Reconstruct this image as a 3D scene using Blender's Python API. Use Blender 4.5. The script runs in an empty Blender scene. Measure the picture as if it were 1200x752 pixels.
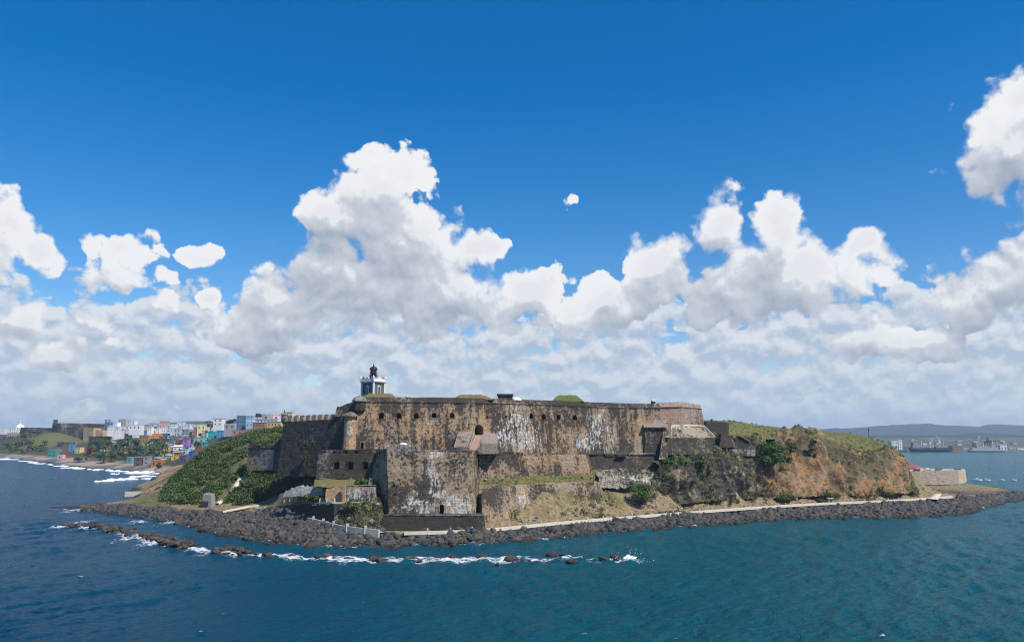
import bpy, bmesh, math, random
import numpy as np
from mathutils import Vector, Matrix

random.seed(7)
RS = np.random.RandomState(11)
SC = bpy.context.scene
COL = SC.collection

# ------------------------------------------------------------------ camera
CAM_H, F, HZ = 32.0, 950.0, 512.0          # eye height (m), focal length in px of the 1200 px photo, horizon row
PITCH = math.atan((HZ - 376.0) / F)
cam_d = bpy.data.cameras.new('camera'); cam = bpy.data.objects.new('camera', cam_d); COL.objects.link(cam)
cam.location = (0, 0, CAM_H)
cam.rotation_euler = (math.pi / 2 + PITCH, 0, 0)
cam_d.sensor_width = 36.0; cam_d.lens = F / 1200.0 * 36.0
cam_d.clip_start = 1.0; cam_d.clip_end = 60000.0
SC.camera = cam

# ------------------------------------------------------------------ light
SUN_EL, SUN_AZ = math.radians(53), math.radians(128)     # azimuth from +Y (view direction) towards +X (right)
SUND = Vector((math.cos(SUN_EL) * math.sin(SUN_AZ), math.cos(SUN_EL) * math.cos(SUN_AZ), math.sin(SUN_EL)))
sd = bpy.data.lights.new('sun', 'SUN'); sd.energy = 5.0; sd.angle = math.radians(0.5); sd.color = (1.0, 0.95, 0.87)
so = bpy.data.objects.new('sun', sd); COL.objects.link(so); so.location = (200, -100, 300)
so.rotation_euler = SUND.to_track_quat('Z', 'Y').to_euler()
vs = SC.view_settings
vs.view_transform = 'Standard'; vs.look = 'None'; vs.exposure = 0.08; vs.gamma = 1.0; vs.use_curve_mapping = False
SC.cycles.use_denoising = True; SC.cycles.denoising_prefilter = 'NONE'; SC.cycles.filter_width = 1.1
SC.cycles.max_bounces = 6; SC.cycles.diffuse_bounces = 2; SC.cycles.glossy_bounces = 2
SC.cycles.volume_bounces = 0; SC.cycles.transparent_max_bounces = 8


# ------------------------------------------------------------------ node helper
class NT:
    def __init__(s, tree): s.t = tree; s.k = 0
    def n(s, typ, **kw):
        nd = s.t.nodes.new(typ)
        for a, v in kw.items(): setattr(nd, a, v)
        s.k += 1; nd.location = (s.k * 40, 0)
        return nd
    def put(s, sock, v):
        if isinstance(v, bpy.types.NodeSocket): s.t.links.new(v, sock)
        elif v is not None:
            if sock.type == 'RGBA' and hasattr(v, '__len__') and len(v) == 3: v = (*v, 1.0)
            sock.default_value = v
    def m(s, op, a, b=None, c=None, clamp=False):
        nd = s.n('ShaderNodeMath', operation=op, use_clamp=clamp)
        for i, v in enumerate((a, b, c)):
            if v is not None: s.put(nd.inputs[i], v)
        return nd.outputs[0]
    def v(s, op, a, b=None, c=None):
        nd = s.n('ShaderNodeVectorMath', operation=op)
        for i, v in enumerate((a, b, c)):
            if v is not None:
                if op == 'SCALE' and i == 1: s.put(nd.inputs['Scale'], v)
                else: s.put(nd.inputs[i], v)
        return nd.outputs['Value'] if op in ('LENGTH', 'DOT_PRODUCT', 'DISTANCE') else nd.outputs[0]
    def mix(s, f, a, b, mode='MIX'):
        nd = s.n('ShaderNodeMix', data_type='RGBA', blend_type=mode)
        s.put(nd.inputs[0], f); s.put(nd.inputs[6], a); s.put(nd.inputs[7], b)
        return nd.outputs[2]
    def step(s, x, a, b, lo=0.0, hi=1.0):
        nd = s.n('ShaderNodeMapRange', interpolation_type='SMOOTHSTEP')
        for i, v in enumerate((x, a, b, lo, hi)): s.put(nd.inputs[i], v)
        return nd.outputs[0]
    def noise(s, vec, scale=1.0, detail=4.0, rough=0.55, typ='FBM', col=False, dist=0.0, dims='3D'):
        nd = s.n('ShaderNodeTexNoise', noise_dimensions=dims, noise_type=typ)
        if typ == 'FBM': nd.normalize = True
        s.put(nd.inputs['Vector'], vec); s.put(nd.inputs['Scale'], scale); s.put(nd.inputs['Detail'], detail)
        s.put(nd.inputs['Roughness'], rough); s.put(nd.inputs['Distortion'], dist)
        return nd.outputs['Color'] if col else nd.outputs[0]
    def voro(s, vec, scale=1.0, feat='F1', detail=0.0, rand=1.0, out='Distance', rough=0.5, smooth=0.6, dims='3D'):
        nd = s.n('ShaderNodeTexVoronoi', voronoi_dimensions=dims, feature=feat)
        s.put(nd.inputs['Vector'], vec); s.put(nd.inputs['Scale'], scale)
        if 'Detail' in nd.inputs: s.put(nd.inputs['Detail'], detail); s.put(nd.inputs['Roughness'], rough)
        s.put(nd.inputs['Randomness'], rand)
        if feat == 'SMOOTH_F1': s.put(nd.inputs['Smoothness'], smooth)
        return nd.outputs[out]
    def xyz(s, v):
        nd = s.n('ShaderNodeSeparateXYZ'); s.put(nd.inputs[0], v); return nd.outputs
    def cxyz(s, x, y, z):
        nd = s.n('ShaderNodeCombineXYZ')
        for i, v in enumerate((x, y, z)): s.put(nd.inputs[i], v)
        return nd.outputs[0]
    def pos(s): return s.n('ShaderNodeNewGeometry').outputs['Position']
    def nrm(s): return s.n('ShaderNodeNewGeometry').outputs['Normal']
    def attr(s, name, out='Color'):
        nd = s.n('ShaderNodeAttribute', attribute_name=name); return nd.outputs[out]


# ------------------------------------------------------------------ sky with cumulus clouds (world shader)
def az_el(px, py):
    x, u = (px - 600) / F, (376 - py) / F
    dy, dz = math.cos(PITCH) - u * math.sin(PITCH), math.sin(PITCH) + u * math.cos(PITCH)
    return math.atan2(x, dy), math.atan2(dz, math.hypot(x, dy))


# cumulus masses seen from the deck: bearing and height as picture spots, widths in the same unit
BLOBS = [  # x, y, rx, ry
    (452, 218, 62, 52), (400, 255, 58, 36), (470, 280, 80, 60), (405, 330, 105, 62), (560, 292, 36, 30), (330, 352, 56, 32),
    (520, 340, 90, 60), (620, 345, 52, 48), (669, 233, 52, 36, .74), (700, 360, 70, 40), (775, 318, 48, 48),
    (850, 258, 36, 44), (905, 262, 36, 38), (930, 322, 108, 54), (1010, 285, 30, 24), (850, 345, 80, 44),
    (1182, 178, 66, 64), (1202, 112, 36, 34), (1152, 336, 60, 44), (1230, 320, 70, 46),
    (6, 262, 50, 56, .32), (48, 302, 48, 38, .42), (-20, 300, 50, 42, .2), (150, 292, 62, 46, .38), (140, 325, 66, 34, .48), (190, 322, 44, 26, .52), (230, 297, 32, 27, .40), (246, 347, 24, 19, .42),
    (32, 386, 36, 34, .25), (104, 372, 42, 26, .3), (75, 410, 60, 20, .1), (310, 385, 70, 34), (185, 352, 32, 13, .2), (1010, 400, 44, 26), (1080, 400, 60, 24),
]


def sky_world():
    w = bpy.data.worlds.new('World'); SC.world = w; w.use_nodes = True
    t = w.node_tree; t.nodes.clear(); N = NT(t)
    g = bpy.data.node_groups.new('cumulus_density', 'ShaderNodeTree')
    g.interface.new_socket('P', in_out='INPUT', socket_type='NodeSocketVector')
    g.interface.new_socket('Dens', in_out='OUTPUT', socket_type='NodeSocketFloat')
    G = NT(g); gi = G.n('NodeGroupInput'); go = G.n('NodeGroupOutput')
    P = gi.outputs[0]
    wc = G.noise(P, 16.0, 4.0, 0.55, col=True, dims='2D')
    wp = G.v('ADD', P, G.v('SCALE', G.v('SUBTRACT', wc, (0.5, 0.5, 0.5)), 0.036))
    acc = None
    for (x, y, rx, ry, *fade) in BLOBS:
        a, e = az_el(x, y); ix, iy = F / rx, F / ry
        d = G.v('LENGTH', G.v('MULTIPLY_ADD', wp, (ix, iy, 0.0), (-a * ix, -e * iy, 0.0)))
        if fade: d = G.m('ADD', d, fade[0])
        acc = d if acc is None else G.m('SMOOTH_MIN', acc, d, 0.20)
    vor = G.voro(wp, 21.0, 'F1', 2.4, rough=0.5, dims='2D')
    fb = G.noise(P, 22.0, 7.0, 0.60, dims='2D')
    dens = G.m('MULTIPLY', G.m('SUBTRACT', 1.20, acc), 1.1)
    dens = G.m('SUBTRACT', dens, G.m('MULTIPLY', G.m('SUBTRACT', vor, 0.42), 0.72))
    dens = G.m('ADD', dens, G.m('MULTIPLY', G.m('SUBTRACT', fb, 0.5), 1.15))
    dens = G.m('SUBTRACT', dens, G.m('MULTIPLY', G.m('MAXIMUM', G.m('SUBTRACT', acc, 1.05), 0.0), 3.6))
    G.put(go.inputs[0], dens)

    g2 = bpy.data.node_groups.new('deck_density', 'ShaderNodeTree')
    g2.interface.new_socket('P', in_out='INPUT', socket_type='NodeSocketVector')
    g2.interface.new_socket('Dens', in_out='OUTPUT', socket_type='NodeSocketFloat')
    D = NT(g2); di = D.n('NodeGroupInput'); do = D.n('NodeGroupOutput')
    P2 = di.outputs[0]
    st = D.v('MULTIPLY', P2, (1.0, 1.35, 1.0))
    a1 = D.noise(st, 17.0, 7.0, 0.6, dims='2D')
    v1 = D.voro(D.v('ADD', st, D.v('SCALE', D.noise(st, 20.0, 3.0, col=True, dims='2D'), 0.03)), 22.0, 'F1', 3.0, dims='2D')
    el = D.xyz(P2)[1]
    top = D.step(el, math.radians(6.3), math.radians(14.6), 0.95, -0.9)
    dd = D.m('ADD', D.m('ADD', D.m('MULTIPLY', D.m('SUBTRACT', a1, 0.5), 1.7), top), D.m('MULTIPLY', D.m('SUBTRACT', 0.42, v1), 0.95))
    D.put(do.inputs[0], dd)

    dirv = N.n('ShaderNodeTexCoord').outputs['Generated']
    x, y, z = N.xyz(N.v('NORMALIZE', dirv))
    az = N.m('ARCTAN2', x, y); elv = N.m('ARCSINE', z)
    p = N.cxyz(az, elv, 0.0)

    def ev(grp, off):
        nd = N.n('ShaderNodeGroup'); nd.node_tree = grp
        N.put(nd.inputs[0], N.v('ADD', p, (off[0], off[1], 0.0)) if off else p)
        return nd.outputs[0]
    L = (0.30, 0.95)
    c0 = ev(g, None); c1 = ev(g, (L[0] * .009, L[1] * .009)); c2 = ev(g, (L[0] * .030, L[1] * .030)); c3 = ev(g, (L[0] * .085, L[1] * .085))
    d0 = ev(g2, None); d1 = ev(g2, (L[0] * .010, L[1] * .010))
    sky = N.n('ShaderNodeTexSky', sky_type='NISHITA'); sky.sun_disc = False
    sky.sun_elevation = SUN_EL; sky.sun_rotation = SUN_AZ; sky.altitude = 0; sky.air_density = 1.0; sky.dust_density = 0.25; sky.ozone_density = 3.0
    hs = N.n('ShaderNodeHueSaturation'); N.put(hs.inputs['Saturation'], 1.48); N.put(hs.inputs['Value'], 1.40); N.put(hs.inputs['Color'], sky.outputs[0])
    base = N.mix(1.0, hs.outputs[0], (1.12, 1.0, 1.06), 'MULTIPLY')
    K = 1.0 / 0.10                                           # cloud radiance divided by the Background strength
    c = lambda r, gg, b: (r * K, gg * K, b * K, 1.0)
    # low distant deck
    dl = N.m('ADD', N.m('MULTIPLY', N.m('SUBTRACT', d0, d1), 1.5), 0.42, clamp=True)
    dcol = N.mix(dl, c(.50, .60, .75), c(.82, .86, .92))
    da = N.m('MULTIPLY', N.step(d0, -0.05, 0.30), 0.95)
    out = N.mix(da, base, dcol)
    # tall cumulus
    lit = N.m('ADD', N.m('MULTIPLY', N.m('SUBTRACT', c0, c1), 0.50), N.m('ADD', N.m('ADD', N.m('MULTIPLY', N.m('SUBTRACT', c0, c2), 0.34), N.m('MULTIPLY', N.m('SUBTRACT', c0, c3), 0.20)), 0.43), clamp=True)
    thick = N.step(c0, 0.15, 0.95)
    lit2 = N.m('SUBTRACT', lit, N.m('MULTIPLY', thick, 0.20), clamp=True)
    ccol = N.mix(lit2, c(.42, .48, .59), c(.88, .91, .96))
    ccol = N.mix(N.step(lit2, 0.58, 1.0), ccol, c(.97, .98, 1.0))
    soft = N.noise(p, 7.0, 2.0, dims='2D')
    ca = N.step(c0, 0.0, N.step(soft, 0.3, 0.7, 0.14, 0.50))
    out = N.mix(ca, out, ccol)
    # the air along the horizon
    hz = N.step(elv, math.radians(-1.0), math.radians(6.5), 0.70, 0.0)
    out = N.mix(hz, out, c(.54, .68, .86))
    bg = N.n('ShaderNodeBackground'); N.put(bg.inputs['Color'], out); N.put(bg.inputs['Strength'], 0.087)
    N.t.links.new(bg.outputs[0], N.n('ShaderNodeOutputWorld').inputs[0])
    try:
        w.cycles.sampling_method = 'MANUAL'; w.cycles.sample_map_resolution = 512
    except Exception: pass


sky_world()


# ------------------------------------------------------------------ where things stand
def ray(px, py):
    x, u = (px - 600) / F, (376 - py) / F
    return np.array([x, math.cos(PITCH) - u * math.sin(PITCH), math.sin(PITCH) + u * math.cos(PITCH)])
DEPTH = 1.037                                                # depths below were paced with a level ray; this corrects them
def P(px, py, Y):
    Y = Y * DEPTH; d = ray(px, py); k = Y / d[1]
    return np.array([d[0] * k, Y, CAM_H + d[2] * k])
def G(px, py, z=0.0):
    d = ray(px, py); k = (z - CAM_H) / d[2]
    return np.array([d[0] * k, d[1] * k, z])
def PZ(px, Y, z):                                            # column px at depth Y, height z
    lo = P(px, 512, Y); return np.array([lo[0], lo[1], z])

# ------------------------------------------------------------------ noise in numpy
def _h(ix, iy, iz, seed):
    n = (ix.astype(np.int64) * 374761393 + iy.astype(np.int64) * 668265263 + iz.astype(np.int64) * 2147483647 + seed * 974711) & 0x7fffffff
    n = ((n ^ (n >> 13)) * 1274126177) & 0x7fffffff
    n = ((n ^ (n >> 16)) * 668265263) & 0x7fffffff
    return ((n ^ (n >> 15)) & 0xffff) / 32767.5 - 1.0
def vnoise(p, seed=0):
    i = np.floor(p); f = p - i; f = f * f * (3 - 2 * f)
    i = i.astype(np.int64); r = 0
    for dx in (0, 1):
        for dy in (0, 1):
            for dz in (0, 1):
                w = (f[:, 0] if dx else 1 - f[:, 0]) * (f[:, 1] if dy else 1 - f[:, 1]) * (f[:, 2] if dz else 1 - f[:, 2])
                r = r + w * _h(i[:, 0] + dx, i[:, 1] + dy, i[:, 2] + dz, seed)
    return r
def fbm(p, oct=4, seed=0, gain=0.5):
    r = 0; a = 1.0
    for k in range(oct): r = r + a * vnoise(p * (2.03 ** k) + 17.3 * k, seed + k); a *= gain
    return r

# ------------------------------------------------------------------ object helpers
def tag(o, label=None, cat=None, group=None, kind=None):
    if label: o['label'] = label
    if cat: o['category'] = cat
    if group: o['group'] = group
    if kind: o['kind'] = kind
    return o
def thing(name, label, cat, loc, group=None, rz=0.0):
    o = bpy.data.objects.new(name, None); COL.objects.link(o); o.empty_display_size = 1
    o.location = tuple(float(c) for c in loc); o.rotation_euler = (0, 0, rz)
    return tag(o, label, cat, group)
class MB:                                                    # collects shapes, then links them as ONE mesh object
    def __init__(s): s.v = []; s.f = []; s.n = 0
    def add(s, v, f):
        v = np.asarray(v, float).reshape(-1, 3); s.v.append(v)
        s.f += [tuple(int(i) + s.n for i in q) for q in f]; s.n += len(v); return s
    def box(s, x0, x1, y0, y1, z0, z1, taper=0.0):
        t = taper
        v = [(x0, y0, z0), (x1, y0, z0), (x1, y1, z0), (x0, y1, z0), (x0 + t, y0 + t, z1), (x1 - t, y0 + t, z1), (x1 - t, y1 - t, z1), (x0 + t, y1 - t, z1)]
        return s.add(v, [(3, 2, 1, 0), (4, 5, 6, 7), (0, 1, 5, 4), (1, 2, 6, 5), (2, 3, 7, 6), (3, 0, 4, 7)])
    def lathe(s, c, prof, n=16, a0=0.0):
        v = []; f = []
        for r, z in prof:
            for k in range(n):
                a = a0 + 2 * math.pi * k / n; v.append((c[0] + r * math.cos(a), c[1] + r * math.sin(a), c[2] + z))
        for j in range(len(prof) - 1):
            for k in range(n): f.append((j * n + k, j * n + (k + 1) % n, (j + 1) * n + (k + 1) % n, (j + 1) * n + k))
        f.append(tuple(range(n - 1, -1, -1))); f.append(tuple((len(prof) - 1) * n + k for k in range(n)))
        return s.add(v, f)
    def tube(s, pts, rad, n=6):
        pts = [Vector(p) for p in pts]; rad = rad if hasattr(rad, '__len__') else [rad] * len(pts)
        v = []; f = []
        for i, p in enumerate(pts):
            t = (pts[min(i + 1, len(pts) - 1)] - pts[max(i - 1, 0)]).normalized()
            u = t.cross(Vector((0.31, 0.95, 0.05)));
            if u.length < 1e-3: u = t.cross(Vector((1, 0, 0)))
            u.normalize(); w = t.cross(u)
            for k in range(n):
                a = 2 * math.pi * k / n; v.append(p + (u * math.cos(a) + w * math.sin(a)) * rad[i])
        for i in range(len(pts) - 1):
            for k in range(n): f.append((i * n + k, i * n + (k + 1) % n, (i + 1) * n + (k + 1) % n, (i + 1) * n + k))
        f.append(tuple(range(n - 1, -1, -1))); f.append(tuple((len(pts) - 1) * n + k for k in range(n)))
        return s.add(v, f)
    def prism(s, poly, axis_off):                            # poly: 3D outline, extruded by axis_off
        poly = np.asarray(poly, float); n = len(poly); v = np.vstack([poly, poly + np.asarray(axis_off, float)])
        f = [tuple(range(n)), tuple(range(2 * n - 1, n - 1, -1))] + [(i, (i + 1) % n, n + (i + 1) % n, n + i) for i in range(n)]
        return s.add(v, f)
    def mesh(s, name, mat=None, off=None, smooth=False, fix=True):
        me = bpy.data.meshes.new(name)
        V = np.vstack(s.v) if s.v else np.zeros((0, 3))
        if off is not None: V = V - np.asarray(off)
        me.from_pydata(V.tolist(), [], s.f)
        if fix:
            bm = bmesh.new(); bm.from_mesh(me); bmesh.ops.recalc_face_normals(bm, faces=bm.faces); bm.to_mesh(me); bm.free()
        if mat: me.materials.append(mat)
        if smooth: me.polygons.foreach_set('use_smooth', [True] * len(me.polygons))
        me.update(); return me
    def build(s, name, mat=None, parent=None, world=True, smooth=False, fix=True):
        off = None
        if parent is not None and world:
            off = np.array(parent.location)
            q = parent.parent
            while q is not None: off = off + np.array(q.location); q = q.parent
        me = s.mesh(name, mat, off, smooth, fix)
        o = bpy.data.objects.new(name, me); COL.objects.link(o)
        if parent is not None: o.parent = parent
        return o
def grid_mesh(name, V, mat=None, smooth=True, keep=None, attrs=None):    # V: (R, C, 3)
    R, C = V.shape[:2]; idx = np.arange(R * C).reshape(R, C)
    q = np.stack([idx[:-1, :-1], idx[:-1, 1:], idx[1:, 1:], idx[1:, :-1]], -1).reshape(-1, 4)
    if keep is not None: q = q[keep.reshape(R, C)[:-1, :-1].ravel()]
    me = bpy.data.meshes.new(name)
    me.vertices.add(R * C); me.vertices.foreach_set('co', V.reshape(-1).astype(np.float32))
    me.loops.add(len(q) * 4); me.loops.foreach_set('vertex_index', q.reshape(-1).astype(np.int32))
    me.polygons.add(len(q)); me.polygons.foreach_set('loop_start', np.arange(0, len(q) * 4, 4, dtype=np.int32))
    me.polygons.foreach_set('loop_total', np.full(len(q), 4, np.int32))
    if smooth: me.polygons.foreach_set('use_smooth', np.ones(len(q), bool))
    me.update(calc_edges=True); me.validate()
    for k, a in (attrs or {}).items():
        at = me.attributes.new(k, 'FLOAT', 'POINT'); at.data.foreach_set('value', np.asarray(a, np.float32).ravel())
    if mat: me.materials.append(mat)
    o = bpy.data.objects.new(name, me); COL.objects.link(o); return o
def resample(rows, du, dv):                                  # rows of control points -> fine grid, corners kept
    rows = np.asarray(rows, float); K = rows.shape[1]
    cols = []
    for j in range(K - 1):
        L = np.linalg.norm(rows[:, j + 1] - rows[:, j], axis=1).max(); n = max(1, int(math.ceil(L / du)))
        for k in range(n): cols.append(rows[:, j] + (rows[:, j + 1] - rows[:, j]) * k / n)
    cols.append(rows[:, -1]); A = np.stack(cols, 1)
    out = []
    for i in range(len(A) - 1):
        L = np.linalg.norm(A[i + 1] - A[i], axis=1).max(); n = max(1, int(math.ceil(L / dv)))
        for k in range(n): out.append(A[i] + (A[i + 1] - A[i]) * k / n)
    out.append(A[-1]); return np.stack(out, 0)
def gnormals(V):
    du = np.gradient(V, axis=1); dv = np.gradient(V, axis=0); n = np.cross(du, dv)
    return n / (np.linalg.norm(n, axis=2, keepdims=True) + 1e-9)
def smooth_polyline(pts, n):
    pts = np.asarray(pts, float); t = np.r_[0, np.cumsum(np.linalg.norm(np.diff(pts, axis=0), axis=1))]
    s = np.linspace(0, t[-1], n); return np.stack([np.interp(s, t, pts[:, k]) for k in range(pts.shape[1])], 1)
def soften(c, w):
    for _ in range(2):
        e = np.vstack([np.repeat(c[:1], w, 0), c, np.repeat(c[-1:], w, 0)]); k = np.ones(2 * w + 1) / (2 * w + 1)
        c = np.stack([np.convolve(e[:, j], k, 'valid') for j in range(c.shape[1])], 1)
    return c

# ------------------------------------------------------------------ materials
def new_mat(name):
    m = bpy.data.materials.new(name); m.use_nodes = True; t = m.node_tree; t.nodes.clear()
    N = NT(t); b = N.n('ShaderNodeBsdfPrincipled'); o = N.n('ShaderNodeOutputMaterial')
    t.links.new(b.outputs[0], o.inputs[0]); b.inputs['Roughness'].default_value = 0.9
    b.inputs['Specular IOR Level'].default_value = 0.25
    return m, N, b
def plain(name, col, rough=0.8, var=0.12, scale=0.6, metal=0.0, spec=0.3):
    m, N, b = new_mat(name)
    p = N.pos(); k = N.noise(p, scale, 4.0, 0.6)
    N.put(b.inputs['Base Color'], N.mix(k, tuple(c * (1 - var * 1.6) for c in col), tuple(min(1, c * (1 + var * 1.6)) for c in col)))
    b.inputs['Roughness'].default_value = rough; b.inputs['Metallic'].default_value = metal; b.inputs['Specular IOR Level'].default_value = spec
    return m
_pal = {}
def paint(col, rough=0.75):
    k = tuple(round(c, 3) for c in col)
    if k not in _pal: _pal[k] = plain('paint_%d' % len(_pal), col, rough, 0.10, 0.35)
    return _pal[k]
def bump(N, b, h, strength=0.5, dist=0.2):
    nd = N.n('ShaderNodeBump'); N.put(nd.inputs['Height'], h); N.put(nd.inputs['Strength'], strength); N.put(nd.inputs['Distance'], dist)
    N.t.links.new(nd.outputs[0], b.inputs['Normal'])

def stone(name, dark=0.5, ochre=0.4, white=(), orange=(), darks=(), base=(.25, .215, .165), course=0.55, streak=0.6):
    """old fortress masonry: buff stone, ochre plaster remains, black algae streaks, lime patches (each (px, py, Y, rx, rz))"""
    m, N, b = new_mat(name); p = N.pos()
    wp = N.v('ADD', p, N.v('SCALE', N.v('SUBTRACT', N.noise(p, 0.35, 3.0, col=True), (.5, .5, .5)), 3.5))
    fine = N.noise(p, 1.0, 6.0, 0.72); mid = N.noise(p, 0.22, 5.0, 0.6); big = N.noise(p, 0.07, 4.0, 0.55)
    vs_ = N.v('MULTIPLY', p, (1.0, 1.0, 0.10)); strk = N.noise(vs_, 0.40, 6.0, 0.66)
    vs2 = N.v('MULTIPLY', p, (1.0, 1.0, 0.22)); strk2 = N.noise(vs2, 1.3, 4.0, 0.65)
    # coursed blocks: brick pattern folded on the wall plane
    x, y, z = N.xyz(p); uv = N.cxyz(N.m('ADD', x, N.m('MULTIPLY', y, 0.6)), z, 0.0)
    br = N.n('ShaderNodeTexBrick'); N.put(br.inputs['Vector'], uv); N.put(br.inputs['Scale'], 1.0); N.put(br.inputs['Brick Width'], course * 2.1); N.put(br.inputs['Row Height'], course)
    N.put(br.inputs['Mortar Size'], 0.05); N.put(br.inputs['Mortar Smooth'], 0.4)
    N.put(br.inputs['Color1'], (.0, .0, .0, 1)); N.put(br.inputs['Color2'], (1, 1, 1, 1)); N.put(br.inputs['Mortar'], (.3, .3, .3, 1))
    blk = N.xyz(br.outputs['Color'])[0]
    colr = N.mix(fine, tuple(c * 0.62 for c in base), tuple(min(1, c * 1.45) for c in base))
    colr = N.mix(N.m('MULTIPLY', blk, 0.45), colr, tuple(c * 1.5 for c in base))
    # ochre plaster remains
    oc = N.m('MULTIPLY', N.step(N.m('ADD', N.m('MULTIPLY', mid, 0.55), N.m('MULTIPLY', strk2, 0.45)), 0.60 - 0.28 * ochre, 0.70 - 0.28 * ochre), N.step(fine, 0.30, 0.48))
    colr = N.mix(N.m('MULTIPLY', oc, 0.85), colr, N.mix(N.step(fine, .35, .65), (.34, .195, .090), (.64, .425, .225)))
    def patch(colr, lst, cola, colb, edge=0.45, k=0.9):
        acc = None
        for (px, py, Y, rx, rz) in lst:
            c = P(px, py, Y)
            d = N.v('LENGTH', N.v('MULTIPLY', N.v('SUBTRACT', wp, tuple(c)), (1.0 / rx, 1.0 / max(rx * 3, 14), 1.0 / rz)))
            f = N.m('SUBTRACT', 1.15, d); acc = f if acc is None else N.m('MAXIMUM', acc, f)
        if acc is None: return colr
        f = N.m('ADD', N.m('MULTIPLY', N.m('MINIMUM', acc, 0.62), 0.75), N.m('ADD', N.m('MULTIPLY', N.m('SUBTRACT', fine, 0.54), 3.2), N.m('MULTIPLY', N.m('SUBTRACT', strk2, 0.52), 2.4)))
        return N.mix(N.m('MULTIPLY', N.step(f, 0.08, edge + .15), k), colr, N.mix(fine, cola, colb))
    colr = patch(colr, orange, (.46, .20, .08), (.40, .25, .13), k=0.85)
    # black algae: broad blotches, long streaks, fine mottling
    dk = N.m('ADD', N.m('ADD', N.m('MULTIPLY', big, 0.85), N.m('MULTIPLY', strk, streak)), N.m('ADD', N.m('MULTIPLY', mid, 0.30), N.m('MULTIPLY', fine, 1.0)))
    tot = 0.85 + streak + 0.30 + 1.0
    dkf = N.step(N.m('DIVIDE', dk, tot), 0.605 - 0.26 * dark, 0.665 - 0.26 * dark)
    dcol = N.mix(strk2, (.018, .017, .016), (.070, .060, .050))
    colr = N.mix(N.m('MULTIPLY', dkf, 0.94), colr, dcol)
    colr = patch(colr, white, (.50, .47, .42), (.74, .71, .66))
    colr = patch(colr, darks, (.028, .027, .026), (.06, .055, .05))
    # pits between the stones
    pit = N.step(N.noise(N.v('MULTIPLY', p, (1.0, 1.0, .7)), 1.9, 4.0, 0.7), 0.57, 0.66)
    colr = N.mix(N.m('MULTIPLY', pit, 0.65), colr, (.035, .032, .028))
    N.put(b.inputs['Base Color'], colr)
    hgt = N.m('ADD', N.m('ADD', N.m('MULTIPLY', fine, 1.0), N.m('MULTIPLY', mid, 0.8)), N.m('ADD', N.m('MULTIPLY', br.outputs['Fac'], -0.25), N.m('MULTIPLY', pit, -0.4)))
    bump(N, b, hgt, 0.75, 0.45)
    return m

def rock_mat():                                              # cliff rock; X decides dark basalt-like crust (west) or orange earth (east)
    m, N, b = new_mat('cliff_rock'); p = N.pos(); x, y, z = N.xyz(p); nz = N.xyz(N.nrm())[2]
    fine = N.noise(p, 0.9, 6.0, 0.65); mid = N.noise(p, 0.16, 5.0, 0.6); big = N.noise(p, 0.06, 3.0)
    xx = N.m('ADD', x, N.m('MULTIPLY', N.m('SUBTRACT', mid, 0.5), 14.0))
    e = N.step(xx, 105.0, 114.0)
    darkc = N.mix(fine, (.030, .027, .025), (.105, .092, .078)); tan = N.mix(fine, (.26, .20, .12), (.38, .29, .18))
    west = N.mix(N.step(N.m('ADD', N.m('MULTIPLY', mid, 0.7), N.m('MULTIPLY', fine, 0.3)), 0.55, 0.60), darkc, tan)
    oran = N.mix(N.step(mid, .42, .58), (.31, .150, .065), (.28, .19, .115)); oran = N.mix(N.m('MULTIPLY', N.step(fine, .45, .7), 0.6), oran, (.46, .31, .18))
    east = N.mix(N.step(N.m('ADD', N.m('MULTIPLY', big, 0.62), N.m('MULTIPLY', fine, 0.38)), 0.48, 0.54), oran, N.mix(fine, (.06, .05, .035), (.17, .12, .07)))
    colr = N.mix(e, west, east)
    gr = N.m('MULTIPLY', N.step(nz, 0.35, 0.75), N.step(N.noise(p, 0.3, 5.0), 0.40, 0.52))
    colr = N.mix(N.m('MULTIPLY', gr, 0.9), colr, N.mix(fine, (.05, .065, .018), (.15, .14, .055)))
    N.put(b.inputs['Base Color'], colr); bump(N, b, N.m('ADD', fine, mid), 0.9, 0.9); return m

def ground_mat():
    m, N, b = new_mat('headland_ground'); p = N.pos(); x, y, z = N.xyz(p)
    fine = N.noise(p, 0.8, 6.0, 0.65); mid = N.noise(p, 0.12, 5.0, 0.6)
    grass = N.mix(N.step(fine, .35, .65), (.050, .062, .016), (.175, .155, .055)); dry = N.mix(N.step(fine, .3, .7), (.11, .088, .042), (.33, .255, .14)); earth = N.mix(N.step(fine, .3, .7), (.11, .080, .045), (.32, .235, .135))
    g = N.attr('grass', 'Fac'); d = N.attr('bare', 'Fac')
    nn = N.m('MULTIPLY', N.m('SUBTRACT', N.m('ADD', N.m('MULTIPLY', mid, 0.6), N.m('MULTIPLY', fine, 0.4)), 0.5), 2.2)
    colr = N.mix(N.step(N.m('ADD', d, nn), 0.35, 0.65), dry, earth)
    colr = N.mix(N.step(N.m('ADD', g, nn), 0.35, 0.65), colr, grass)
    wet = N.step(N.m('ADD', z, N.m('MULTIPLY', fine, 2.0)), 1.6, 3.4)
    colr = N.mix(wet, (.035, .034, .033), colr)
    N.put(b.inputs['Base Color'], colr); bump(N, b, N.m('ADD', fine, N.m('MULTIPLY', mid, 2.0)), 0.8, 0.5); return m

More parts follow.
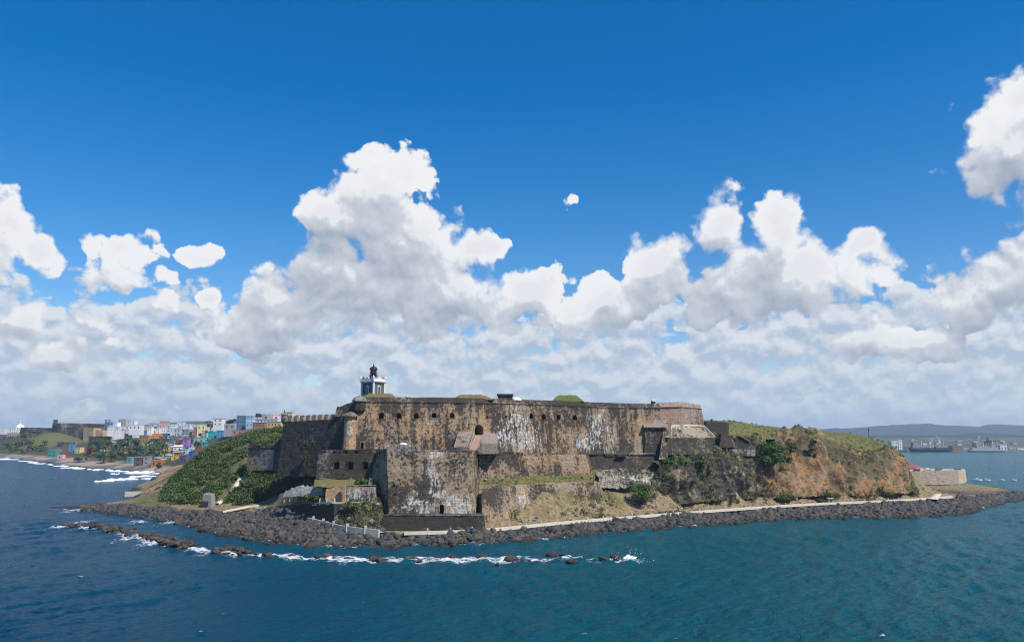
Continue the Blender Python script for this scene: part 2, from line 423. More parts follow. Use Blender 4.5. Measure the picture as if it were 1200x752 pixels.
def boulder_mat(name='boulder_stone', tint=(1, 1, 1), wet=False):
    m, N, b = new_mat(name); p = N.pos()
    r = N.n('ShaderNodeObjectInfo').outputs['Random']; a = N.attr('tone', 'Fac')
    k = N.m('ADD', N.m('MULTIPLY', r, 0.5), N.m('MULTIPLY', a, 1.0))
    fine = N.noise(p, 1.4, 5.0, 0.65)
    lo = tuple(.022 * c for c in tint); hi = tuple(.140 * c for c in tint)
    colr = N.mix(N.m('ADD', N.m('MULTIPLY', k, 0.6), N.m('MULTIPLY', N.m('SUBTRACT', fine, .4), 0.8), clamp=True), (*lo, 1), (*hi, 1))
    hue = N.m('FRACT', N.m('MULTIPLY', k, 37.0)); colr = N.mix(N.m('MULTIPLY', N.step(hue, .45, .9), .6), colr, N.mix(fine, (.055, .042, .028), (.19, .15, .10)))
    colr = N.mix(N.step(k, 0.80, 0.95), colr, N.mix(fine, (.16, .15, .13), (.38, .35, .31)))
    colr = N.mix(N.m('MULTIPLY', N.step(fine, 0.60, 0.70), 0.55), colr, (.17, .145, .10))
    z = N.xyz(p)[2]
    colr = N.mix(N.step(N.m('ADD', z, fine), 0.5, 1.7), (.026, .020, .016), colr)
    N.put(b.inputs['Base Color'], colr); bump(N, b, fine, 0.7, 0.3); b.inputs['Roughness'].default_value = 0.7
    return m

def leaf_mat(name, a, c, y=None, ysc=0.1):
    m, N, b = new_mat(name); p = N.pos(); k = N.attr('tone', 'Fac')
    f = N.m('ADD', N.m('MULTIPLY', N.noise(p, 0.25, 3.0), 0.5), N.m('MULTIPLY', k, 0.6), clamp=True)
    colr = N.mix(f, a, c)
    if y: colr = N.mix(N.m('MULTIPLY', N.step(N.noise(p, ysc, 5.0, .6), 0.52, 0.64), .85), colr, N.mix(k, tuple(q * .55 for q in y), y))
    N.put(b.inputs['Base Color'], colr); b.inputs['Roughness'].default_value = 0.6
    if 'Subsurface Weight' in b.inputs: pass
    return m

M_GROUND = ground_mat(); M_ROCK = rock_mat(); M_BOULDER = boulder_mat(); M_REEF = boulder_mat('reef_stone', (1.0, .86, .70))
M_SCRUB = leaf_mat('scrub_leaves', (.012, .030, .007), (.095, .145, .032), (.16, .20, .052), .07)
M_BUSH = leaf_mat('bush_leaves', (.022, .060, .010), (.085, .165, .028))
M_DARKTREE = leaf_mat('dark_leaves', (.014, .032, .010), (.055, .090, .026))
M_PALM = leaf_mat('palm_leaves', (.020, .045, .014), (.075, .105, .032))
M_BARK = plain('bark', (.10, .075, .055), 0.9, 0.2, 2.0)
M_WHITE = plain('white_paint', (.78, .77, .74), 0.7, 0.05, 0.4)
M_CONC = plain('pale_concrete', (.60, .53, .42), 0.9, 0.14, 0.7)
M_PATH = plain('path_concrete', (.52, .45, .34), 0.9, 0.14, 0.5)
M_GREYC = plain('grey_concrete', (.30, .28, .25), 0.9, 0.2, 0.6)
M_SHADE = plain('painted_interior_shade', (.012, .012, .013), 0.9, 0.1, 1.0)  # near black that stands in for the shade inside recesses
M_SLATE = plain('dark_slate', (.035, .035, .038), 0.6, 0.2, 1.5)
M_IRON = plain('black_iron', (.02, .021, .024), 0.45, 0.1, 1.0)
M_GLASS = plain('dark_glass', (.03, .04, .05), 0.15, 0.1, 1.0, spec=0.6)
M_WIN = plain('window_glass', (.045, .055, .065), 0.2, 0.1, 1.0, spec=0.5)
M_TIN = plain('grey_roofing', (.27, .26, .25), 0.7, 0.15, 0.5)

# ------------------------------------------------------------------ terrain: surfaces through surveyed spots
class RBF:
    def __init__(s, pts):
        pts = np.asarray(pts, float); s.c = pts[:, :2]; n = len(pts)
        r = np.linalg.norm(s.c[:, None] - s.c[None], axis=2)
        A = np.zeros((n + 3, n + 3)); A[:n, :n] = r; A[:n, n] = 1; A[:n, n + 1:] = s.c; A[n, :n] = 1; A[n + 1:, :n] = s.c.T
        A[:n, :n] -= np.eye(n) * 0.05
        s.w = np.linalg.lstsq(A, np.r_[pts[:, 2], 0, 0, 0], rcond=None)[0]
    def __call__(s, xy):
        xy = np.asarray(xy, float).reshape(-1, 2); out = np.empty(len(xy)); n = len(s.c)
        for i in range(0, len(xy), 20000):
            q = xy[i:i + 20000]; r = np.linalg.norm(q[:, None] - s.c[None], axis=2)
            out[i:i + 20000] = r @ s.w[:n] + s.w[n] + q @ s.w[n + 1:]
        return out

# shore of the headland: column, waterline row, row of the top of the rubble slope, its height
SHORE = [(60, 596, 594, .3), (95, 598, 592, .9), (130, 602, 591, 2.0), (160, 605, 591, 3.0), (200, 612, 593, 3.8), (250, 624, 597, 4.3), (310, 634, 599, 4.5), (370, 640, 610, 4.0), (400, 641, 617, 3.6),
         (460, 641, 624, 3.0), (560, 638, 622, 3.0), (640, 632, 613, 3.0), (740, 622, 605, 3.0), (830, 615, 598, 3.0), (900, 610, 593, 3.5), (960, 607, 589.5, 3.5),
         (1030, 607, 587, 3.5), (1080, 605, 584, 3.5), (1120, 602.5, 581, 3.5), (1150, 596, 579.5, 2.6), (1175, 589, 577.5, 1.8), (1200, 585.5, 578, 1.2), (1225, 584, 579, .5)]
WATER = [G(a, b, 0.0) for a, b, _, _ in SHORE]
TOPL = [G(a, c, z) for a, _, c, z in SHORE]
tp = []
for w, t in zip(WATER, TOPL):
    dirv = w - t; dirv[2] = 0; dirv /= np.linalg.norm(dirv) + 1e-6
    tp += [w + np.array([0, 0, -.4]), w + np.array([0, -9, -4.0]), w + np.array([0, -40, -9]), t, (w + t) / 2]
def T(px, py, Y): tp.append(P(px, py, Y))
def TZ(px, Y, z): tp.append(PZ(px, Y, z))
for px, Y in ((110, 410), (140, 420), (95, 395), (60, 375)): TZ(px, Y, -3)
TZ(135, 385, 1.0); TZ(165, 372, 3.5)
# western hillside under scrub
for q in [(160, 590, 395), (166, 578, 432), (176, 567, 480), (184, 560, 520)]: T(*q)
for q in [(150, 588, 425), (155, 578, 470), (160, 565, 540)]: TZ(q[0], q[2], -2.5)
for q in [(178, 584, 372), (200, 590, 345), (225, 591, 340), (250, 592, 337), (300, 590, 331), (335, 580, 322), (368, 568, 312),
          (183, 572, 420), (215, 570, 378), (255, 563, 364), (300, 556, 353), (340, 556, 338), (368, 556, 322),
          (196, 560, 455), (235, 545, 425), (262, 527, 412), (290, 520, 402), (330, 521, 380),
          (206, 554, 490), (240, 533, 455), (270, 517, 448), (300, 509, 440), (335, 506, 425)]: T(*q)
for q in [(206, 560, 4), (230, 560, 14), (262, 560, 26), (300, 560, 31), (330, 560, 32)]: TZ(q[0], q[1], q[2])
# terraces west of the water bastion (the terraces themselves are built on this ground)
for q in [(310, 592, 312), (335, 586, 302)]: T(*q)
for q in [(330, 292, 7), (365, 280, 7), (400, 272, 8), (445, 266, 8), (400, 255.5, 4.6), (360, 270, 4.8), (440, 250, 4.2), (360, 295, 14), (400, 290, 14)]: TZ(*q)
# apron under the water bastion, foot of the walls to the east
for q in [(450, 247.0, 3.1), (560, 247.0, 3.1), (505, 247.0, 3.1), (505, 251, 3.6), (450, 252, 3.8), (560, 252, 3.8), (568, 256, 4.0), (500, 270, 7.5), (500, 300, 20), (560, 300, 20)]: TZ(*q)
for q in [(578, 614, 262), (600, 605, 275), (640, 600, 283), (690, 596, 293), (740, 591, 306), (790, 588, 318),
          (600, 597, 281), (640, 588, 290), (690, 589, 298), (735, 580, 310), (640, 566, 296), (590, 566, 281), (690, 560, 305), (735, 560, 314),
          (600, 559, 297), (640, 558, 304), (690, 557, 311), (740, 550, 322), (770, 552, 326)]: T(*q)
for q in [(430, 340, 26), (500, 340, 26), (560, 345, 26), (650, 350, 26), (720, 360, 27), (780, 350, 27), (480, 400, 30), (600, 400, 30), (700, 400, 30), (800, 400, 32), (430, 400, 30),
          (380, 350, 24), (380, 320, 20), (350, 345, 19)]: TZ(*q)
# foot and lip of the cliff
for q in [(795, 592, 326), (830, 588, 336), (870, 585, 346), (905, 584, 355), (950, 583, 362), (1000, 582, 370), (1040, 581, 378), (1065, 580, 384), (1085, 578, 395)]: T(*q)
for q in [(785, 541, 333), (815, 540, 343), (850, 530, 350), (880, 524, 358)]: T(*q)
for q in [(800, 512, 352), (835, 492.5, 366), (860, 495.5, 372), (885, 500, 378), (905, 505, 384), (930, 510, 390), (955, 512, 396), (975, 513, 402), (1000, 514, 410), (1020, 515, 412), (1036, 517.5, 412)]: T(*q)
for q in [(975, 530, 384), (1000, 535, 390), (1020, 540, 394), (1040, 541, 396), (1051, 543, 398), (1061, 563, 390), (1058, 553, 397)]: T(*q)
for q in [(900, 450, 30), (980, 450, 30), (1020, 445, 28), (860, 460, 30), (1000, 490, 12), (930, 520, 20), (1040, 500, 2), (1060, 470, 2.5)]: TZ(*q)
for q in [(1074, 392, 4), (1078, 408, 4), (1080, 428, 4), (1076, 448, 3.5), (1070, 462, 3)]: TZ(*q)
for q in [(1040, 425, 27), (1030, 430, 29)]: TZ(*q)
# eastern point
for q in [(1080, 571, 440), (1060, 568, 470), (1130, 567, 480), (1165, 573, 462), (1185, 578, 445)]: T(*q)
for q in [(1060, 515, 2.5), (1100, 530, 2.0), (1140, 520, 1.2), (1170, 500, .5), (1200, 480, -1), (1230, 480, -4), (1140, 560, -4), (1080, 570, -4), (1040, 580, -4), (1200, 540, -6)]: TZ(*q)
LAND = RBF(tp)

def land_z(xy): return LAND(xy)
gx = np.arange(-238, 330, 0.8); gy = np.arange(228, 580, 0.8)
GX, GY = np.meshgrid(gx, gy); xy = np.stack([GX.ravel(), GY.ravel()], 1)
Z = land_z(xy)
# scrub hillside, lawns and bare ground as soil maps
def near(pts, xy, r):                                        # soft 0..1 map around spots
    out = np.zeros(len(xy))
    for q in pts: out = np.maximum(out, np.clip(1.4 - np.linalg.norm((xy - q[:2]) / np.array([r * (q[3] if len(q) > 3 else 1), r]), axis=1), 0, 1))
    return out
green_sp = [P(a, b, c) for a, b, c in [(215, 570, 378), (255, 563, 364), (300, 556, 353), (340, 556, 338), (368, 560, 318), (235, 545, 425), (262, 527, 412), (290, 520, 402), (330, 521, 380), (300, 506, 440), (205, 583, 352), (250, 585, 343), (320, 575, 330), (240, 533, 455)]]
lawn_sp = [P(a, b, c) for a, b, c in [(390, 564, 283), (430, 563, 280), (600, 559, 297), (640, 573, 290), (690, 558, 309), (640, 590, 288), (980, 525, 395), (1000, 525, 400), (1025, 528, 404), (1040, 530, 402), (850, 500, 368), (880, 507, 374), (910, 510, 384), (1000, 518, 410), (830, 500, 360)]]
bare_sp = [P(a, b, c) for a, b, c in [(640, 604, 280), (700, 600, 290), (760, 596, 306), (820, 592, 328), (880, 589, 340), (940, 587, 352), (1000, 585, 366), (1050, 583, 378), (600, 612, 268), (1080, 582, 386), (1120, 572, 450), (1160, 574, 455), (175, 578, 420), (170, 585, 395), (210, 592, 345), (250, 594, 335), (300, 592, 325)]]
grass = np.maximum(near(green_sp, xy, 26), near(lawn_sp, xy, 22)); bare = near(bare_sp, xy, 16)
grass = np.clip(grass - 0.6 * bare, 0, 1)
dz = fbm(np.c_[xy * 0.09, np.zeros(len(xy))], 4, 3) * 0.55 * np.clip(Z / 4, 0.1, 1)
slope_rock = np.clip(1 - np.abs(np.gradient(Z.reshape(GX.shape), 0.8)[0]).ravel(), 0, 1)
V = np.stack([GX.ravel(), GY.ravel(), Z + dz], 1).reshape(*GX.shape, 3)
keep = (Z > -3.5)
ground = grid_mesh('headland_ground', V, M_GROUND, True, keep, {'grass': grass, 'bare': bare})
tag(ground, kind='structure')
_dzgrid = dz.reshape(GX.shape)
def gz(x, y):                                                # ground height incl. the small relief
    return float(LAND(np.array([[x, y]]))[0] + fbm(np.array([[x * 0.09, y * 0.09, 0.0]]), 4, 3)[0] * 0.55 * np.clip(LAND(np.array([[x, y]]))[0] / 4, 0.1, 1))
def gzs(xy):
    z = LAND(xy); return z + fbm(np.c_[np.asarray(xy) * 0.09, np.zeros(len(xy))], 4, 3) * 0.55 * np.clip(z / 4, 0.1, 1)

# ------------------------------------------------------------------ far coast with the old town, far shore, mountains
fp = []
def FT(px, py, Y): fp.append(P(px, py, Y))
def FZ(px, Y, z): fp.append(PZ(px, Y, z))
for a, b in [(-60, 533), (-20, 535), (0, 536), (30, 538), (60, 542), (80, 545), (105, 548), (130, 549), (155, 550.5), (180, 552), (192, 556), (190, 562)]:
    w = G(a, b, 0); fp.append(w + np.array([0, 0, .3])); d = w[:2] / np.linalg.norm(w[:2])
    fp.append(np.array([*(w[:2] - d * 40), -3.0])); fp.append(np.array([*(w[:2] - d * 140), -7.0]))
for a, b, z in [(40, 537, 3.0), (80, 541.5, 3), (110, 541.5, 4.0), (150, 545, 3.0), (180, 547.5, 3.0), (0, 532, 4), (196, 549, 5)]: fp.append(G(a, b, z))
for q in [(5, 522, 1420), (45, 524, 1300), (45, 514, 1350), (60, 507.5, 1380), (72, 517, 1352), (84, 520, 1362), (98, 519, 1340), (90, 524, 1240), (80, 518, 1330), (105, 520, 1260), (30, 506, 1450), (20, 514, 1400),
          (120, 533, 1060), (130, 524, 1130), (140, 513, 1220), (160, 532, 1000), (160, 520, 1110), (165, 510, 1200), (190, 538, 900), (190, 528, 960), (190, 519, 1040), (190, 508, 1150),
          (215, 535, 860), (218, 527, 900), (222, 519, 980), (225, 506, 1080), (235, 530, 760), (240, 521, 800), (245, 512, 860), (250, 503, 950), (270, 509, 800), (285, 504, 740), (300, 504, 640), (320, 505, 560), (335, 503, 540)]: FT(*q)
for q in [(205, 560, 3), (230, 560, 13), (262, 560, 25), (300, 560, 31), (235, 640, 16), (220, 700, 9), (0, 1700, 38), (60, 1700, 42), (150, 1500, 44), (220, 1500, 44), (300, 1200, 40), (400, 900, 34), (500, 700, 25), (420, 620, 30), (0, 2300, 20), (200, 2300, 20), (400, 1600, 20), (-80, 1700, 34), (-80, 2300, 15), (450, 1200, 10), (550, 900, 4), (600, 700, 3)]: FZ(*q)
TOWN = RBF(fp)
fx = np.arange(-1420, 60, 6.0); fy = np.arange(548, 2300, 6.0)
FX, FY = np.meshgrid(fx, fy); fxy = np.stack([FX.ravel(), FY.ravel()], 1); FZz = TOWN(fxy)
fn = fbm(np.c_[fxy * 0.02, np.zeros(len(fxy))], 4, 9)
def town_mat():
    m, N, b = new_mat('far_coast'); p = N.pos(); z = N.xyz(p)[2]; fine = N.noise(p, 0.10, 5.0, 0.6); mid = N.noise(p, 0.02, 4.0)
    veg = N.mix(fine, (.022, .034, .014), (.105, .095, .055)); gr = N.mix(fine, (.085, .095, .032), (.15, .145, .055))
    colr = N.mix(N.attr('lawn', 'Fac'), veg, gr)
    sand = N.mix(fine, (.24, .19, .14), (.42, .33, .23)); sand = N.mix(N.step(mid, .48, .56), sand, (.13, .12, .11))
    colr = N.mix(N.step(N.m('ADD', z, N.m('MULTIPLY', fine, 3.0)), 5.0, 7.5), sand, colr)
    colr = N.mix(N.step(N.m('ADD', z, fine), 0.2, 1.6), (.10, .085, .07), colr)
    N.put(b.inputs['Base Color'], colr); return m
lawn = near([P(60, 510, 1370), P(52, 518, 1320), P(75, 512, 1350)], fxy, 48)
V = np.stack([FX.ravel(), FY.ravel(), FZz + fn * 0.8 * np.clip(FZz / 6, 0, 1)], 1).reshape(*FX.shape, 3)
far_coast = grid_mesh('coastal_terrain', V, town_mat(), True, FZz > -2.5, {'lawn': lawn}); tag(far_coast, kind='structure')
def town_hit(px, py, y0=480.0, y1=2200.0):
    Ys = np.arange(y0, y1, 3.0); pts = np.array([P(px, py, Y) for Y in Ys]); z = TOWN(pts[:, :2])
    h = np.nonzero(z >= pts[:, 2])[0]
    return Ys[h[0]] if len(h) else None

def ridge(name, Y, x0, x1, depth, prof, mat, amp, seed, n=260):
    xs = np.linspace(x0, x1, n); top = np.interp(xs, [p[0] for p in prof], [p[1] for p in prof])
    rows = []
    for k, (dy, f) in enumerate([(-depth, -.02), (-depth * .7, .18), (-depth * .4, .5), (-depth * .18, .8), (0, 1.0), (depth * .4, .7), (depth, -.02)]):
        pts = np.stack([xs, np.full(n, Y + dy), top * f], 1)
        pts[:, 2] += amp * fbm(np.stack([xs * 4.0 / depth, np.full(n, k * 1.3), np.zeros(n)], 1), 5, seed) * max(0, min(1, f * 1.5))
        pts[:, 1] += depth * .12 * fbm(np.stack([xs * 3.0 / depth, np.full(n, k * .9 + 40), np.zeros(n)], 1), 3, seed + 5)
        rows.append(pts)
    o = grid_mesh(name, resample(np.stack(rows), 1e9, depth * .12), mat, True); return tag(o, kind='structure')
def hill_mat(name, a, c):
    m, N, b = new_mat(name); p = N.pos(); N.put(b.inputs['Base Color'], N.mix(N.noise(p, 0.006, 6.0, 0.65), a, c)); return m
M_HILL = hill_mat('forested_hills', (.012, .022, .020), (.040, .050, .036))
def mx(px, Y): return P(px, 512, Y)[0]
MY = 8200.0
mp = [(870, 0), (893, 60), (930, 75), (985, 105), (1030, 96), (1065, 112), (1100, 100), (1125, 92), (1150, 116), (1180, 106), (1210, 96), (1260, 108), (1330, 90), (1420, 20)]
ridge('mountain_range', MY, mx(860, MY), mx(1430, MY), 1500, [(mx(a, MY), b * 1.12 + 30) for a, b in mp], M_HILL, 26, 2, 420)
mp = [(860, 15), (930, 26), (1000, 36), (1060, 30), (1120, 40), (1200, 34), (1300, 30), (1420, 10)]
ridge('low_hills', 5200, mx(850, 5200), mx(1430, 5200), 900, [(mx(a, 5200), b + 14) for a, b in mp], M_HILL, 12, 5)
mp = [(80, 0), (140, 120), (190, 190), (230, 205), (290, 230), (340, 250), (420, 200), (520, 120), (620, 40)]
ridge('distant_mountains', 6300, mx(40, 6300), mx(700, 6300), 1000, [(mx(a, 6300), b * .60 + 18) for a, b in mp], M_HILL, 12, 8)
def port_mat():
    m, N, b = new_mat('port_land'); p = N.pos(); f = N.noise(p, 0.012, 6.0, 0.7); z = N.xyz(p)[2]
    colr = N.mix(N.step(f, .42, .60), (.05, .07, .035), (.16, .14, .11)); N.put(b.inputs['Base Color'], colr); return m
PY0 = 1822.0
rows = []
for Y, z in [(PY0 - 10, -2), (PY0, 1.5), (PY0 + 60, 3.5), (2400, 9), (3200, 16), (4600, 22)]:
    xs = np.linspace(mx(880, 1757) - 100, 3300, 200); pts = np.stack([xs, np.full(200, Y), np.full(200, z)], 1)
    if Y > PY0 + 1: pts[:, 2] += np.abs(fbm(np.stack([xs * .006, np.full(200, Y * .01), np.zeros(200)], 1), 4, 4)) * (9 if Y > 1900 else 2.5)
    rows.append(pts)
far_shore = grid_mesh('far_shore', np.stack(rows), port_mat(), True); tag(far_shore, kind='structure')

# ------------------------------------------------------------------ sea
WL = smooth_polyline(np.array(WATER)[:, :2], 240)
REEF = [(76, 615, 1.0), (95, 617, 1.0), (120, 621, 1.0), (150, 626, 1.0), (180, 633, 1.0), (205, 639, 1.0), (230, 645, 1.0), (260, 648, 1.0), (300, 651, .9), (335, 652, .6), (375, 655, .45), (410, 656, .5), (445, 657, .5), (500, 656.5, .3), (560, 656, .3), (610, 657, .5), (665, 655, .5), (718, 655, .5), (735, 655.5, .3)]
RL = np.array([[*G(a, b, 0)[:2], w] for a, b, w in REEF])
th = np.linspace(math.radians(-43), math.radians(43), 1150)
rr = [88.0]
while rr[-1] < 760: rr.append(rr[-1] + max(0.42, 0.62 * rr[-1] ** 2 / 27000))
rr = np.array(rr); TH, RR = np.meshgrid(th, rr); SX = RR * np.sin(TH); SY = RR * np.cos(TH); sxy = np.stack([SX.ravel(), SY.ravel()], 1)
amp_f = np.clip((700 - RR.ravel()) / 250, 0, 1)
h = np.zeros(len(sxy)); rs = np.random.RandomState(5)
calm = np.ones(len(sxy))
for k in range(46):
    lam = 1.5 * (11.0 ** (k / 45.0)) ; a = math.radians(rs.normal(62, 30)); kk = 2 * math.pi / lam
    d = np.array([math.sin(a), -math.cos(a)]); ph = rs.rand() * 6.28
    mod = 1.0
    wv = np.sin(kk * (sxy @ d) + ph + 1.1 * np.sin((sxy @ np.array([-d[1], d[0]])) * kk * 0.23 + ph * 3))
    vis = np.clip(lam / (np.maximum(0.42, 0.62 * RR.ravel() ** 2 / 27000) * 3.0), 0, 1)
    h += wv * 0.0125 * lam ** 0.62 * vis
patchn = fbm(np.c_[sxy * 0.02, np.zeros(len(sxy))], 3, 77)
h *= amp_f * (0.85 + 0.5 * patchn)
def seg_dist(xy, pl, w=None):
    best = np.full(len(xy), 1e9); side = np.zeros(len(xy))
    for i in range(len(pl) - 1):
        a, b = pl[i, :2], pl[i + 1, :2]; ab = b - a; t = np.clip(((xy - a) @ ab) / (ab @ ab), 0, 1)
        d = np.linalg.norm(xy - (a + t[:, None] * ab), axis=1); best = np.minimum(best, d)
    return best
sub = np.nonzero((RR.ravel() < 470))[0]
sd_ = np.full(len(sxy), 99.0); sd_[sub] = seg_dist(sxy[sub], np.array(WATER))
rd = np.full(len(sxy), 99.0); rd[sub] = seg_dist(sxy[sub], RL)
foam = np.zeros(len(sxy)); n1 = fbm(np.c_[sxy * 0.05, np.zeros(len(sxy))], 3, 21)
foam = np.maximum(foam, np.clip(1.05 - sd_ / (1.0 + 2.2 * np.clip(n1 + .1, 0, 2)), 0, 1) * .75)
foam = np.maximum(foam, np.clip(1.15 - rd / np.maximum(4.0 + 3.6 * n1, 1.3), 0, 1) * 1.0)
PATCH = [(84, 615, 9, 7, 1), (98, 619, 12, 4, .9), (150, 632, 14, 5, .9), (183, 635, 15, 7, 1.1), (160, 612, 16, 3, .9), (90, 598, 14, 3, .8), (203, 612, 16, 4, .9), (185, 606, 10, 3, .8), (240, 650, 16, 2.5, .8), (345, 654, 26, 3, .9), (415, 655, 26, 3, .9),
         (475, 657, 20, 3, .9), (540, 658, 42, 3, .95), (600, 658, 18, 2.5, .8), (660, 656, 24, 2.2, .7), (735, 656.5, 17, 4, 1.15), (765, 658, 10, 1.2, .6), (690, 658, 30, 1.5, .5)]
for (px, py, rx, ry, s) in PATCH:
    c = G(px, py, 0); ex = rx * c[1] / F; ey = abs(G(px, py - ry, 0)[1] - c[1])
    foam = np.maximum(foam, s * np.clip(1.25 - np.linalg.norm((sxy - c[:2]) / np.array([ex, ey]), axis=1), 0, 1))
for k in range(46):                                          # small whitecaps
    px = rs.uniform(0, 1200); py = rs.uniform(560, 748)
    if k < 6: px, py = [(95, 677), (236, 740), (655, 700), (230, 685), (30, 676), (1035, 747)][k]
    c = G(px, py, 0)
    if 590 < py < 660 and 60 < px < 1190: continue
    sgn = rs.uniform(0.5, 1.0) * (1.0 if k < 6 else .8)
    foam = np.maximum(foam, sgn * np.clip(1.3 - np.linalg.norm((sxy - c[:2]) / np.array([rs.uniform(.35, .9), rs.uniform(.3, .6)]), axis=1), 0, 1))
h += np.clip(foam, 0, 1) * (0.35 + 0.5 * fbm(np.c_[sxy * 0.6, np.zeros(len(sxy))], 3, 31)) * amp_f
def water_mat():
    m, N, b = new_mat('sea_water'); p = N.pos(); x, y, z = N.xyz(p)
    mid = N.noise(p, 0.012, 4.0, 0.6); fine = N.noise(N.v('MULTIPLY', p, (1.0, .6, 1.0)), 1.2, 6.0, 0.65)
    # shallower, greener water towards the harbour mouth
    tl = N.step(N.m('ADD', N.m('ADD', x, N.m('MULTIPLY', y, 0.25)), N.m('MULTIPLY', N.m('SUBTRACT', mid, .5), 160.0)), -110.0, 130.0)
    deep = N.mix(mid, (.0006, .042, .100), (.0010, .058, .125)); teal = N.mix(mid, (.0018, .078, .110), (.0036, .104, .134))
    bay = N.step(y, 480.0, 1200.0); colr = N.mix(tl, deep, teal)
    colr = N.mix(N.m('MULTIPLY', bay, N.step(x, 60.0, 200.0)), colr, (.016, .100, .120, 1))
    fo = N.attr('foam', 'Fac'); ff = N.m('ADD', N.m('MULTIPLY', fo, .8), N.m('ADD', N.m('MULTIPLY', N.m('SUBTRACT', N.noise(N.v('MULTIPLY', p, (.7, 1.0, 1.0)), 0.8, 6.0, 0.75), 0.55), 2.6), N.m('MULTIPLY', N.m('SUBTRACT', N.noise(p, 0.17, 3.0), .5), 1.3)))
    fm = N.m('MULTIPLY', N.step(ff, 0.28, 0.80), N.step(fo, 0.03, 0.25))
    colr = N.mix(fm, colr, (.80, .82, .83))
    N.put(b.inputs['Base Color'], colr); N.put(b.inputs['Roughness'], N.mix(fm, (.20,) * 3, (.9,) * 3)); b.inputs['IOR'].default_value = 1.33
    b.inputs['Specular IOR Level'].default_value = 0.04
    w1 = N.noise(N.v('MULTIPLY', p, (.75, 1.0, 1.0)), 0.55, 6.0, 0.66); w2 = N.noise(p, 2.2, 3.0, 0.6); w3 = N.noise(p, 0.06, 4.0, 0.6)
    bump(N, b, N.m('ADD', N.m('MULTIPLY', w1, 1.0), N.m('ADD', N.m('MULTIPLY', w2, 0.22), N.m('MULTIPLY', w3, .3))), 1.0, 1.9)
    return m
M_SEA = water_mat()
V = np.stack([SX.ravel(), SY.ravel(), h], 1).reshape(*SX.shape, 3)
sea = grid_mesh('sea_water', V, M_SEA, True, None, {'foam': foam}); tag(sea, kind='structure')
mb = MB()                                                    # the open water all round the wave field
R0, R1 = 760.0, 11800.0; n0 = 200; fan = math.radians(43)
ang = np.linspace(-fan, fan, n0); a_i = rr[-1]
inner = [(a_i * math.sin(a), a_i * math.cos(a), 0.0) for a in ang]; outer = [(R1 * math.sin(a), R1 * math.cos(a), 0.0) for a in ang]
mb.add(inner + outer, [(i, i + 1, n0 + i + 1, n0 + i) for i in range(n0 - 1)])
rest = np.linspace(fan, 2 * math.pi - fan, 120)
o2 = [(R1 * math.sin(a), R1 * math.cos(a), 0.0) for a in rest]; i2 = [(1.0 * math.sin(a), 1.0 * math.cos(a), 0.0) for a in rest]
mb.add(i2 + o2, [(i, i + 1, 120 + i + 1, 120 + i) for i in range(119)])
s_i = [(1.0 * math.sin(a), 1.0 * math.cos(a), 0.0) for a in ang]; s_o = [(rr[0] * math.sin(a), rr[0] * math.cos(a), 0.0) for a in ang]
mb.add(s_i + s_o, [(i, i + 1, n0 + i + 1, n0 + i) for i in range(n0 - 1)])
o = mb.build('open_water', M_SEA); tag(o, kind='structure')
# surf along the far beaches: low crests of foam
def surf_mat():
    m, N, b = new_mat('surf_foam'); N.put(b.inputs['Base Color'], N.mix(N.noise(N.pos(), 0.3, 4.0), (.62, .68, .72), (.86, .87, .88))); return m
M_SURF = surf_mat()
mb = MB(); rs2 = np.random.RandomState(3)
SURF = [(2, 537.5, 24), (15, 538, 30), (28, 540, 22), (38, 542, 18), (45, 543.5, 14), (70, 546, 18), (82, 548, 20), (95, 549, 18), (110, 550.5, 20), (125, 551, 14), (140, 552, 22), (152, 553, 30), (165, 555, 36), (172, 558, 30), (160, 558.5, 26), (176, 552.5, 16), (120, 564, 30), (140, 562, 34), (182, 549.8, 14), (60, 544.5, 10), (168, 561, 20), (136, 555, 12)]
for (px, py, wpx) in SURF:
    for q in range(4):
        c = G(px + rs2.uniform(-.5, .5) * wpx * .7, py + rs2.uniform(-.6, .6), 0.0); L = wpx * c[1] / F * rs2.uniform(.10, .42); W = rs2.uniform(.7, 2.3) * c[1] / 900
        n = 15; t = np.linspace(-1, 1, n); wob = fbm(np.c_[t * 2 + q, np.full(n, px), np.zeros(n)], 3, 4)
        prof = np.sqrt(np.clip(1 - t ** 2, 0, 1)); vv = []
        for j, (dy, zz) in enumerate([(-1, -.25), (-.45, .4), (0.05, .75), (.5, .35), (1, -.25)]):
            for i in range(n): vv.append((c[0] + t[i] * L, c[1] + dy * W * (prof[i] + .05) * (1 + .5 * wob[i]) + wob[i] * W * .8, zz * prof[i] * (1 + .6 * wob[i]) + .05))
        mb.add(vv, [(j * n + i, j * n + i + 1, (j + 1) * n + i + 1, (j + 1) * n + i) for j in range(4) for i in range(n - 1)])
o = mb.build('surf_foam', M_SURF, smooth=True, fix=False); tag(o, kind='stuff', label='white surf breaking along the far sandy beaches', cat='surf')

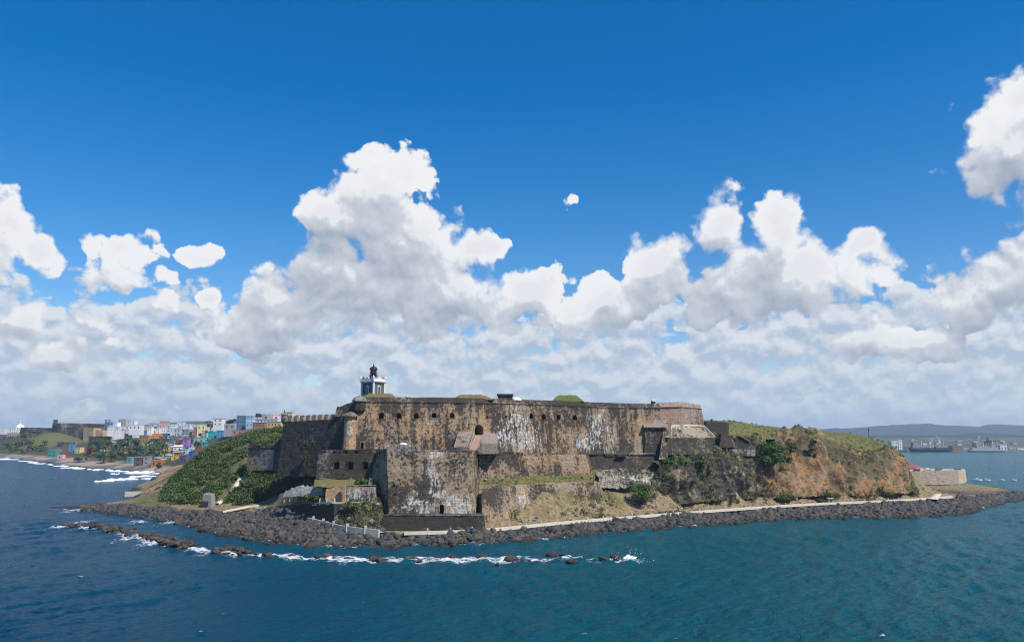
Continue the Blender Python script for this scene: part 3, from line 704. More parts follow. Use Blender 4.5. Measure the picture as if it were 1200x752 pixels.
# ------------------------------------------------------------------ masonry helpers
CA, SA = math.cos(PITCH), math.sin(PITCH)
def proj(p):
    p = np.asarray(p, float); x, y, z = p[..., 0], p[..., 1], p[..., 2] - CAM_H
    fw = y * CA + z * SA; up = -y * SA + z * CA
    return np.stack([600 + F * x / fw, 376 - F * up / fw], -1)
def inward(poly):
    p = np.asarray(poly, float)[:, :2]; n = len(p); out = []
    for i in range(n):
        a = p[min(i + 1, n - 1)] - p[max(i - 1, 0)]; a = a / (np.linalg.norm(a) + 1e-9); out.append([-a[1], a[0]])
    return np.array(out)
def ring_from(base, top, thick):
    nb = inward(base); b2 = [np.array([b[0] + n[0] * thick, b[1] + n[1] * thick, b[2]]) for b, n in zip(base, nb)]
    nt = inward(top); t2 = [np.array([t[0] + n[0] * thick, t[1] + n[1] * thick, t[2]]) for t, n in zip(top, nt)]
    return list(base) + b2[::-1], list(top) + t2[::-1]
def solid(base, top, step=1.0, amp=0.12, jag=0.0, seed=1, freq=0.7, mids=()):
    """closed ring of masonry, battered faces, worn surface; returns V grid, faces"""
    rows = [list(base)] + [list(m) for m in mids] + [list(top)]
    rows = np.array([list(r) + [r[0]] for r in rows]); A = resample(rows, step, step)[:, :-1]
    R, C = A.shape[:2]
    ext = np.concatenate([A[:, -1:], A, A[:, :1]], 1); n = gnormals(ext)[:, 1:-1]
    d = fbm(A.reshape(-1, 3) * freq, 3, seed).reshape(R, C) * amp
    A = A + n * d[..., None]
    if jag: A[-1, :, 2] += fbm(A[-1] * 0.8, 3, seed + 9) * jag
    idx = np.arange(R * C).reshape(R, C); f = []
    for i in range(R - 1):
        for j in range(C): f.append((idx[i, j], idx[i, (j + 1) % C], idx[i + 1, (j + 1) % C], idx[i + 1, j]))
    f.append(tuple(idx[0, ::-1])); f.append(tuple(idx[-1]))
    return A.reshape(-1, 3), f
def wall(name, mat, parent, base, top, thick=3.0, step=1.0, amp=0.12, jag=0.0, seed=1, cut=None, ring=False, mids=()):
    b, t = (base, top) if ring else ring_from(base, top, thick)
    mb = MB().add(*solid(b, t, step, amp, jag, seed, mids=mids)); o = mb.build(name, mat, parent)
    if cut is not None and cut.n:
        c = cut.build('cutter', None, None); c.location = (0, 0, 0)
        o2 = o.copy(); COL.objects.link(o2); o2.parent = None; o2.location = parent.location if parent else (0, 0, 0)
        md = o2.modifiers.new('b', 'BOOLEAN'); md.object = c; md.operation = 'DIFFERENCE'; md.solver = 'EXACT'
        bpy.context.view_layer.update()
        me = bpy.data.meshes.new_from_object(o2.evaluated_get(bpy.context.evaluated_depsgraph_get()))
        if len(me.polygons) > 10:
            me.materials.clear(); me.materials.append(mat); o.data = me
        else: print('BOOLEAN FAILED', name)
        bpy.data.objects.remove(o2); bpy.data.objects.remove(c)
    return o
def face_at(base, top, px, py):                              # spot of the battered face seen at (px, py), with its outward direction
    base, top = np.asarray(base, float), np.asarray(top, float); K = len(base) - 1
    best = None
    for j in range(K):
        u = np.linspace(0, 1, 160)[:, None, None]; v = np.linspace(0, 1, 80)[None, :, None]
        b = base[j] + (base[j + 1] - base[j]) * u; t = top[j] + (top[j + 1] - top[j]) * u
        g = b + (t - b) * v; q = proj(g); d = np.linalg.norm(q - np.array([px, py]), axis=-1); i = np.unravel_index(d.argmin(), d.shape)
        if best is None or d[i] < best[0]:
            a = (base[j + 1] - base[j])[:2]; a = a / np.linalg.norm(a); best = (d[i], g[i], np.array([a[1], -a[0], 0.0]))
    return best[1], best[2]
def arch_outline(c, nrm, w, hgt, arched=True, n=9):
    t = np.array([-nrm[1], nrm[0], 0.0]); up = np.array([0, 0, 1.0]); r = w / 2
    pts = [c - t * r, c + t * r]
    if arched:
        for k in range(n + 1):
            a = math.pi * k / n; pts.append(c + t * (r * math.cos(a)) + up * (hgt - r + r * math.sin(a)))
    else: pts += [c + t * r + up * hgt, c - t * r + up * hgt]
    return pts
def opening(cut, parent, base, top, px, py, w, hgt, mat, arched=True, depth=1.6, name='embrasure', sill=True, frame=0.28, label=None):
    """cuts a real recess; the part is its stone surround with sill, its sub-part a black panel painted as the shade within"""
    c, nrm = face_at(base, top, px, py); c = c - np.array([0, 0, hgt / 2])
    o = np.array(arch_outline(c, nrm, w, hgt, arched))
    cut.prism(o + nrm * 1.2, -nrm * (depth + 1.2))
    mb = MB(); o1 = np.array(arch_outline(c - np.array([0, 0, .02]), nrm, w + 2 * frame, hgt + frame, arched)); n = len(o1)
    for dy0, dy1 in ((0.16, -0.55),):
        a0, a1, b0, b1 = o + nrm * dy0, o + nrm * dy1, o1 + nrm * dy0, o1 + nrm * dy1
        v = np.vstack([a0, a1, b0, b1]); f = []
        for i in range(1, n):
            j = (i + 1) % n
            f += [(i, j, 2 * n + j, 2 * n + i), (i, n + i, n + j, j), (2 * n + i, 2 * n + j, 3 * n + j, 3 * n + i)]
        mb.add(v, f)
    t = np.array([-nrm[1], nrm[0], 0.0])
    if sill:
        a, b_ = c - t * (w / 2 + frame * 1.4), c + t * (w / 2 + frame * 1.4); z = np.array([0, 0, .34])
        mb.prism([a + nrm * .32 - z, b_ + nrm * .32 - z, b_ + nrm * .32, a + nrm * .32], -nrm * 0.8)
    e = mb.build(name, mat, parent)
    if label: e['label'] = label
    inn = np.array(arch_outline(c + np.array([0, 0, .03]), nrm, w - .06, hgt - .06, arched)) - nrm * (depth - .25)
    MB().prism(inn, -nrm * 0.2).build('opening', M_SHADE, e)  # back panel whose black colour paints the unlit interior
    return e
def PL(lst): return [P(*q) for q in lst]
def hull(name, pts, mat, parent, jit=0.0, sub=0):
    bm = bmesh.new(); off = np.zeros(3); q = parent
    while q is not None: off = off + np.array(q.location); q = q.parent
    for p in pts: bm.verts.new(np.asarray(p) - off)
    r = bmesh.ops.convex_hull(bm, input=bm.verts)
    bmesh.ops.delete(bm, geom=[v for v in r['geom_interior'] if isinstance(v, bmesh.types.BMVert)], context='VERTS')
    if sub:
        bmesh.ops.subdivide_edges(bm, edges=bm.edges, cuts=sub, use_grid_fill=True)
    if jit:
        co = np.array([v.co[:] for v in bm.verts]); d = np.stack([fbm(co * .6 + k * 31, 3, 40 + k) for k in range(3)], 1) * jit
        for v, dd in zip(bm.verts, d): v.co += Vector(dd)
    bmesh.ops.recalc_face_normals(bm, faces=bm.faces)
    me = bpy.data.meshes.new(name); bm.to_mesh(me); bm.free(); me.materials.append(mat)
    o = bpy.data.objects.new(name, me); COL.objects.link(o)
    if parent is not None: o.parent = parent
    return o
def drop(pts, z): return [np.array([p[0], p[1], z]) for p in pts]
def lift(pts, dz, dy=0.0): return [np.asarray(p) + np.array([0, dy, dz]) for p in pts]

# stone of each wall, with its own remains and stains, and one painted crease shade
S_MAIN = stone('stone_upper_wall', .58, .70, white=[(607, 500, 298, 6.5, 9), (615, 515, 300, 8, 6), (590, 510, 297, 5, 5), (704, 500, 314, 6, 9), (692, 518, 313, 8, 5), (719, 515, 316, 4, 8)],
               orange=[(440, 490, 285, 3, 8), (575, 485, 296, 5, 6)], darks=[(460, 512, 287, 8, 6), (550, 482, 292, 1.2, 10), (735, 502, 318, 5, 5), (670, 495, 309, 8, 7), (520, 515, 290, 9, 6), (430, 500, 285, 3, 9)], streak=1.0)  # the tall thin dark patch paints shade along the wall's crease
S_CORNER = stone('stone_corner_bastion', .86, .10, base=(.17, .155, .13), streak=.8)
S_PLASTER = stone('stone_pilaster', .22, .95, white=[(409, 505, 281, 1.6, 2.8)], orange=[(405, 514, 281, 2.2, 2)])
S_WATER = stone('stone_water_bastion', .52, .36, base=(.32, .245, .160), white=[(506, 545, 258, 1.5, 7), (510, 560, 257, 2.2, 3.5), (513, 532, 259, 2.6, 2), (537, 592, 257, 6, 4.5), (500, 594, 257, 5, 2.6), (484, 590, 257, 4, 3), (515, 578, 257, 5, 1.5), (486, 577, 257, .9, 1)],
                orange=[(466, 593, 257, 6, 4), (480, 585, 257, 7, 2.5), (455, 565, 258, 1.3, 8)], darks=[(535, 552, 258, 5, 7), (470, 535, 259, 7, 2)], course=.5, streak=.35)
S_BASE = stone('stone_base_wall', .80, .05, base=(.13, .12, .105), course=.7)
S_MID = stone('stone_middle_wall', .56, .60, orange=[(568, 552, 294, 3.5, 5), (600, 548, 298, 5, 4), (650, 545, 305, 5, 4), (680, 548, 310, 4, 5)], base=(.27, .22, .16))
S_LOW = stone('stone_lower_wall', .50, .56, orange=[(572, 600, 264, 4.5, 6), (575, 610, 264, 5, 3)], white=[(612, 585, 284, 2.4, 3)], base=(.26, .22, .17))
S_RIGHT = stone('stone_east_bastion', .34, .30, base=(.29, .215, .17), orange=[(782, 486, 335, 4.5, 3.5)], streak=.9)
S_RUIN = stone('stone_ruins', .50, .40, base=(.30, .27, .23), white=[(345, 572, 266, 8, 2.2), (420, 578, 263, 5, 2.4)])
S_GREY = stone('stone_grey', .50, .12, base=(.27, .25, .22))
S_DIM = stone('stone_brown', .62, .30, base=(.23, .185, .135))
S_LOWBEIGE = stone('stone_beige', .12, .14, base=(.46, .38, .29), streak=.7)
M_ROOFST = stone('roof_paving', .40, .20, base=(.25, .20, .16), streak=.3)
M_BRICKRED = stone('brick_paving', .22, .2, base=(.36, .23, .16), streak=.3)
M_DRYGRASS = plain('dry_turf', (.16, .13, .055), 0.95, 0.3, 0.9)
M_TURF = plain('turf', (.12, .13, .035), 0.95, 0.3, 0.9)

# ------------------------------------------------------------------ the fortress
# A: the tall upper wall
A_top = PL([(414, 470, 286), (480, 470, 290), (548, 471, 294.5), (600, 472, 304), (660, 474, 316), (716, 477, 325), (766, 477, 330)])
A_base = [np.array([p[0] * .995, p[1] - 3.0, 25.0]) for p in A_top]
up = thing('fortress_wall', 'tall stained upper wall of the fortress with a row of arched gun openings', 'fortress wall', (A_top[3][0], A_top[3][1], 25.0))
cut = MB()
for px, py in ((447, 487), (467.5, 487), (488, 487), (508.5, 486.5), (530, 486.5)): opening(cut, up, A_base, A_top, px, py, 1.75, 2.0, S_MAIN)
for px, py in ((622.5, 487.5), (637, 488), (654.5, 488.5), (673.5, 489)): opening(cut, up, A_base, A_top, px, py, 1.75, 2.1, S_MAIN)
for px, py in ((571, 488.5), (593, 488)): opening(cut, up, A_base, A_top, px, py, .9, .9, S_MAIN, arched=False, name='vent', sill=False, frame=.15)
opening(cut, up, A_base, A_top, 561, 503.3, 3.6, 4.0, S_MAIN, depth=5.0, name='gateway', sill=False, frame=.5)
opening(cut, up, A_base, A_top, 424.5, 521.5, 1.0, 2.2, S_PLASTER, arched=False, depth=1.4, name='doorway', sill=False)
wall('wall', S_MAIN, up, A_base, A_top, 34.0, 1.1, .16, .1, 3, cut)
par0 = lift(A_top, .02, .5); par1 = lift(A_top, 1.5, 1.3)
wall('parapet', S_DIM, up, par0, par1, 4.0, 1.2, .10, .22, 5)
cor0 = lift(A_top, -.55, -.28); cor1 = lift(A_top, -.15, -.32)
wall('cordon', S_DIM, up, cor0, cor1, .5, 2.0, .04, .0, 6)

def mound(name, label, px0, px1, pyt, pyb, Y, mat, depth=5.0, seed=2):
    c = P((px0 + px1) / 2, pyb, Y); w = (px1 - px0) / F * Y / 2; hgt = (pyb - pyt) / F * Y
    n, m = 26, 14; U, Vv = np.meshgrid(np.linspace(-1, 1, n), np.linspace(-1, 1, m))
    f = np.clip(1.25 - 1.25 * np.maximum(np.abs(U), np.abs(Vv)) ** 1.6, 0, 1); f = np.clip(f * 1.35, 0, 1)
    p = np.stack([c[0] + U * w, c[1] + Vv * depth, c[2] + f * hgt - .3], -1); p[..., 2] += fbm(p.reshape(-1, 3) * .5, 4, seed).reshape(m, n) * .3 * f
    o = grid_mesh(name, p - np.array([c[0], c[1], c[2]]), mat, True); o.location = c; return tag(o, label, 'mound')
mound('turf_mound', 'brown dry turf mound on top of the upper wall above the gateway', 528, 580, 462, 468, 304, M_DRYGRASS)
mound('turf_mound', 'green turf mound on top of the upper wall, east of the white dome tent', 645, 684, 462.5, 470, 325, M_TURF)
mound('rubble_mound', 'brown rubble mound at the foot of the lighthouse', 424, 468, 460, 469, 306, M_DRYGRASS, 6.0, 7)
t = thing('magazine_hut', 'low dark flat roofed hut on the upper wall beside the white dome tent', 'hut', P(592, 467, 309))
c = P(592, 467, 309)
MB().box(c[0] - 2.9, c[0] + 2.9, c[1] - 2.5, c[1] + 3, c[2] - .8, c[2] + 1.1).build('wall', S_DIM, t)
MB().box(c[0] - 3.2, c[0] + 3.2, c[1] - 2.9, c[1] + 3.4, c[2] + 1.1, c[2] + 1.75).build('roof', M_SLATE, t)
c = P(605, 470, 308.5); mb = MB(); pr = [(2.05 * math.cos(a), 1.5 * math.sin(a)) for a in np.linspace(0, math.pi / 2 * .96, 8)]; mb.lathe((c[0], c[1] - 1, c[2] + .1), pr, 20)
tag(mb.build('dome_tent', plain('canvas', (.80, .76, .62), .8, .05), smooth=True), 'small white dome tent on the edge of the upper wall', 'tent')

# gateway ramp in front of the upper wall
t = thing('gateway_ramp', 'brick ramp with slanted side roofs descending from the arched gateway', 'ramp', P(557, 527, 285))
W0 = 26.0
q = PL([(557, 509.5, 294), (566, 509.5, 294), (557.5, 528, 281), (549, 528, 281)]); MB().add(q + drop(q, W0), [(0, 1, 2, 3), (7, 6, 5, 4), (0, 4, 5, 1), (1, 5, 6, 2), (2, 6, 7, 3), (3, 7, 4, 0)]).build('ramp', M_BRICKRED, t)
for (a, b) in (((554.6, 508, 294.2), (547.6, 527, 280.8)), ((566.4, 507.5, 294.2), (558.2, 527, 280.8))):
    pa, pb = P(*a), P(*b); q = [pa, pa + [.55, 0, 0], pb + [.55, 0, 0], pb]; MB().add(q + drop(q, W0), [(0, 1, 2, 3), (7, 6, 5, 4), (0, 4, 5, 1), (1, 5, 6, 2), (2, 6, 7, 3), (3, 7, 4, 0)]).build('parapet', S_GREY, t)
q = PL([(537, 505.5, 292.5), (554, 504.5, 294), (547.8, 523, 283), (531.5, 524, 282.5)]); MB().add(q + drop(q, W0), [(0, 1, 2, 3), (7, 6, 5, 4), (0, 4, 5, 1), (1, 5, 6, 2), (2, 6, 7, 3), (3, 7, 4, 0)]).build('side_roof', M_ROOFST, t)
q = PL([(567.5, 506, 294.5), (583, 508.5, 296), (583, 519.5, 288), (564, 519, 286)]); MB().add(q + drop(q, W0), [(0, 1, 2, 3), (7, 6, 5, 4), (0, 4, 5, 1), (1, 5, 6, 2), (2, 6, 7, 3), (3, 7, 4, 0)]).build('side_roof', M_ROOFST, t)
o = hull('low_parapet', PL([(526, 523, 279.5), (553, 527.5, 276), (553, 531, 276), (526, 529, 279)]) + PL([(528, 523, 283), (553, 527, 281)]), S_GREY, t)

# B: dark corner bastion with merlons
B_top = PL([(332.5, 494, 316), (372, 492, 302), (413, 490, 289)]); B_base = PL([(325, 558, 309), (368, 558, 296), (407, 558, 283.5)])
t = thing('corner_bastion', 'dark shaded corner bastion with a crenellated top at the west end of the fortress', 'bastion', P(370, 556, 303))
wall('wall', S_CORNER, t, B_base, B_top, 34.0, 1.1, .18, .0, 12)
pts = smooth_polyline(B_top, 240); pp = proj(pts); nin = inward(B_top)[1]
def along(px): i = int(np.abs(pp[:, 0] - px).argmin()); return pts[i]
S_MERL = stone('stone_merlons', .25, .30, base=(.32, .27, .21))
for k in range(8):
    a = along(336.5 + k * 7.1); b = along(336.5 + k * 7.1 + 4.2); iv = np.array([*nin, 0])
    m = MB(); z = 2.3 - .05 * k
    v = [a + iv * .1, b + iv * .1, b + iv * 1.9, a + iv * 1.9]; v2 = [p + np.array([0, 0, z]) for p in (a + iv * .4, b + iv * .4)] + [p + np.array([0, 0, z - .5]) for p in (b + iv * 1.9, a + iv * 1.9)]
    m.add(v + v2, [(3, 2, 1, 0), (4, 5, 6, 7), (0, 1, 5, 4), (1, 2, 6, 5), (2, 3, 7, 6), (3, 0, 4, 7)]).build('merlon', S_MERL, t)
a, b = along(393.5), along(412.5)
wall('parapet', S_DIM, t, [a + [0, .3, 0], b + [0, .3, 0]], [a + [0, .7, 1.7], b + [0, .7, 1.5]], 3.0, 1.0, .1, .2, 14)
wall('upper_parapet', S_DIM, t, PL([(392, 488, 294), (416, 487, 292)]), PL([(395, 476.5, 295), (414, 471, 293)]), 6.0, 1.0, .15, .35, 15)
def lathe_thing(name, label, cat, px, py_base, Y, parts, seg=8, a0=.39):
    c = P(px, py_base, Y); t = thing(name, label, cat, c)
    for nm, prof, mat in parts: MB().lathe(c, prof, seg, a0).build(nm, mat, t)
    return t, c
M_SENTRY = stone('stone_sentry', .42, .35, base=(.36, .30, .24))
lathe_thing('sentry_box', 'small domed sentry box at the far west corner of the dark bastion', 'sentry box', 333, 493.5, 315, [
    ('corbel', [(.25, -1.8), (.6, -.9), (1.25, 0)], M_SENTRY), ('shaft', [(1.2, 0), (1.2, 2.5)], M_SENTRY), ('cap', [(1.45, 2.5), (1.45, 2.75), (1.2, 3.2), (.7, 3.6), (.15, 3.8)], M_SENTRY), ('finial', [(.12, 3.8), (.28, 4.1), (.12, 4.4), (.05, 4.7)], M_SLATE)])
t, c = lathe_thing('turret', 'ochre and white rounded turret under a conical cap between two upper walls', 'turret', 409.3, 522, 284, [
    ('shaft', [(2.5, -2.5), (2.35, 1.0), (2.12, 3.0), (2.05, 10.3)], S_PLASTER), ('cap', [(2.9, 10.3), (2.9, 10.7), (1.6, 11.6), (.35, 12.1)], S_DIM)], 14)
t, c = lathe_thing('sentry_box', 'dark eight-sided sentry box on the corner of the tall upper wall', 'sentry box', 421, 480.5, 286.5, [
    ('corbel', [(1.5, -1.2), (2.5, 0)], S_CORNER), ('shaft', [(2.45, 0), (2.45, 3.2)], S_CORNER), ('cap', [(2.85, 3.2), (2.85, 3.55), (2.2, 4.4), (1.0, 5.0), (.2, 5.2)], S_GREY)])

# lighthouse
LY = 308.0; c = P(437, 464.5, LY); rot = math.radians(-34)
M_LHG = plain('grey_render', (.115, .115, .125), .8, .12); M_LHW = plain('pale_stone', (.74, .70, .66), .8, .05); M_LHR = plain('red_brick', (.34, .16, .13), .85, .15)
t = thing('lighthouse', 'grey square lighthouse with a white cornice and black lantern above the fortress', 'lighthouse', c, rz=rot)
def lh(nm, mb, mat, par=None):
    o = mb.build(nm, mat, None); o.parent = par or t; return o
s = 3.05
lh('plinth', MB().box(-s - .25, s + .25, -s - .25, s + .25, -1.5, .55), M_LHW)
lh('tower', MB().box(-s, s, -s, s, .5, 5.3), M_LHG)
for sx in (-1, 1):
    for sy in (-1, 1): lh('corner_pilaster', MB().box(sx * s - .33, sx * s + .33, sy * s - .33, sy * s + .33, .5, 5.25), M_LHW)
lh('cornice', MB().box(-s - .45, s + .45, -s - .45, s + .45, 5.3, 5.65).box(-s - .7, s + .7, -s - .7, s + .7, 5.65, 6.0).box(-s - .5, s + .5, -s - .5, s + .5, 6.0, 6.35), M_LHW)
for (x, y, w, d) in ((0, -s - .35, s + .4, .12), (0, s + .35, s + .4, .12), (-s - .35, 0, .12, s + .4), (s + .35, 0, .12, s + .4)):
    lh('parapet', MB().box(x - w, x + w, y - d, y + d, 6.35, 6.9), M_LHW)
    nrm = (0, -1) if y < -1 else (0, 1) if y > 1 else (-1, 0) if x < 0 else (1, 0)
    for k in (-1, 0, 1):
        cx, cy = (x + k * 2.0, y) if w > 1 else (x, y + k * 2.0); e = .75
        q = [(cx - e, cy, 6.9), (cx + e, cy, 6.9), (cx, cy, 7.75)] if w > 1 else [(cx, cy - e, 6.9), (cx, cy + e, 6.9), (cx, cy, 7.75)]
        lh('battlement', MB().prism(np.array(q) - np.array([nrm[0] * .12, nrm[1] * .12, 0]), (nrm[0] * .24, nrm[1] * .24, 0)), M_LHR if k else M_LHW)
for sx in (-1, 1):
    for sy in (-1, 1): lh('finial', MB().lathe((sx * (s + .4), sy * (s + .4), 6.35), [(.34, 0), (.34, .7), (.48, .75), (.40, 1.1), (.12, 1.5), (.05, 1.8)], 8), M_LHW)
for (x, y, ax) in ((0, -s, 'x'), (s, 0, 'y'), (-s, 0, 'y'), (0, s, 'x')):
    sg = -1 if (x < 0 or y < 0) else 1
    nrm = np.array([0, sg, 0.]) if ax == 'x' else np.array([sg, 0., 0]); cc = np.array([x, y, 1.2]) + nrm * .02
    fr = np.array(arch_outline(cc, nrm, 1.5, 3.1)); e = lh('window_frame', MB().prism(fr, nrm * .14), M_LHW)
    g = np.array(arch_outline(cc + nrm * .12, nrm, .95, 2.65)); lh('pane', MB().prism(g, nrm * .06), M_GLASS, e)
lh('lantern_base', MB().lathe((0, 0, 6.0), [(1.45, 0), (1.45, 1.9), (1.6, 1.95), (1.6, 2.2)], 16), M_IRON)
lh('gallery', MB().lathe((0, 0, 8.2), [(1.75, 0), (1.75, .16)], 16).lathe((0, 0, 9.0), [(1.72, 0), (1.72, .07)], 16), M_IRON)
lh('lantern_glass', MB().lathe((0, 0, 8.3), [(1.15, 0), (1.15, 2.3)], 12), M_GLASS)
m = MB()
for k in range(12): a = 2 * math.pi * k / 12; m.box(1.17 * math.cos(a) - .07, 1.17 * math.cos(a) + .07, 1.17 * math.sin(a) - .07, 1.17 * math.sin(a) + .07, 8.3, 10.6)
lh('lantern_bars', m, M_IRON)
lh('dome', MB().lathe((0, 0, 10.55), [(1.62, 0), (1.62, .18), (1.5, .5), (1.2, .85), (.75, 1.15), (.3, 1.32), (.22, 1.6), (.3, 1.75), (.1, 1.95), (.04, 2.9)], 16), M_IRON)

# D: side battery below the turret, with three gun ports
D_top = PL([(373, 531, 279), (410, 531, 276.5), (450, 531, 274)]); D_base = PL([(370, 561, 277), (410, 561, 274.5), (442, 561, 272.5)])
t = thing('side_battery', 'dark battery wall with three square gun ports above the small lawn', 'battery wall', P(410, 560, 276))
cut = MB(); S_BATT = stone('stone_side_battery', .68, .30, base=(.22, .19, .15))
for px in (394.5, 411, 428.5): opening(cut, t, D_base, D_top, px, 545.5, 2.0, 2.5, S_BATT, arched=False, depth=2.5, name='gun_port', frame=.3)
wall('wall', S_BATT, t, D_base, D_top, 16.0, 1.0, .14, .1, 22, cut)
pts = smooth_polyline(D_top, 200); pp2 = proj(pts)
for k, px in enumerate((382, 394, 407, 419.5, 432)):
    a = pts[int(np.abs(pp2[:, 0] - px).argmin())]; b = pts[int(np.abs(pp2[:, 0] - px - 7).argmin())]
    m = MB(); v = [a + [0, .2, 0], b + [0, .2, 0], b + [0, 1.8, 0], a + [0, 1.8, 0]]; m.add(v + lift(v, 1.1), [(3, 2, 1, 0), (4, 5, 6, 7), (0, 1, 5, 4), (1, 2, 6, 5), (2, 3, 7, 6), (3, 0, 4, 7)]).build('merlon', S_DIM, t)
wall('ledge', S_BATT, t, PL([(375, 529, 280.5), (448, 527.5, 276)]), lift(PL([(375, 529, 280.5), (448, 527.5, 276)]), .5), 6, 2, .05, .0, 24)

# E: the big water bastion
E_base = PL([(424, 577, 273), (455.5, 603, 255.5), (505, 603, 255.5), (556.5, 603, 256)]) + [PZ(563, 284, 14.0)] + [PZ(440, 290, 14)]
E_top = PL([(441, 530, 278), (453.5, 528.5, 258.5), (505, 529, 258.7), (553.5, 530.5, 259)]) + [PZ(558.5, 285, 27.0)] + [PZ(441, 290, 27.8)]
t = thing('water_bastion', 'massive battered bastion of mottled stone nearest the sea, flat terrace on top', 'bastion', P(505, 603, 262))
cut = MB(); opening(cut, t, E_base[:4], E_top[:4], 517.5, 596.5, 1.45, 2.9, S_WATER, depth=2.2, name='doorway', sill=False, frame=.22)
for px, py in ((462, 569), (468, 562), (463, 579)): opening(cut, t, E_base[:4], E_top[:4], px, py, .7, .55, S_WATER, arched=False, depth=1.0, name='weep_hole', sill=False, frame=.1)
wall('wall', S_WATER, t, E_base, E_top, 0, 1.0, .2, .0, 31, cut, ring=True)
wall('parapet', S_GREY, t, lift(PL([(441, 529, 274), (453, 528.3, 259), (492, 528.6, 259)]), -.1), lift(PL([(441, 529, 274), (453, 528.3, 259.2), (492, 528.6, 259.2)]), .75), 1.6, 1.0, .05, .1, 32)
wall('parapet', S_DIM, t, lift(PL([(494, 529.2, 259.2), (553, 530.6, 259.4)]), -.1), lift(PL([(494, 529.2, 259.4), (553, 530.6, 259.6)]), .8), 2.2, 1.0, .08, .2, 33)
m = MB(); a, b = P(446, 527, 262), P(495, 527.5, 262.5)
for k in range(22):
    p = a + (b - a) * k / 21; m.box(p[0] - .05, p[0] + .05, p[1] - .05, p[1] + .05, 27.7, 29.5)
m.tube([(*a[:2], 29.4), (*b[:2], 29.4)], .05, 4).tube([(*a[:2], 28.9), (*b[:2], 28.9)], .04, 4); m.build('railing', M_GREYC, t)

# F: black base wall at the waterside
F_base = [p * [1, 1, 0] + [0, 0, 1.2] for p in PL([(445, 623.5, 248.4), (569, 623, 248.4)])]; F_top = PL([(449, 604, 249.4), (565.5, 604, 249.4)])
t = thing('base_wall', 'long low black stone wall along the foot of the water bastion', 'wall', P(505, 622, 251))
wall('wall', S_BASE, t, F_base, F_top, 9.0, .9, .12, .05, 41)
wall('coping', S_GREY, t, lift(F_top, .0, -.15), lift(F_top, .3, -.15), .9, 1.0, .05, .08, 42)

# G: middle wall with a ruined top, east of the gateway
G_base = PL([(560.5, 574, 286), (572, 561, 291.5), (600, 560, 296), (640, 559, 303), (690, 559, 311), (699, 558, 317)])
G_top = PL([(561.5, 533, 289.5), (570, 533, 293), (600, 533, 297.5), (640, 533, 304.5), (686, 532, 312.5), (691, 533, 319)])
t = thing('middle_wall', 'ochre and grey middle wall with a ruined top below the white stained wall', 'wall', P(630, 559, 304))
wall('wall', S_MID, t, lift(G_base, -2.5, -.4), G_top, 9.0, 1.0, .2, .15, 51)
pts = smooth_polyline(G_top, 300); pp3 = proj(pts); rm = random.Random(4); px = 571.0
while px < 684:
    w = rm.uniform(6, 13); a = pts[int(np.abs(pp3[:, 0] - px).argmin())]; b = pts[int(np.abs(pp3[:, 0] - px - w).argmin())]
    v = [a + [0, .3, 0], b + [0, .3, 0], b + [0, 2.6, 0], a + [0, 2.6, 0]]; hh = rm.uniform(.5, 1.3)
    hull('merlon', v + lift(v, hh), S_DIM, t, .18, 2); px += w + rm.uniform(1.2, 3.5)
G2_base = PL([(692, 550, 316.5), (740, 550, 321), (776, 549, 325)]); G2_top = PL([(692, 535, 318), (740, 534, 322.5), (775, 533, 326.5)])
t = thing('east_battery', 'low dark battery wall under flat slabs, east of the ochre middle wall', 'battery wall', P(735, 549, 322))
wall('wall', stone('stone_east_battery', .60, .42, base=(.21, .175, .13)), t, G2_base, G2_top, 8.0, 1.0, .16, .2, 61)
for (x0, x1, y) in ((694, 706, 531), (709, 720, 531), (723, 734, 531)):
    q = PL([(x0, y + 3.5, 319), (x1, y + 3.5, 320), (x1, y + 2, 323), (x0, y + 2, 322)]); hull('merlon', q + lift(q, .9), S_DIM, t, .12, 1)
q = PL([(737, 533, 322), (773, 532.5, 325.5), (766, 527.5, 332), (738, 528, 330)]); hull('roof_slab', q + lift(q, .45), S_GREY, t)
# H: lower wall with a rounded corner
H_base = PL([(560, 604, 268), (566, 615, 259.5), (583, 611, 264), (600, 603, 274), (640, 598, 283), (700, 594, 296), (709, 592, 302)])
H_top = PL([(558, 580, 271), (564, 578, 263), (579, 571, 269), (600, 569.5, 278), (640, 567, 287), (698, 564, 299), (705, 565, 305)])
t = thing('lower_wall', 'lower retaining wall with a rust red rounded corner beside the base wall', 'wall', P(630, 598, 282))
wall('wall', S_LOW, t, lift(H_base, -3.5, -.5), H_top, 5.0, .9, .25, .3, 71)

PLs = lambda l: PL([(x, y, Y * 1.045) for x, y, Y in l])
# east bastion, its slope and the small buildings beside it
I_base = PLs([(763, 526, 318.5), (797, 525, 320.5), (830, 523, 337), (829, 521, 347)]); I_top = PLs([(765, 477, 321), (798, 476, 323), (822, 478.5, 341), (820.5, 479, 352)])
t = thing('east_bastion', 'reddish east bastion with a rounded parapet at the right end of the upper wall', 'bastion', P(797, 525, 340))
wall('wall', S_RIGHT, t, I_base, I_top, 24.0, 1.1, .15, .0, 81)
wall('cordon', S_DIM, t, lift(I_top, -.5, -.35), lift(I_top, -.1, -.4), .7, 2.0, .05, 0, 82)
wall('parapet', S_RIGHT, t, lift(I_top, 0, .2), PLs([(767, 472.5, 322.5), (797, 471, 324.5), (821, 474, 343), (819.5, 474.5, 353)]), 6.0, 1.1, .15, .3, 83)
lathe_thing('ventilation_cap', 'small round stone cap standing on the parapet of the east bastion', 'vent', 765.5, 472.5, 338, [('drum', [(1.0, -.6), (1.0, .9)], S_GREY), ('dome', [(1.15, .9), (.9, 1.4), (.3, 1.75)], M_CONC)])
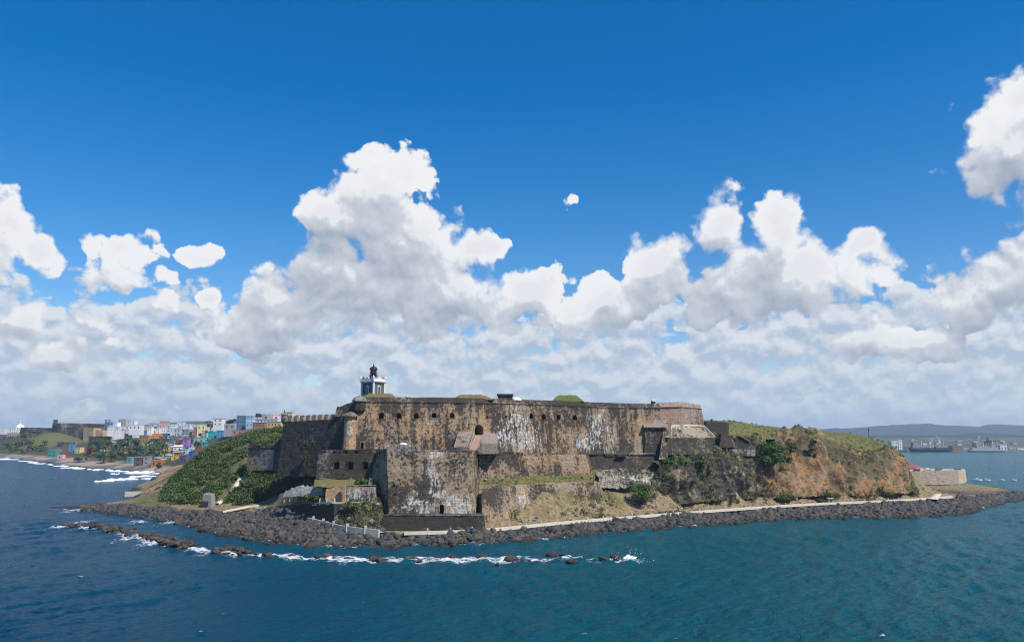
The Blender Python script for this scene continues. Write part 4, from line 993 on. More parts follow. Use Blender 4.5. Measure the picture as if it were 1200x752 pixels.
t = thing('glacis', 'sloping stone glacis with a pale upper edge below the east bastion', 'glacis', P(808, 530, 339))
r0 = PLs([(777, 534, 311), (781, 533, 309.5), (838, 532, 329.5), (842, 531, 340)]); r1 = PLs([(778, 513, 313), (782, 513, 311), (836, 513, 331), (840, 514, 342)]); r2 = PLs([(786, 499, 318.5), (788, 499, 318), (826, 499.5, 337), (830, 501, 345)])
Vg = resample(np.array([r0, r1]), .9, .9); Vg = Vg + gnormals(Vg) * (fbm(Vg.reshape(-1, 3) * .6, 3, 5).reshape(Vg.shape[:2]) * .3)[..., None]; o = grid_mesh('wall', Vg - np.array(t.location), stone('stone_glacis', .66, .12, base=(.20, .18, .13)), True); o.parent = t
Vg = resample(np.array([r1, r2]), .9, .9); Vg = Vg + gnormals(Vg) * (fbm(Vg.reshape(-1, 3) * .6, 3, 6).reshape(Vg.shape[:2]) * .35)[..., None]; o = grid_mesh('slope', Vg - np.array(t.location), stone('stone_slope', .40, .2, base=(.30, .25, .18), white=[(800, 500, 333, 6, 1)]), True); o.parent = t
m = MB(); m.tube(PLs([(786.5, 508, 315), (787, 499, 318), (805, 498.5, 326), (825, 499.3, 336.5), (838, 512, 331.5)]), [.3, .42, .4, .42, .3], 6); m.build('coping', M_CONC, t)
t = thing('guardhouse', 'dark stone guardhouse with a sloping roof and diagonal buttress', 'guardhouse', P(766, 530, 328))
q = PLs([(755, 532, 311), (780, 532, 313), (780, 500.5, 314), (756, 500.5, 312)]); q2 = PLs([(752, 530, 318), (783, 530, 321), (783, 493, 322), (752.5, 492.5, 319)])
hull('wall', q + q2, stone('stone_guardhouse', .72, .25, base=(.17, .15, .12)), t, .15, 5)
q = PLs([(754.5, 501, 310.8), (781, 501, 312.8), (784, 492, 322), (751.5, 491.6, 319)]); hull('roof', q + lift(q, .4), M_ROOFST, t)
q = PLs([(779, 494, 316), (783, 494.5, 317), (782.5, 538, 307.5), (772, 538, 306.5)]) + PLs([(780, 538, 314), (783, 538, 315)]); hull('buttress', q, S_MID, t, .1, 4)
t = thing('casemate', 'low vaulted casemate with a grassy roof left of the guardhouse', 'casemate', P(740, 530, 329))
q = PLs([(727, 531, 316), (753, 531, 317.5), (752, 517, 319), (728, 517, 317.5)]) + PLs([(728, 517, 321), (752, 517, 321.5)]); hull('wall', q, S_CORNER, t, .12, 3)
q = PLs([(725.5, 518, 314.5), (754, 518, 316.5), (753, 514.5, 321.5), (727, 514.5, 320)]); hull('roof', q + lift(q, .5), M_TURF, t)
t = thing('watch_house', 'square brown flat topped stone block right of the east bastion', 'stone block', P(838, 514, 352))
wall('wall', S_DIM, t, PL([(823.5, 518, 352), (826, 518, 350), (852, 517, 352), (855, 515, 362)]), PL([(825, 494, 353), (827, 494, 351.5), (851, 494.5, 353), (854, 495, 363)]), 9.0, 1.0, .12, .1, 91)
MB().tube([P(834, 494, 354), P(834, 490.7, 354)], [.55, .4], 7).build('chimney', S_GREY, t)
t = thing('ruined_wall', 'broken ochre wall stub in front of the square brown block', 'wall', P(848, 520, 346))
wall('wall', S_MID, t, PL([(843, 524, 347), (862, 524, 348)]), PL([(845, 509, 348), (859, 510, 349)]), 2.5, .8, .15, .5, 92)
t = thing('stone_hut', 'small dark stone hut with a lean-to roof on the cliff top', 'hut', P(869, 524, 352))
q = PL([(861.5, 526, 350), (878, 526, 352), (877.5, 517, 352.5), (867.5, 512, 351.5), (862, 514, 351)]); hull('wall', q + lift(q, .1, 5), S_CORNER, t, .08, 2)
q = PL([(867, 511.6, 350.5), (879, 517.2, 351.5)]); q2 = lift(q, 0, 6.5); hull('roof', q + q2 + lift(q + q2, .35), M_ROOFST, t)
t = thing('terrace_wall', 'narrow grey terrace wall in front of the small dark hut', 'wall', P(868, 530, 349))
wall('wall', S_GREY, t, PL([(854, 534, 347), (886, 534, 350)]), PL([(854.5, 526, 347.5), (885, 526.5, 350.5)]), 4.0, .9, .12, .15, 93)

# outworks and ruins on the west side
t = thing('outwork', 'low outwork with a dark overhanging coping among the hillside scrub', 'outwork', P(315, 545, 352))
O_b = PL([(289, 551, 353), (318, 551, 346), (346, 551, 333)]); O_t = PL([(291, 526, 354), (318, 526, 347), (347, 526, 334)])
wall('wall', stone('stone_outwork', .48, .18, base=(.23, .19, .15)), t, O_b, O_t, 9.0, 1.0, .14, .0, 95)
wall('coping', S_CORNER, t, lift(O_t, -.1, -.6), lift(O_t, .7, -.6), 9.0, 1.5, .06, .1, 96)
wall('parapet', S_DIM, t, lift(O_t, .7, 1.2), PL([(292, 520.5, 355.5), (318, 520.5, 348.5), (347, 519, 335.5)]), 3.0, 1.0, .2, .5, 97)
wall('panel', S_MERL, t, PL([(303.5, 550, 350.0), (324, 550, 343.6)]), PL([(305, 527, 350.0), (324, 527, 344.1)]), .9, .9, .1, 0, 98)
t = thing('spur_wall', 'ragged spur wall climbing against the dark corner bastion', 'wall', P(337, 545, 322))
wall('wall', S_GREY if 0 else S_BATT, t, PL([(319, 552, 327), (332, 552, 320), (344, 552, 314), (357, 552, 307)]), PL([(322, 521, 328), (330, 511.5, 321), (343, 513, 315), (355, 504, 309)]), 3.0, .9, .2, .6, 99)
MB().add(*solid(*ring_from(PL([(329, 512, 319.8), (342, 513, 313.6)]), lift(PL([(329, 512, 319.8), (342, 513, 313.6)]), .5), 3.4), .8, .05)).build('coping', S_GREY, t)
hull('coping', PL([(346, 508.5, 311.5), (355.5, 503.2, 307.5), (355.5, 511, 307.2), (348, 512, 310.5)]) + PL([(348, 508, 315), (355, 503.5, 311)]), stone('stone_mossy', .2, .2, base=(.27, .27, .17)), t, .1, 2)
def sink(pts, d): return [p - np.array([0, 0, d]) for p in pts]
def simple_wall(name, label, base, top, thick, mat, jag=.15, seed=0, cat='wall', step=.9):
    b, tp_ = lift(PL(base), -1.5, -.2), PL(top); t = thing(name, label, cat, (b[0] + b[-1]) / 2); wall('wall', mat, t, b, tp_, thick, step, .12, jag, seed); return t
simple_wall('retaining_wall', 'pale patched retaining wall below the small lawn, next to the water bastion', [(406, 590, 260.5), (440, 590, 258)], [(406, 570.5, 262), (438, 570.5, 259.5)], 3.0, S_RUIN, .1, 101)
simple_wall('ruined_wall', 'ochre ruined house wall with slanting gaps under the lawn', [(381, 588, 262.5), (405, 588, 260.8)], [(382, 572, 264), (404, 571, 262)], 2.0, stone('stone_ochre_ruin', .38, .8, base=(.34, .27, .17)), .8, 102)
simple_wall('gate_pillar', 'tall ochre pillar at the corner of the ruined house', [(400.5, 587, 259.5), (404.5, 587, 259.3)], [(400.8, 566, 259.9), (404.2, 565, 259.7)], 1.1, S_PLASTER, .1, 103, 'pillar', .6)
simple_wall('boundary_wall', 'low grey white wall along the track below the scrub slope', [(331, 577, 276), (352, 576, 271), (378, 575, 267)], [(335, 574, 277), (354, 570, 272), (378, 568.5, 268)], 1.5, stone('stone_whitewash', .30, .0, base=(.33, .31, .28), white=[(350, 573, 272, 4, 1.6)]), .9, 104)
simple_wall('terrace_wall', 'long black lower terrace wall behind the stone promenade', [(322, 600, 289), (345, 604, 277), (392, 607, 256.5), (408, 607, 256)], [(324, 592.5, 290), (346, 590.5, 278), (391, 590, 258), (406, 590.5, 257.2)], 3.0, S_BASE, .1, 105)
simple_wall('buttress_stub', 'broken white stub of masonry at the corner of the lawn', [(431, 571, 262.5), (438, 571, 262)], [(432, 561, 263), (436.5, 561, 262.5)], 2.0, S_RUIN, .4, 106, 'masonry stub', .6)
t = thing('concrete_hut', 'square weathered concrete blockhouse on the shore below the scrub slope', 'blockhouse', P(243, 592, 333))
q = PL([(236, 593, 331), (247.5, 593.5, 329.5), (252.5, 592, 334), (240, 591, 338)]); c0 = np.mean(q, 0)
top_ = [np.array([c0[0] + (p[0] - c0[0]) * .82, c0[1] + (p[1] - c0[1]) * .82, p[2] + 4.9]) for p in q]; hull('wall', q + top_ + drop(q, 2.5), M_GREYC, t, .05, 3)
p0 = P(239.5, 592.5, 330.4); MB().box(p0[0] - 1.5, p0[0] + 1.7, p0[1] - .35, p0[1] + .5, p0[2] - .3, p0[2] + 1.9).build('door', M_SLATE, t)
simple_wall('sea_ruin', 'low dark block of old masonry on the rocks beside the far beach', [(176, 564, 505), (183, 564, 505)], [(176.3, 560, 506), (182.6, 560, 506)], 4.0, S_CORNER, .1, 107, 'ruin')
simple_wall('jetty', 'flat dark concrete slab reaching out over the water below the ochre rocks', [(146, 578.5, 432), (166, 578, 436)], [(146.5, 576.3, 433), (166, 575.8, 437)], 5.0, M_GREYC, .1, 108, 'jetty')

# low fort on the eastern point
t = thing('point_battery', 'low beige stone battery on the eastern point by the bay', 'battery', P(1095, 567, 492))
L_b = PL([(1050, 568.5, 496), (1092, 568, 490), (1124, 567, 487), (1131, 565.5, 494), (1133, 563, 520)]); L_t = PL([(1052, 552, 497), (1092, 551.5, 491), (1123, 550.5, 488), (1129, 550.5, 494.5), (1131, 549.5, 520)])
wall('wall', S_LOWBEIGE, t, L_b, L_t, 22.0, 1.2, .14, .1, 111)
for k, x in enumerate((1070, 1083, 1096, 1108, 1118)):
    q = PL([(x, 552, 495), (x + 8.5, 551.6, 494), (x + 8.5, 551, 500), (x, 551, 500)]); hull('merlon', q + lift(q, 1.1), S_LOWBEIGE if k % 2 else S_DIM, t, .15, 1)
t = thing('pavilion', 'white pavilion with a red roof behind the point battery', 'pavilion', P(1068, 553, 530))
c = P(1068, 553, 530)
MB().box(c[0] - 12, c[0] + 9, c[1] - 6, c[1] + 10, c[2] - 6, c[2] + 3.0).build('wall', M_WHITE, t)
q = [np.array([c[0] - 13, c[1] - 7, c[2] + 3]), np.array([c[0] + 7, c[1] - 7, c[2] + 3]), np.array([c[0] + 7, c[1] + 11, c[2] + 3]), np.array([c[0] - 13, c[1] + 11, c[2] + 3])]; hull('roof', q + [np.array([c[0] - 11, c[1] + 2, c[2] + 5.6]), np.array([c[0] + 3, c[1] + 2, c[2] + 5.0])], plain('red_sheeting', (.30, .075, .08), .7, .15), t)
mb = MB().prism([np.array([c[0] + 2 + 6 * math.cos(a), c[1] - 8, c[2] - 1 + 4.0 * math.sin(a)]) for a in np.linspace(0, math.pi, 10)], (0, 6, 0)); mb.build('porch_roof', M_WHITE, t)

# ------------------------------------------------------------------ terraces, cliffs
def loft(name, rows, mat, du=.9, dv=.9, amp=.3, freq=.5, seed=1, ridged=False, kind='structure', attrs=None, octv=4):
    V = resample(np.array(rows), du, dv); n = gnormals(V)
    if (n[..., 1].mean() > 0 and abs(n[..., 1].mean()) > abs(n[..., 2].mean())) or (abs(n[..., 2].mean()) >= abs(n[..., 1].mean()) and n[..., 2].mean() < 0): n = -n
    q = V.reshape(-1, 3)
    d = fbm(q * freq, octv, seed)
    if ridged: d = d + .55 * fbm(q * np.array([.40, .40, .9]) * freq, 2, seed + 90)
    if ridged: d = d * .6 + (1 - 2.2 * np.abs(vnoise(q * np.array([1, 1, .55]) * freq * 1.6, seed + 50))) * .6 + .22 * (1 - 2 * np.abs(vnoise(q * freq * 3.7, seed + 60)))
    d = d.reshape(V.shape[:2])
    V = V + n * ((d + (.45 if ridged else 0)) * amp)[..., None]
    o = grid_mesh(name, V, mat, not ridged, None, attrs(V) if attrs else None); return tag(o, kind=kind), V
at_flat = lambda g, b: (lambda V: {'grass': np.full(V.shape[0] * V.shape[1], g), 'bare': np.full(V.shape[0] * V.shape[1], b)})
M_LAWN = plain('lawn', (.15, .135, .045), .95, .38, .45)
loft('lawn', [PL([(367, 570.5, 268), (380, 570.5, 264.5), (405, 570, 262.4), (441, 569, 259.8)]), PL([(369, 560.5, 278), (386, 560.5, 276.5), (425, 560.5, 275), (444, 560.5, 274)])], M_LAWN, amp=.3, kind='structure')
loft('terrace_ground', [PL([(322, 594, 291), (346, 592, 278.5), (390, 591, 258.5), (404, 591, 257.6), (441, 590, 257)]), PL([(328, 578, 296), (353, 575, 277), (381, 584, 264), (405, 588, 262), (443, 588, 260)])], M_GROUND, amp=.12, attrs=at_flat(.45, .35))
loft('track', [PL([(306, 599, 310), (328, 593, 294), (348, 584, 280), (368, 579, 271), (384, 577.5, 265)]), PL([(314, 590, 322), (334, 579, 304), (352, 576.5, 283), (368, 574.5, 273), (384, 574, 266.5)])], M_GROUND, amp=.2, attrs=at_flat(0.12, .8))
_, RUB = loft('rubble_bank', [PL([(390, 614, 256.2), (410, 617, 252.5), (428, 620, 249.5), (450, 623, 247.4)]), PL([(396, 603, 257.2), (412, 604, 255.5), (430, 604, 254), (451, 607, 252)]), PL([(404, 591.5, 258.4), (416, 590, 258), (430, 588, 257.8), (447, 590, 257)]), PL([(404, 590, 263), (416, 588, 263), (430, 587, 263), (448, 588, 262)])], M_ROCK, .5, .5, .8, .45, 7, True)

dk = lambda V: None
_, CL1 = loft('cliff', [PL([(746, 598, 305), (770, 596, 313), (792, 592, 322), (830, 588, 333), (870, 585, 343), (899, 583.5, 350)]),
               PL([(752, 583, 309), (773, 577, 317), (797, 572, 326), (832, 567, 337), (871, 563, 346), (899, 561, 352)]),
               PL([(762, 566, 315), (779, 557, 322), (802, 551, 330), (834, 546, 340), (869, 541, 349), (895, 539, 354)]),
               PL([(768, 552, 321), (783, 543, 327), (806, 536, 335), (837, 530, 344), (867, 529, 352), (890, 522, 357)]),
               PL([(766, 545, 333), (784, 532, 340), (808, 529, 348), (839, 524, 357), (868, 521, 362), (891, 517, 368)])], M_ROCK, .5, .5, 3.0, .13, 3, True)
_, CL2 = loft('cliff', [PL([(886, 585, 347), (920, 584, 353), (950, 583, 359), (985, 582, 365), (1020, 581.5, 371), (1050, 580.5, 377), (1068, 579, 386), (1075, 577, 402)]),
               PL([(892, 561, 352), (920, 562, 357), (950, 563, 363), (985, 564, 369), (1020, 566, 375), (1050, 566, 381), (1064, 566, 391), (1071, 566, 405)]),
               PL([(898, 538, 357), (924, 540, 362), (952, 541, 368), (985, 546, 374), (1020, 553, 379.5), (1047, 552, 386), (1059, 553, 395), (1064, 554, 408)]),
               PL([(903, 517, 363), (930, 515, 373), (955, 517, 380), (982, 530, 382), (1010, 541, 387), (1041, 538, 393), (1052, 540, 401), (1056, 542, 412)]),
               PL([(903, 508, 374), (931, 510, 386), (956, 512, 394), (984, 524, 396), (1012, 536, 400), (1038, 528, 404), (1045, 530, 410), (1047, 532, 420)])], M_ROCK, .5, .5, 2.9, .10, 23, True)
_, BANK = loft('grass_bank', [lift(PL([(596, 612, 269), (615, 609, 272.5), (640, 606.5, 276), (668, 604, 281), (700, 601, 287), (716, 599, 292)]), -1.2), PL([(600, 604, 273), (614, 600, 276), (636, 590, 281), (662, 585, 286), (692, 592, 292), (714, 592, 298)]),
                    PL([(604, 599, 276), (616, 594, 279.5), (636, 578, 285.5), (658, 573, 289.5), (684, 584, 293.5), (712, 586, 302)]), PL([(606, 599, 284), (618, 594, 287), (638, 578, 293), (660, 573, 297), (686, 583, 303), (716, 584, 308)])], M_GROUND, .6, .6, 1.0, .25, 12, attrs=at_flat(.36, .45))
# rocky bank below the lower wall, weathered ledge under the east battery
_, LEDGE = loft('rock_ledge', [PL([(700, 573, 303), (720, 573, 307), (745, 572, 311), (772, 570, 316)]), PL([(700, 562, 307), (720, 561, 312), (745, 559, 316), (776, 556, 321)]), PL([(698, 554, 314), (720, 551, 318), (745, 550.5, 322), (778, 550, 327)])], stone('stone_ledge', .52, .25, base=(.29, .26, .21), white=[(745, 560, 316, 7, 1.6)]), .7, .7, .7, .4, 9, True)

S_OCHRE = stone('ochre_shore_rock', .36, .45, base=(.27, .19, .11), streak=.3)
SB = [G(a, b, -.5) for a, b in ((163, 588), (166, 582), (170, 576), (175, 569), (182, 562), (190, 556.5))]
loft('rocky_shore', [SB, lift([p + [2.5, 0, 0] for p in SB], 3.2, 3), lift([p + [6, 0, 0] for p in SB], 6.2, 8), lift([p + [14, 0, 0] for p in SB], 8.5, 14)], S_OCHRE, .8, .8, .8, .25, 14, True)
# ------------------------------------------------------------------ rocks
def rock_mesh(name, seed, mat, sub=2, flat=.75):
    rs = np.random.RandomState(seed); bm = bmesh.new(); bmesh.ops.create_icosphere(bm, subdivisions=sub, radius=1.0)
    D = np.array([v.co[:] for v in bm.verts]); D /= np.linalg.norm(D, axis=1)[:, None]
    n = rs.normal(size=(11, 3)); n /= np.linalg.norm(n, axis=1)[:, None]; hh = rs.uniform(.62, 1.0, 11)
    r = np.min(np.where(D @ n.T > .05, hh / np.maximum(D @ n.T, .05), 9), axis=1); r = np.minimum(r, 1.15)
    C = D * r[:, None]; C += fbm(C * 2.2 + seed, 3, seed)[:, None] * .06 * D; C *= np.array([1.15, .95, flat])
    for v, c in zip(bm.verts, C): v.co = c
    me = bpy.data.meshes.new(name); bm.to_mesh(me); bm.free(); me.materials.append(mat); return me
ROCKS = [rock_mesh('boulder', 100 + k, M_BOULDER) for k in range(10)]
REEFS = [rock_mesh('reef_rock', 200 + k, M_REEF, 2, .62) for k in range(8)]
def rock_arrays(me):
    V = np.array([v.co[:] for v in me.vertices]); Fc = [tuple(p.vertices) for p in me.polygons]; return V, np.array(Fc)
RA = [rock_arrays(rock_mesh('tmp', 100 + k, M_BOULDER, 1)) for k in range(10)]
def eul(rs):
    a, b, c = rs.uniform(0, 6.28), rs.normal(0, .45), rs.normal(0, .45)
    return a, b, c
def rotm(e):
    from mathutils import Euler
    return np.array(Euler((e[1], e[2], e[0])).to_matrix())
rsr = np.random.RandomState(17)
spots = []                                                   # (x, y, z, size) over the rubble slope
Wp, Tp = np.array(WATER), np.array(TOPL)
for i in range(1, len(Wp) - 2):
    a0, a1, b0, b1 = Wp[i], Wp[i + 1], Tp[i], Tp[i + 1]
    L = np.linalg.norm((a1 - a0)[:2]) * .5 + np.linalg.norm((b1 - b0)[:2]) * .5; Wd = np.linalg.norm((b0 - a0)[:2]) * .5 + np.linalg.norm((b1 - a1)[:2]) * .5
    n = int(L * (Wd + 2.0) / .80)
    for k in range(n):
        u, v = rsr.rand(), rsr.uniform(-.10, .93)
        p = (a0 * (1 - u) + a1 * u) * (1 - v) + (b0 * (1 - u) + b1 * u) * v
        s = float(np.clip(rsr.lognormal(-.42, .46), .34, 1.75)) * (1.0 if SHORE[i][0] > 420 else .95)
        spots.append((p[0], p[1], s, SHORE[i][0]))
SPXY = np.array([q[:2] for q in spots]); SPZ = np.maximum(gzs(SPXY), -.5)
order = np.argsort([-(q[2] / q[1]) for q in spots])
big = set(order[:170].tolist()); acc_v, acc_f, acc_t, nn = [], [], [], 0
ZONES = [(-1, 215, 'dark boulder on the low rock spit at the west tip of the headland', 'boulders of the west rock spit'),
         (215, 455, 'dark grey boulder in the wide rubble field below the promenade parapet', 'boulders below the promenade parapet'),
         (455, 790, 'dark grey armour rock on the rubble slope between bastion and dark cliff', 'armour rocks below the bastion'),
         (790, 1300, 'dark grey armour rock on the rubble slope below the orange cliff', 'armour rocks below the orange cliff')]
for i, (x, y, s, px) in enumerate(spots):
    z = SPZ[i] + s * .12; e = eul(rsr); k = rsr.randint(10); sc = s * rsr.uniform(.85, 1.15, 3)
    if i in big:
        o = bpy.data.objects.new('boulder', ROCKS[k]); COL.objects.link(o); o.location = (x, y, z); o.rotation_euler = (e[1], e[2], e[0]); o.scale = tuple(sc)
        lab = [q for q in ZONES if q[0] <= px < q[1]][0]; tag(o, lab[2], 'boulder', lab[3])
    else:
        V, Fc = RA[k]; Q = (V * sc) @ rotm(e).T + [x, y, z]; acc_v.append(Q); acc_f.append(Fc + nn); acc_t.append(np.full(len(Q), rsr.rand() * .5)); nn += len(Q)
def tri_mesh(name, V, Fc, mat, tone=None, smooth=False):
    me = bpy.data.meshes.new(name); k = Fc.shape[1]
    me.vertices.add(len(V)); me.vertices.foreach_set('co', V.astype(np.float32).ravel())
    me.loops.add(Fc.size); me.loops.foreach_set('vertex_index', Fc.astype(np.int32).ravel())
    me.polygons.add(len(Fc)); me.polygons.foreach_set('loop_start', np.arange(0, Fc.size, k, dtype=np.int32)); me.polygons.foreach_set('loop_total', np.full(len(Fc), k, np.int32))
    me.update(calc_edges=True)
    if tone is not None: at = me.attributes.new('tone', 'FLOAT', 'POINT'); at.data.foreach_set('value', tone.astype(np.float32).ravel())
    if smooth: me.polygons.foreach_set('use_smooth', np.ones(len(Fc), bool))
    if mat: me.materials.append(mat)
    o = bpy.data.objects.new(name, me); COL.objects.link(o); return o
o = tri_mesh('riprap', np.vstack(acc_v), np.vstack(acc_f), M_BOULDER, np.concatenate(acc_t)); tag(o, 'dark rubble of smaller rocks along the whole shore of the headland', 'riprap', kind='stuff')
# the reef in front: a chain of single rocks, dense in the west, scattered in the east
def reef_rock(x, y, s, lab, grp, zz=None, flat=1.0):
    o = bpy.data.objects.new('reef_rock', REEFS[rsr.randint(8)]); COL.objects.link(o); e = eul(rsr)
    o.location = (x, y, (s * .16 if zz is None else zz)); o.rotation_euler = (e[1] * .6, e[2] * .6, e[0]); o.scale = (s * rsr.uniform(.9, 1.3), s * rsr.uniform(.8, 1.1), s * rsr.uniform(.75, 1.05) * flat); tag(o, lab, 'rock', grp)
chain = smooth_polyline(np.array([[*G(a, b, 0)[:2], w] for a, b, w in [(82, 615.5, 2.6), (100, 616, 3.2), (125, 619, 3.4), (150, 624.5, 3.2), (180, 631, 3.0), (200, 637, 3.4), (218, 642, 4.2), (240, 645, 4.4), (262, 648, 3.8), (290, 650.5, 2.4), (328, 652.5, 1.6), (348, 652.5, 1.2)]]), 64)
for i, (x, y, w) in enumerate(chain):
    for k in range(4 if w > 2.5 else 2):
        s = rsr.uniform(.6, 1.55) * (.75 if w < 2.5 else 1.0)
        if vnoise(np.array([[i * .35, 3.0, 1.0]]), 9)[0] < -.62: continue
        reef_rock(x + rsr.normal(0, 1.2), y + rsr.normal(0, w * .62), s, 'brown black rock in the dense western part of the reef breakwater', 'rocks of the western reef', rsr.uniform(.1, .9) * w / 4)
for (px, py, s, n) in [(372, 654, 1.3, 3), (381, 653, 1.5, 3), (389, 655, 1.1, 2), (408, 655.5, 1.3, 3), (416, 656, .8, 1), (437, 656, 1.5, 4), (449, 657, 1.3, 2), (468, 655, .8, 1), (484, 656.5, 1.5, 2), (490, 657, .9, 2), (508, 653, 1.0, 2), (528, 653, 1.5, 3), (543, 654, .8, 1), (562, 653.5, 1.4, 2), (578, 661, .8, 1), (598, 656, 1.6, 4), (607, 657.5, 1.2, 2), (618, 658, 1.2, 2), (650, 651.5, 1.6, 2), (657, 652, 1.2, 2), (668, 653, 1.2, 3), (672, 659, 1.2, 2), (683, 655, .9, 2), (706, 655, 1.7, 2), (714, 656, 1.0, 1), (721, 654, 1.7, 2)]:
    for k in range(n):
        c = G(px + rsr.normal(0, 2.2), py + rsr.normal(0, .5), 0); reef_rock(c[0], c[1], s * rsr.uniform(.7, 1.15), 'wet brown rock in the broken row of reef rocks east of the breakwater', 'scattered eastern reef rocks', .1)
# loose stones on the slopes
sv, sf, st_, sn = [], [], [], 0
def stone_at(p, s):
    global sn
    V, Fc = RA[rsr.randint(10)]; e = eul(rsr); Q = (V * s * rsr.uniform(.7, 1.3, 3)) @ rotm(e).T + p; sv.append(Q); sf.append(Fc + sn); st_.append(np.full(len(Q), rsr.uniform(.3, 1.0))); sn += len(Q)
for arr, n in ((BANK, 60), (RUB, 90), (LEDGE, 40), (CL1, 60), (CL2, 50)):
    q = arr.reshape(-1, 3)
    for i in rsr.choice(len(q), n): stone_at(q[i], float(np.clip(rsr.lognormal(-1.0, .5), .2, 1.1)))
for (a, b, ya, yb, n) in ((570, 700, 600, 614, 60), (690, 800, 560, 604, 150), (800, 1070, 580, 594, 110), (560, 700, 558, 570, 40), (1060, 1180, 566, 580, 60), (200, 320, 588, 600, 60)):
    got = 0
    for _ in range(9000):
        if got >= n: break
        x, y = rsr.uniform(-190, 250), rsr.uniform(265, 520); z = LAND(np.array([[x, y]]))[0]; q = proj(np.array([x, y, z]))
        if a < q[0] < b and ya < q[1] < yb: stone_at(np.array([x, y, z + .1]), float(np.clip(rsr.lognormal(-1.1, .5), .15, .9))); got += 1
o = tri_mesh('loose_stones', np.vstack(sv), np.vstack(sf), boulder_mat('loose_stone', (2.2, 1.9, 1.45)), np.concatenate(st_)); tag(o, 'loose stones scattered over the slopes and the foot of the cliffs', 'stones', kind='stuff')
# a wave bursting over the last reef rock
rs3 = np.random.RandomState(8); mb = MB(); c = G(737, 657, 0); n, m_ = 34, 12
uu, vv_ = np.meshgrid(np.linspace(0, 2 * math.pi, n, endpoint=False), np.linspace(0, 1, m_)); q = np.stack([np.cos(uu) * 3.4 * (1 - vv_ ** 1.3), np.sin(uu) * 1.3 * (1 - vv_ ** 1.3), 2.3 * vv_ ** .8 - .2], -1).reshape(-1, 3)
q = q * (1 + .42 * fbm(q * 1.1 + 5, 4, 3))[:, None]; q[:, 0] += q[:, 2] * .25; q = q * .75
mb.add(q + c, [(j * n + i, j * n + (i + 1) % n, (j + 1) * n + (i + 1) % n, (j + 1) * n + i) for j in range(m_ - 1) for i in range(n)])
for k in range(45):
    a = rs3.normal(0, 1); p = c + np.array([a * 2.2 + .6, rs3.normal(0, .9), abs(rs3.normal(0, 1)) * 1.5 * math.exp(-a * a * .3)]); r = rs3.uniform(.05, .14)
    mb.lathe(p, [(r * .3, -r), (r, 0), (r * .3, r)], 5, rs3.rand() * 6)
tag(mb.build('wave_splash', M_SURF, smooth=True), 'white wave bursting over the last rock at the east end of the reef', 'splash')

# ------------------------------------------------------------------ leaves
def leaf_quads(centers, radii, per, size, rs, flat=1.0, shell=.35, up=.35):
    """many small leaf faces filling clumps; returns V, F, tone"""
    Vs, Ts = [], []
    for c, r, n in zip(centers, radii, per):
        r = np.asarray(r if hasattr(r, '__len__') else (r, r, r * flat), float)
        d = rs.normal(size=(n, 3)); d /= np.linalg.norm(d, axis=1)[:, None]; d[:, 2] = np.where(d[:, 2] < -.3, -d[:, 2], d[:, 2])
        rad = 1 - shell * rs.rand(n) ** 1.5; p = c + d * rad[:, None] * r
        nrm = d + rs.normal(size=(n, 3)) * .55 + [0, 0, up]; nrm /= np.linalg.norm(nrm, axis=1)[:, None]
        t = np.cross(nrm, rs.normal(size=(n, 3))); t /= np.linalg.norm(t, axis=1)[:, None]; b = np.cross(nrm, t)
        s = size * rs.uniform(.6, 1.3, (n, 1)); l = s * rs.uniform(.55, 1.0, (n, 1))
        q = np.stack([p - t * s, p - b * l * .8 + t * s * .1, p + t * s, p + b * l], 1); Vs.append(q.reshape(-1, 3))
        Ts.append(np.repeat(np.clip(rs.rand() * .45 + rs.rand(n) * .4, 0, 1), 4))
    V = np.vstack(Vs); return V, np.arange(len(V)).reshape(-1, 4), np.concatenate(Ts)
rsv = np.random.RandomState(23)
# scrub covering the western hillside: one mass
hill_poly = [(188, 584), (193, 573), (204, 559), (236, 534), (262, 521), (300, 506), (330, 503), (334, 512), (326, 519), (290, 521), (288, 545), (345, 553), (368, 556), (371, 562), (352, 571), (330, 579), (316, 588), (280, 590), (262, 586), (245, 586), (228, 589), (200, 588)]
def inpoly(pt, poly):
    x, y = pt; r = False; n = len(poly)
    for i in range(n):
        x1, y1 = poly[i]; x2, y2 = poly[(i + 1) % n]
        if (y1 > y) != (y2 > y) and x < (x2 - x1) * (y - y1) / (y2 - y1) + x1: r = not r
    return r
cs, rd_, pr_ = [], [], []
cand = np.stack([rsv.uniform(-182, -55, 26000), rsv.uniform(328, 485, 26000)], 1); cz = gzs(cand); cp = proj(np.c_[cand, cz + .8])
stair = [(282, 562), (268, 574), (255, 585)]
for (x, y), z, q in zip(cand, cz, cp):
    if not inpoly(q, hill_poly) or len(cs) >= 2300: continue
    if q[0] > 250 and abs((q[0] - 268.5) + (q[1] - 573.5) * 1.15) < 6.5 and q[1] > 557: continue
    if vnoise(np.array([[x * .07, y * .07, 3.0]]), 5)[0] < -.36: continue
    r = rsv.choice([rsv.uniform(.6, 1.4), rsv.uniform(1.3, 2.4), rsv.uniform(2.0, 3.1)], p=[.45, .4, .15]); cs.append(np.array([x, y, z + r * .35])); rd_.append((r * 1.1, r * 1.1, r * .8)); pr_.append(int(38 * r))
V, Fc, tn = leaf_quads(cs, rd_, pr_, .36, rsv)
o = tri_mesh('hillside_scrub', V, Fc, M_SCRUB, tn); tag(o, 'dense green scrub covering the western hillside below the dark bastion', 'scrub', kind='stuff')
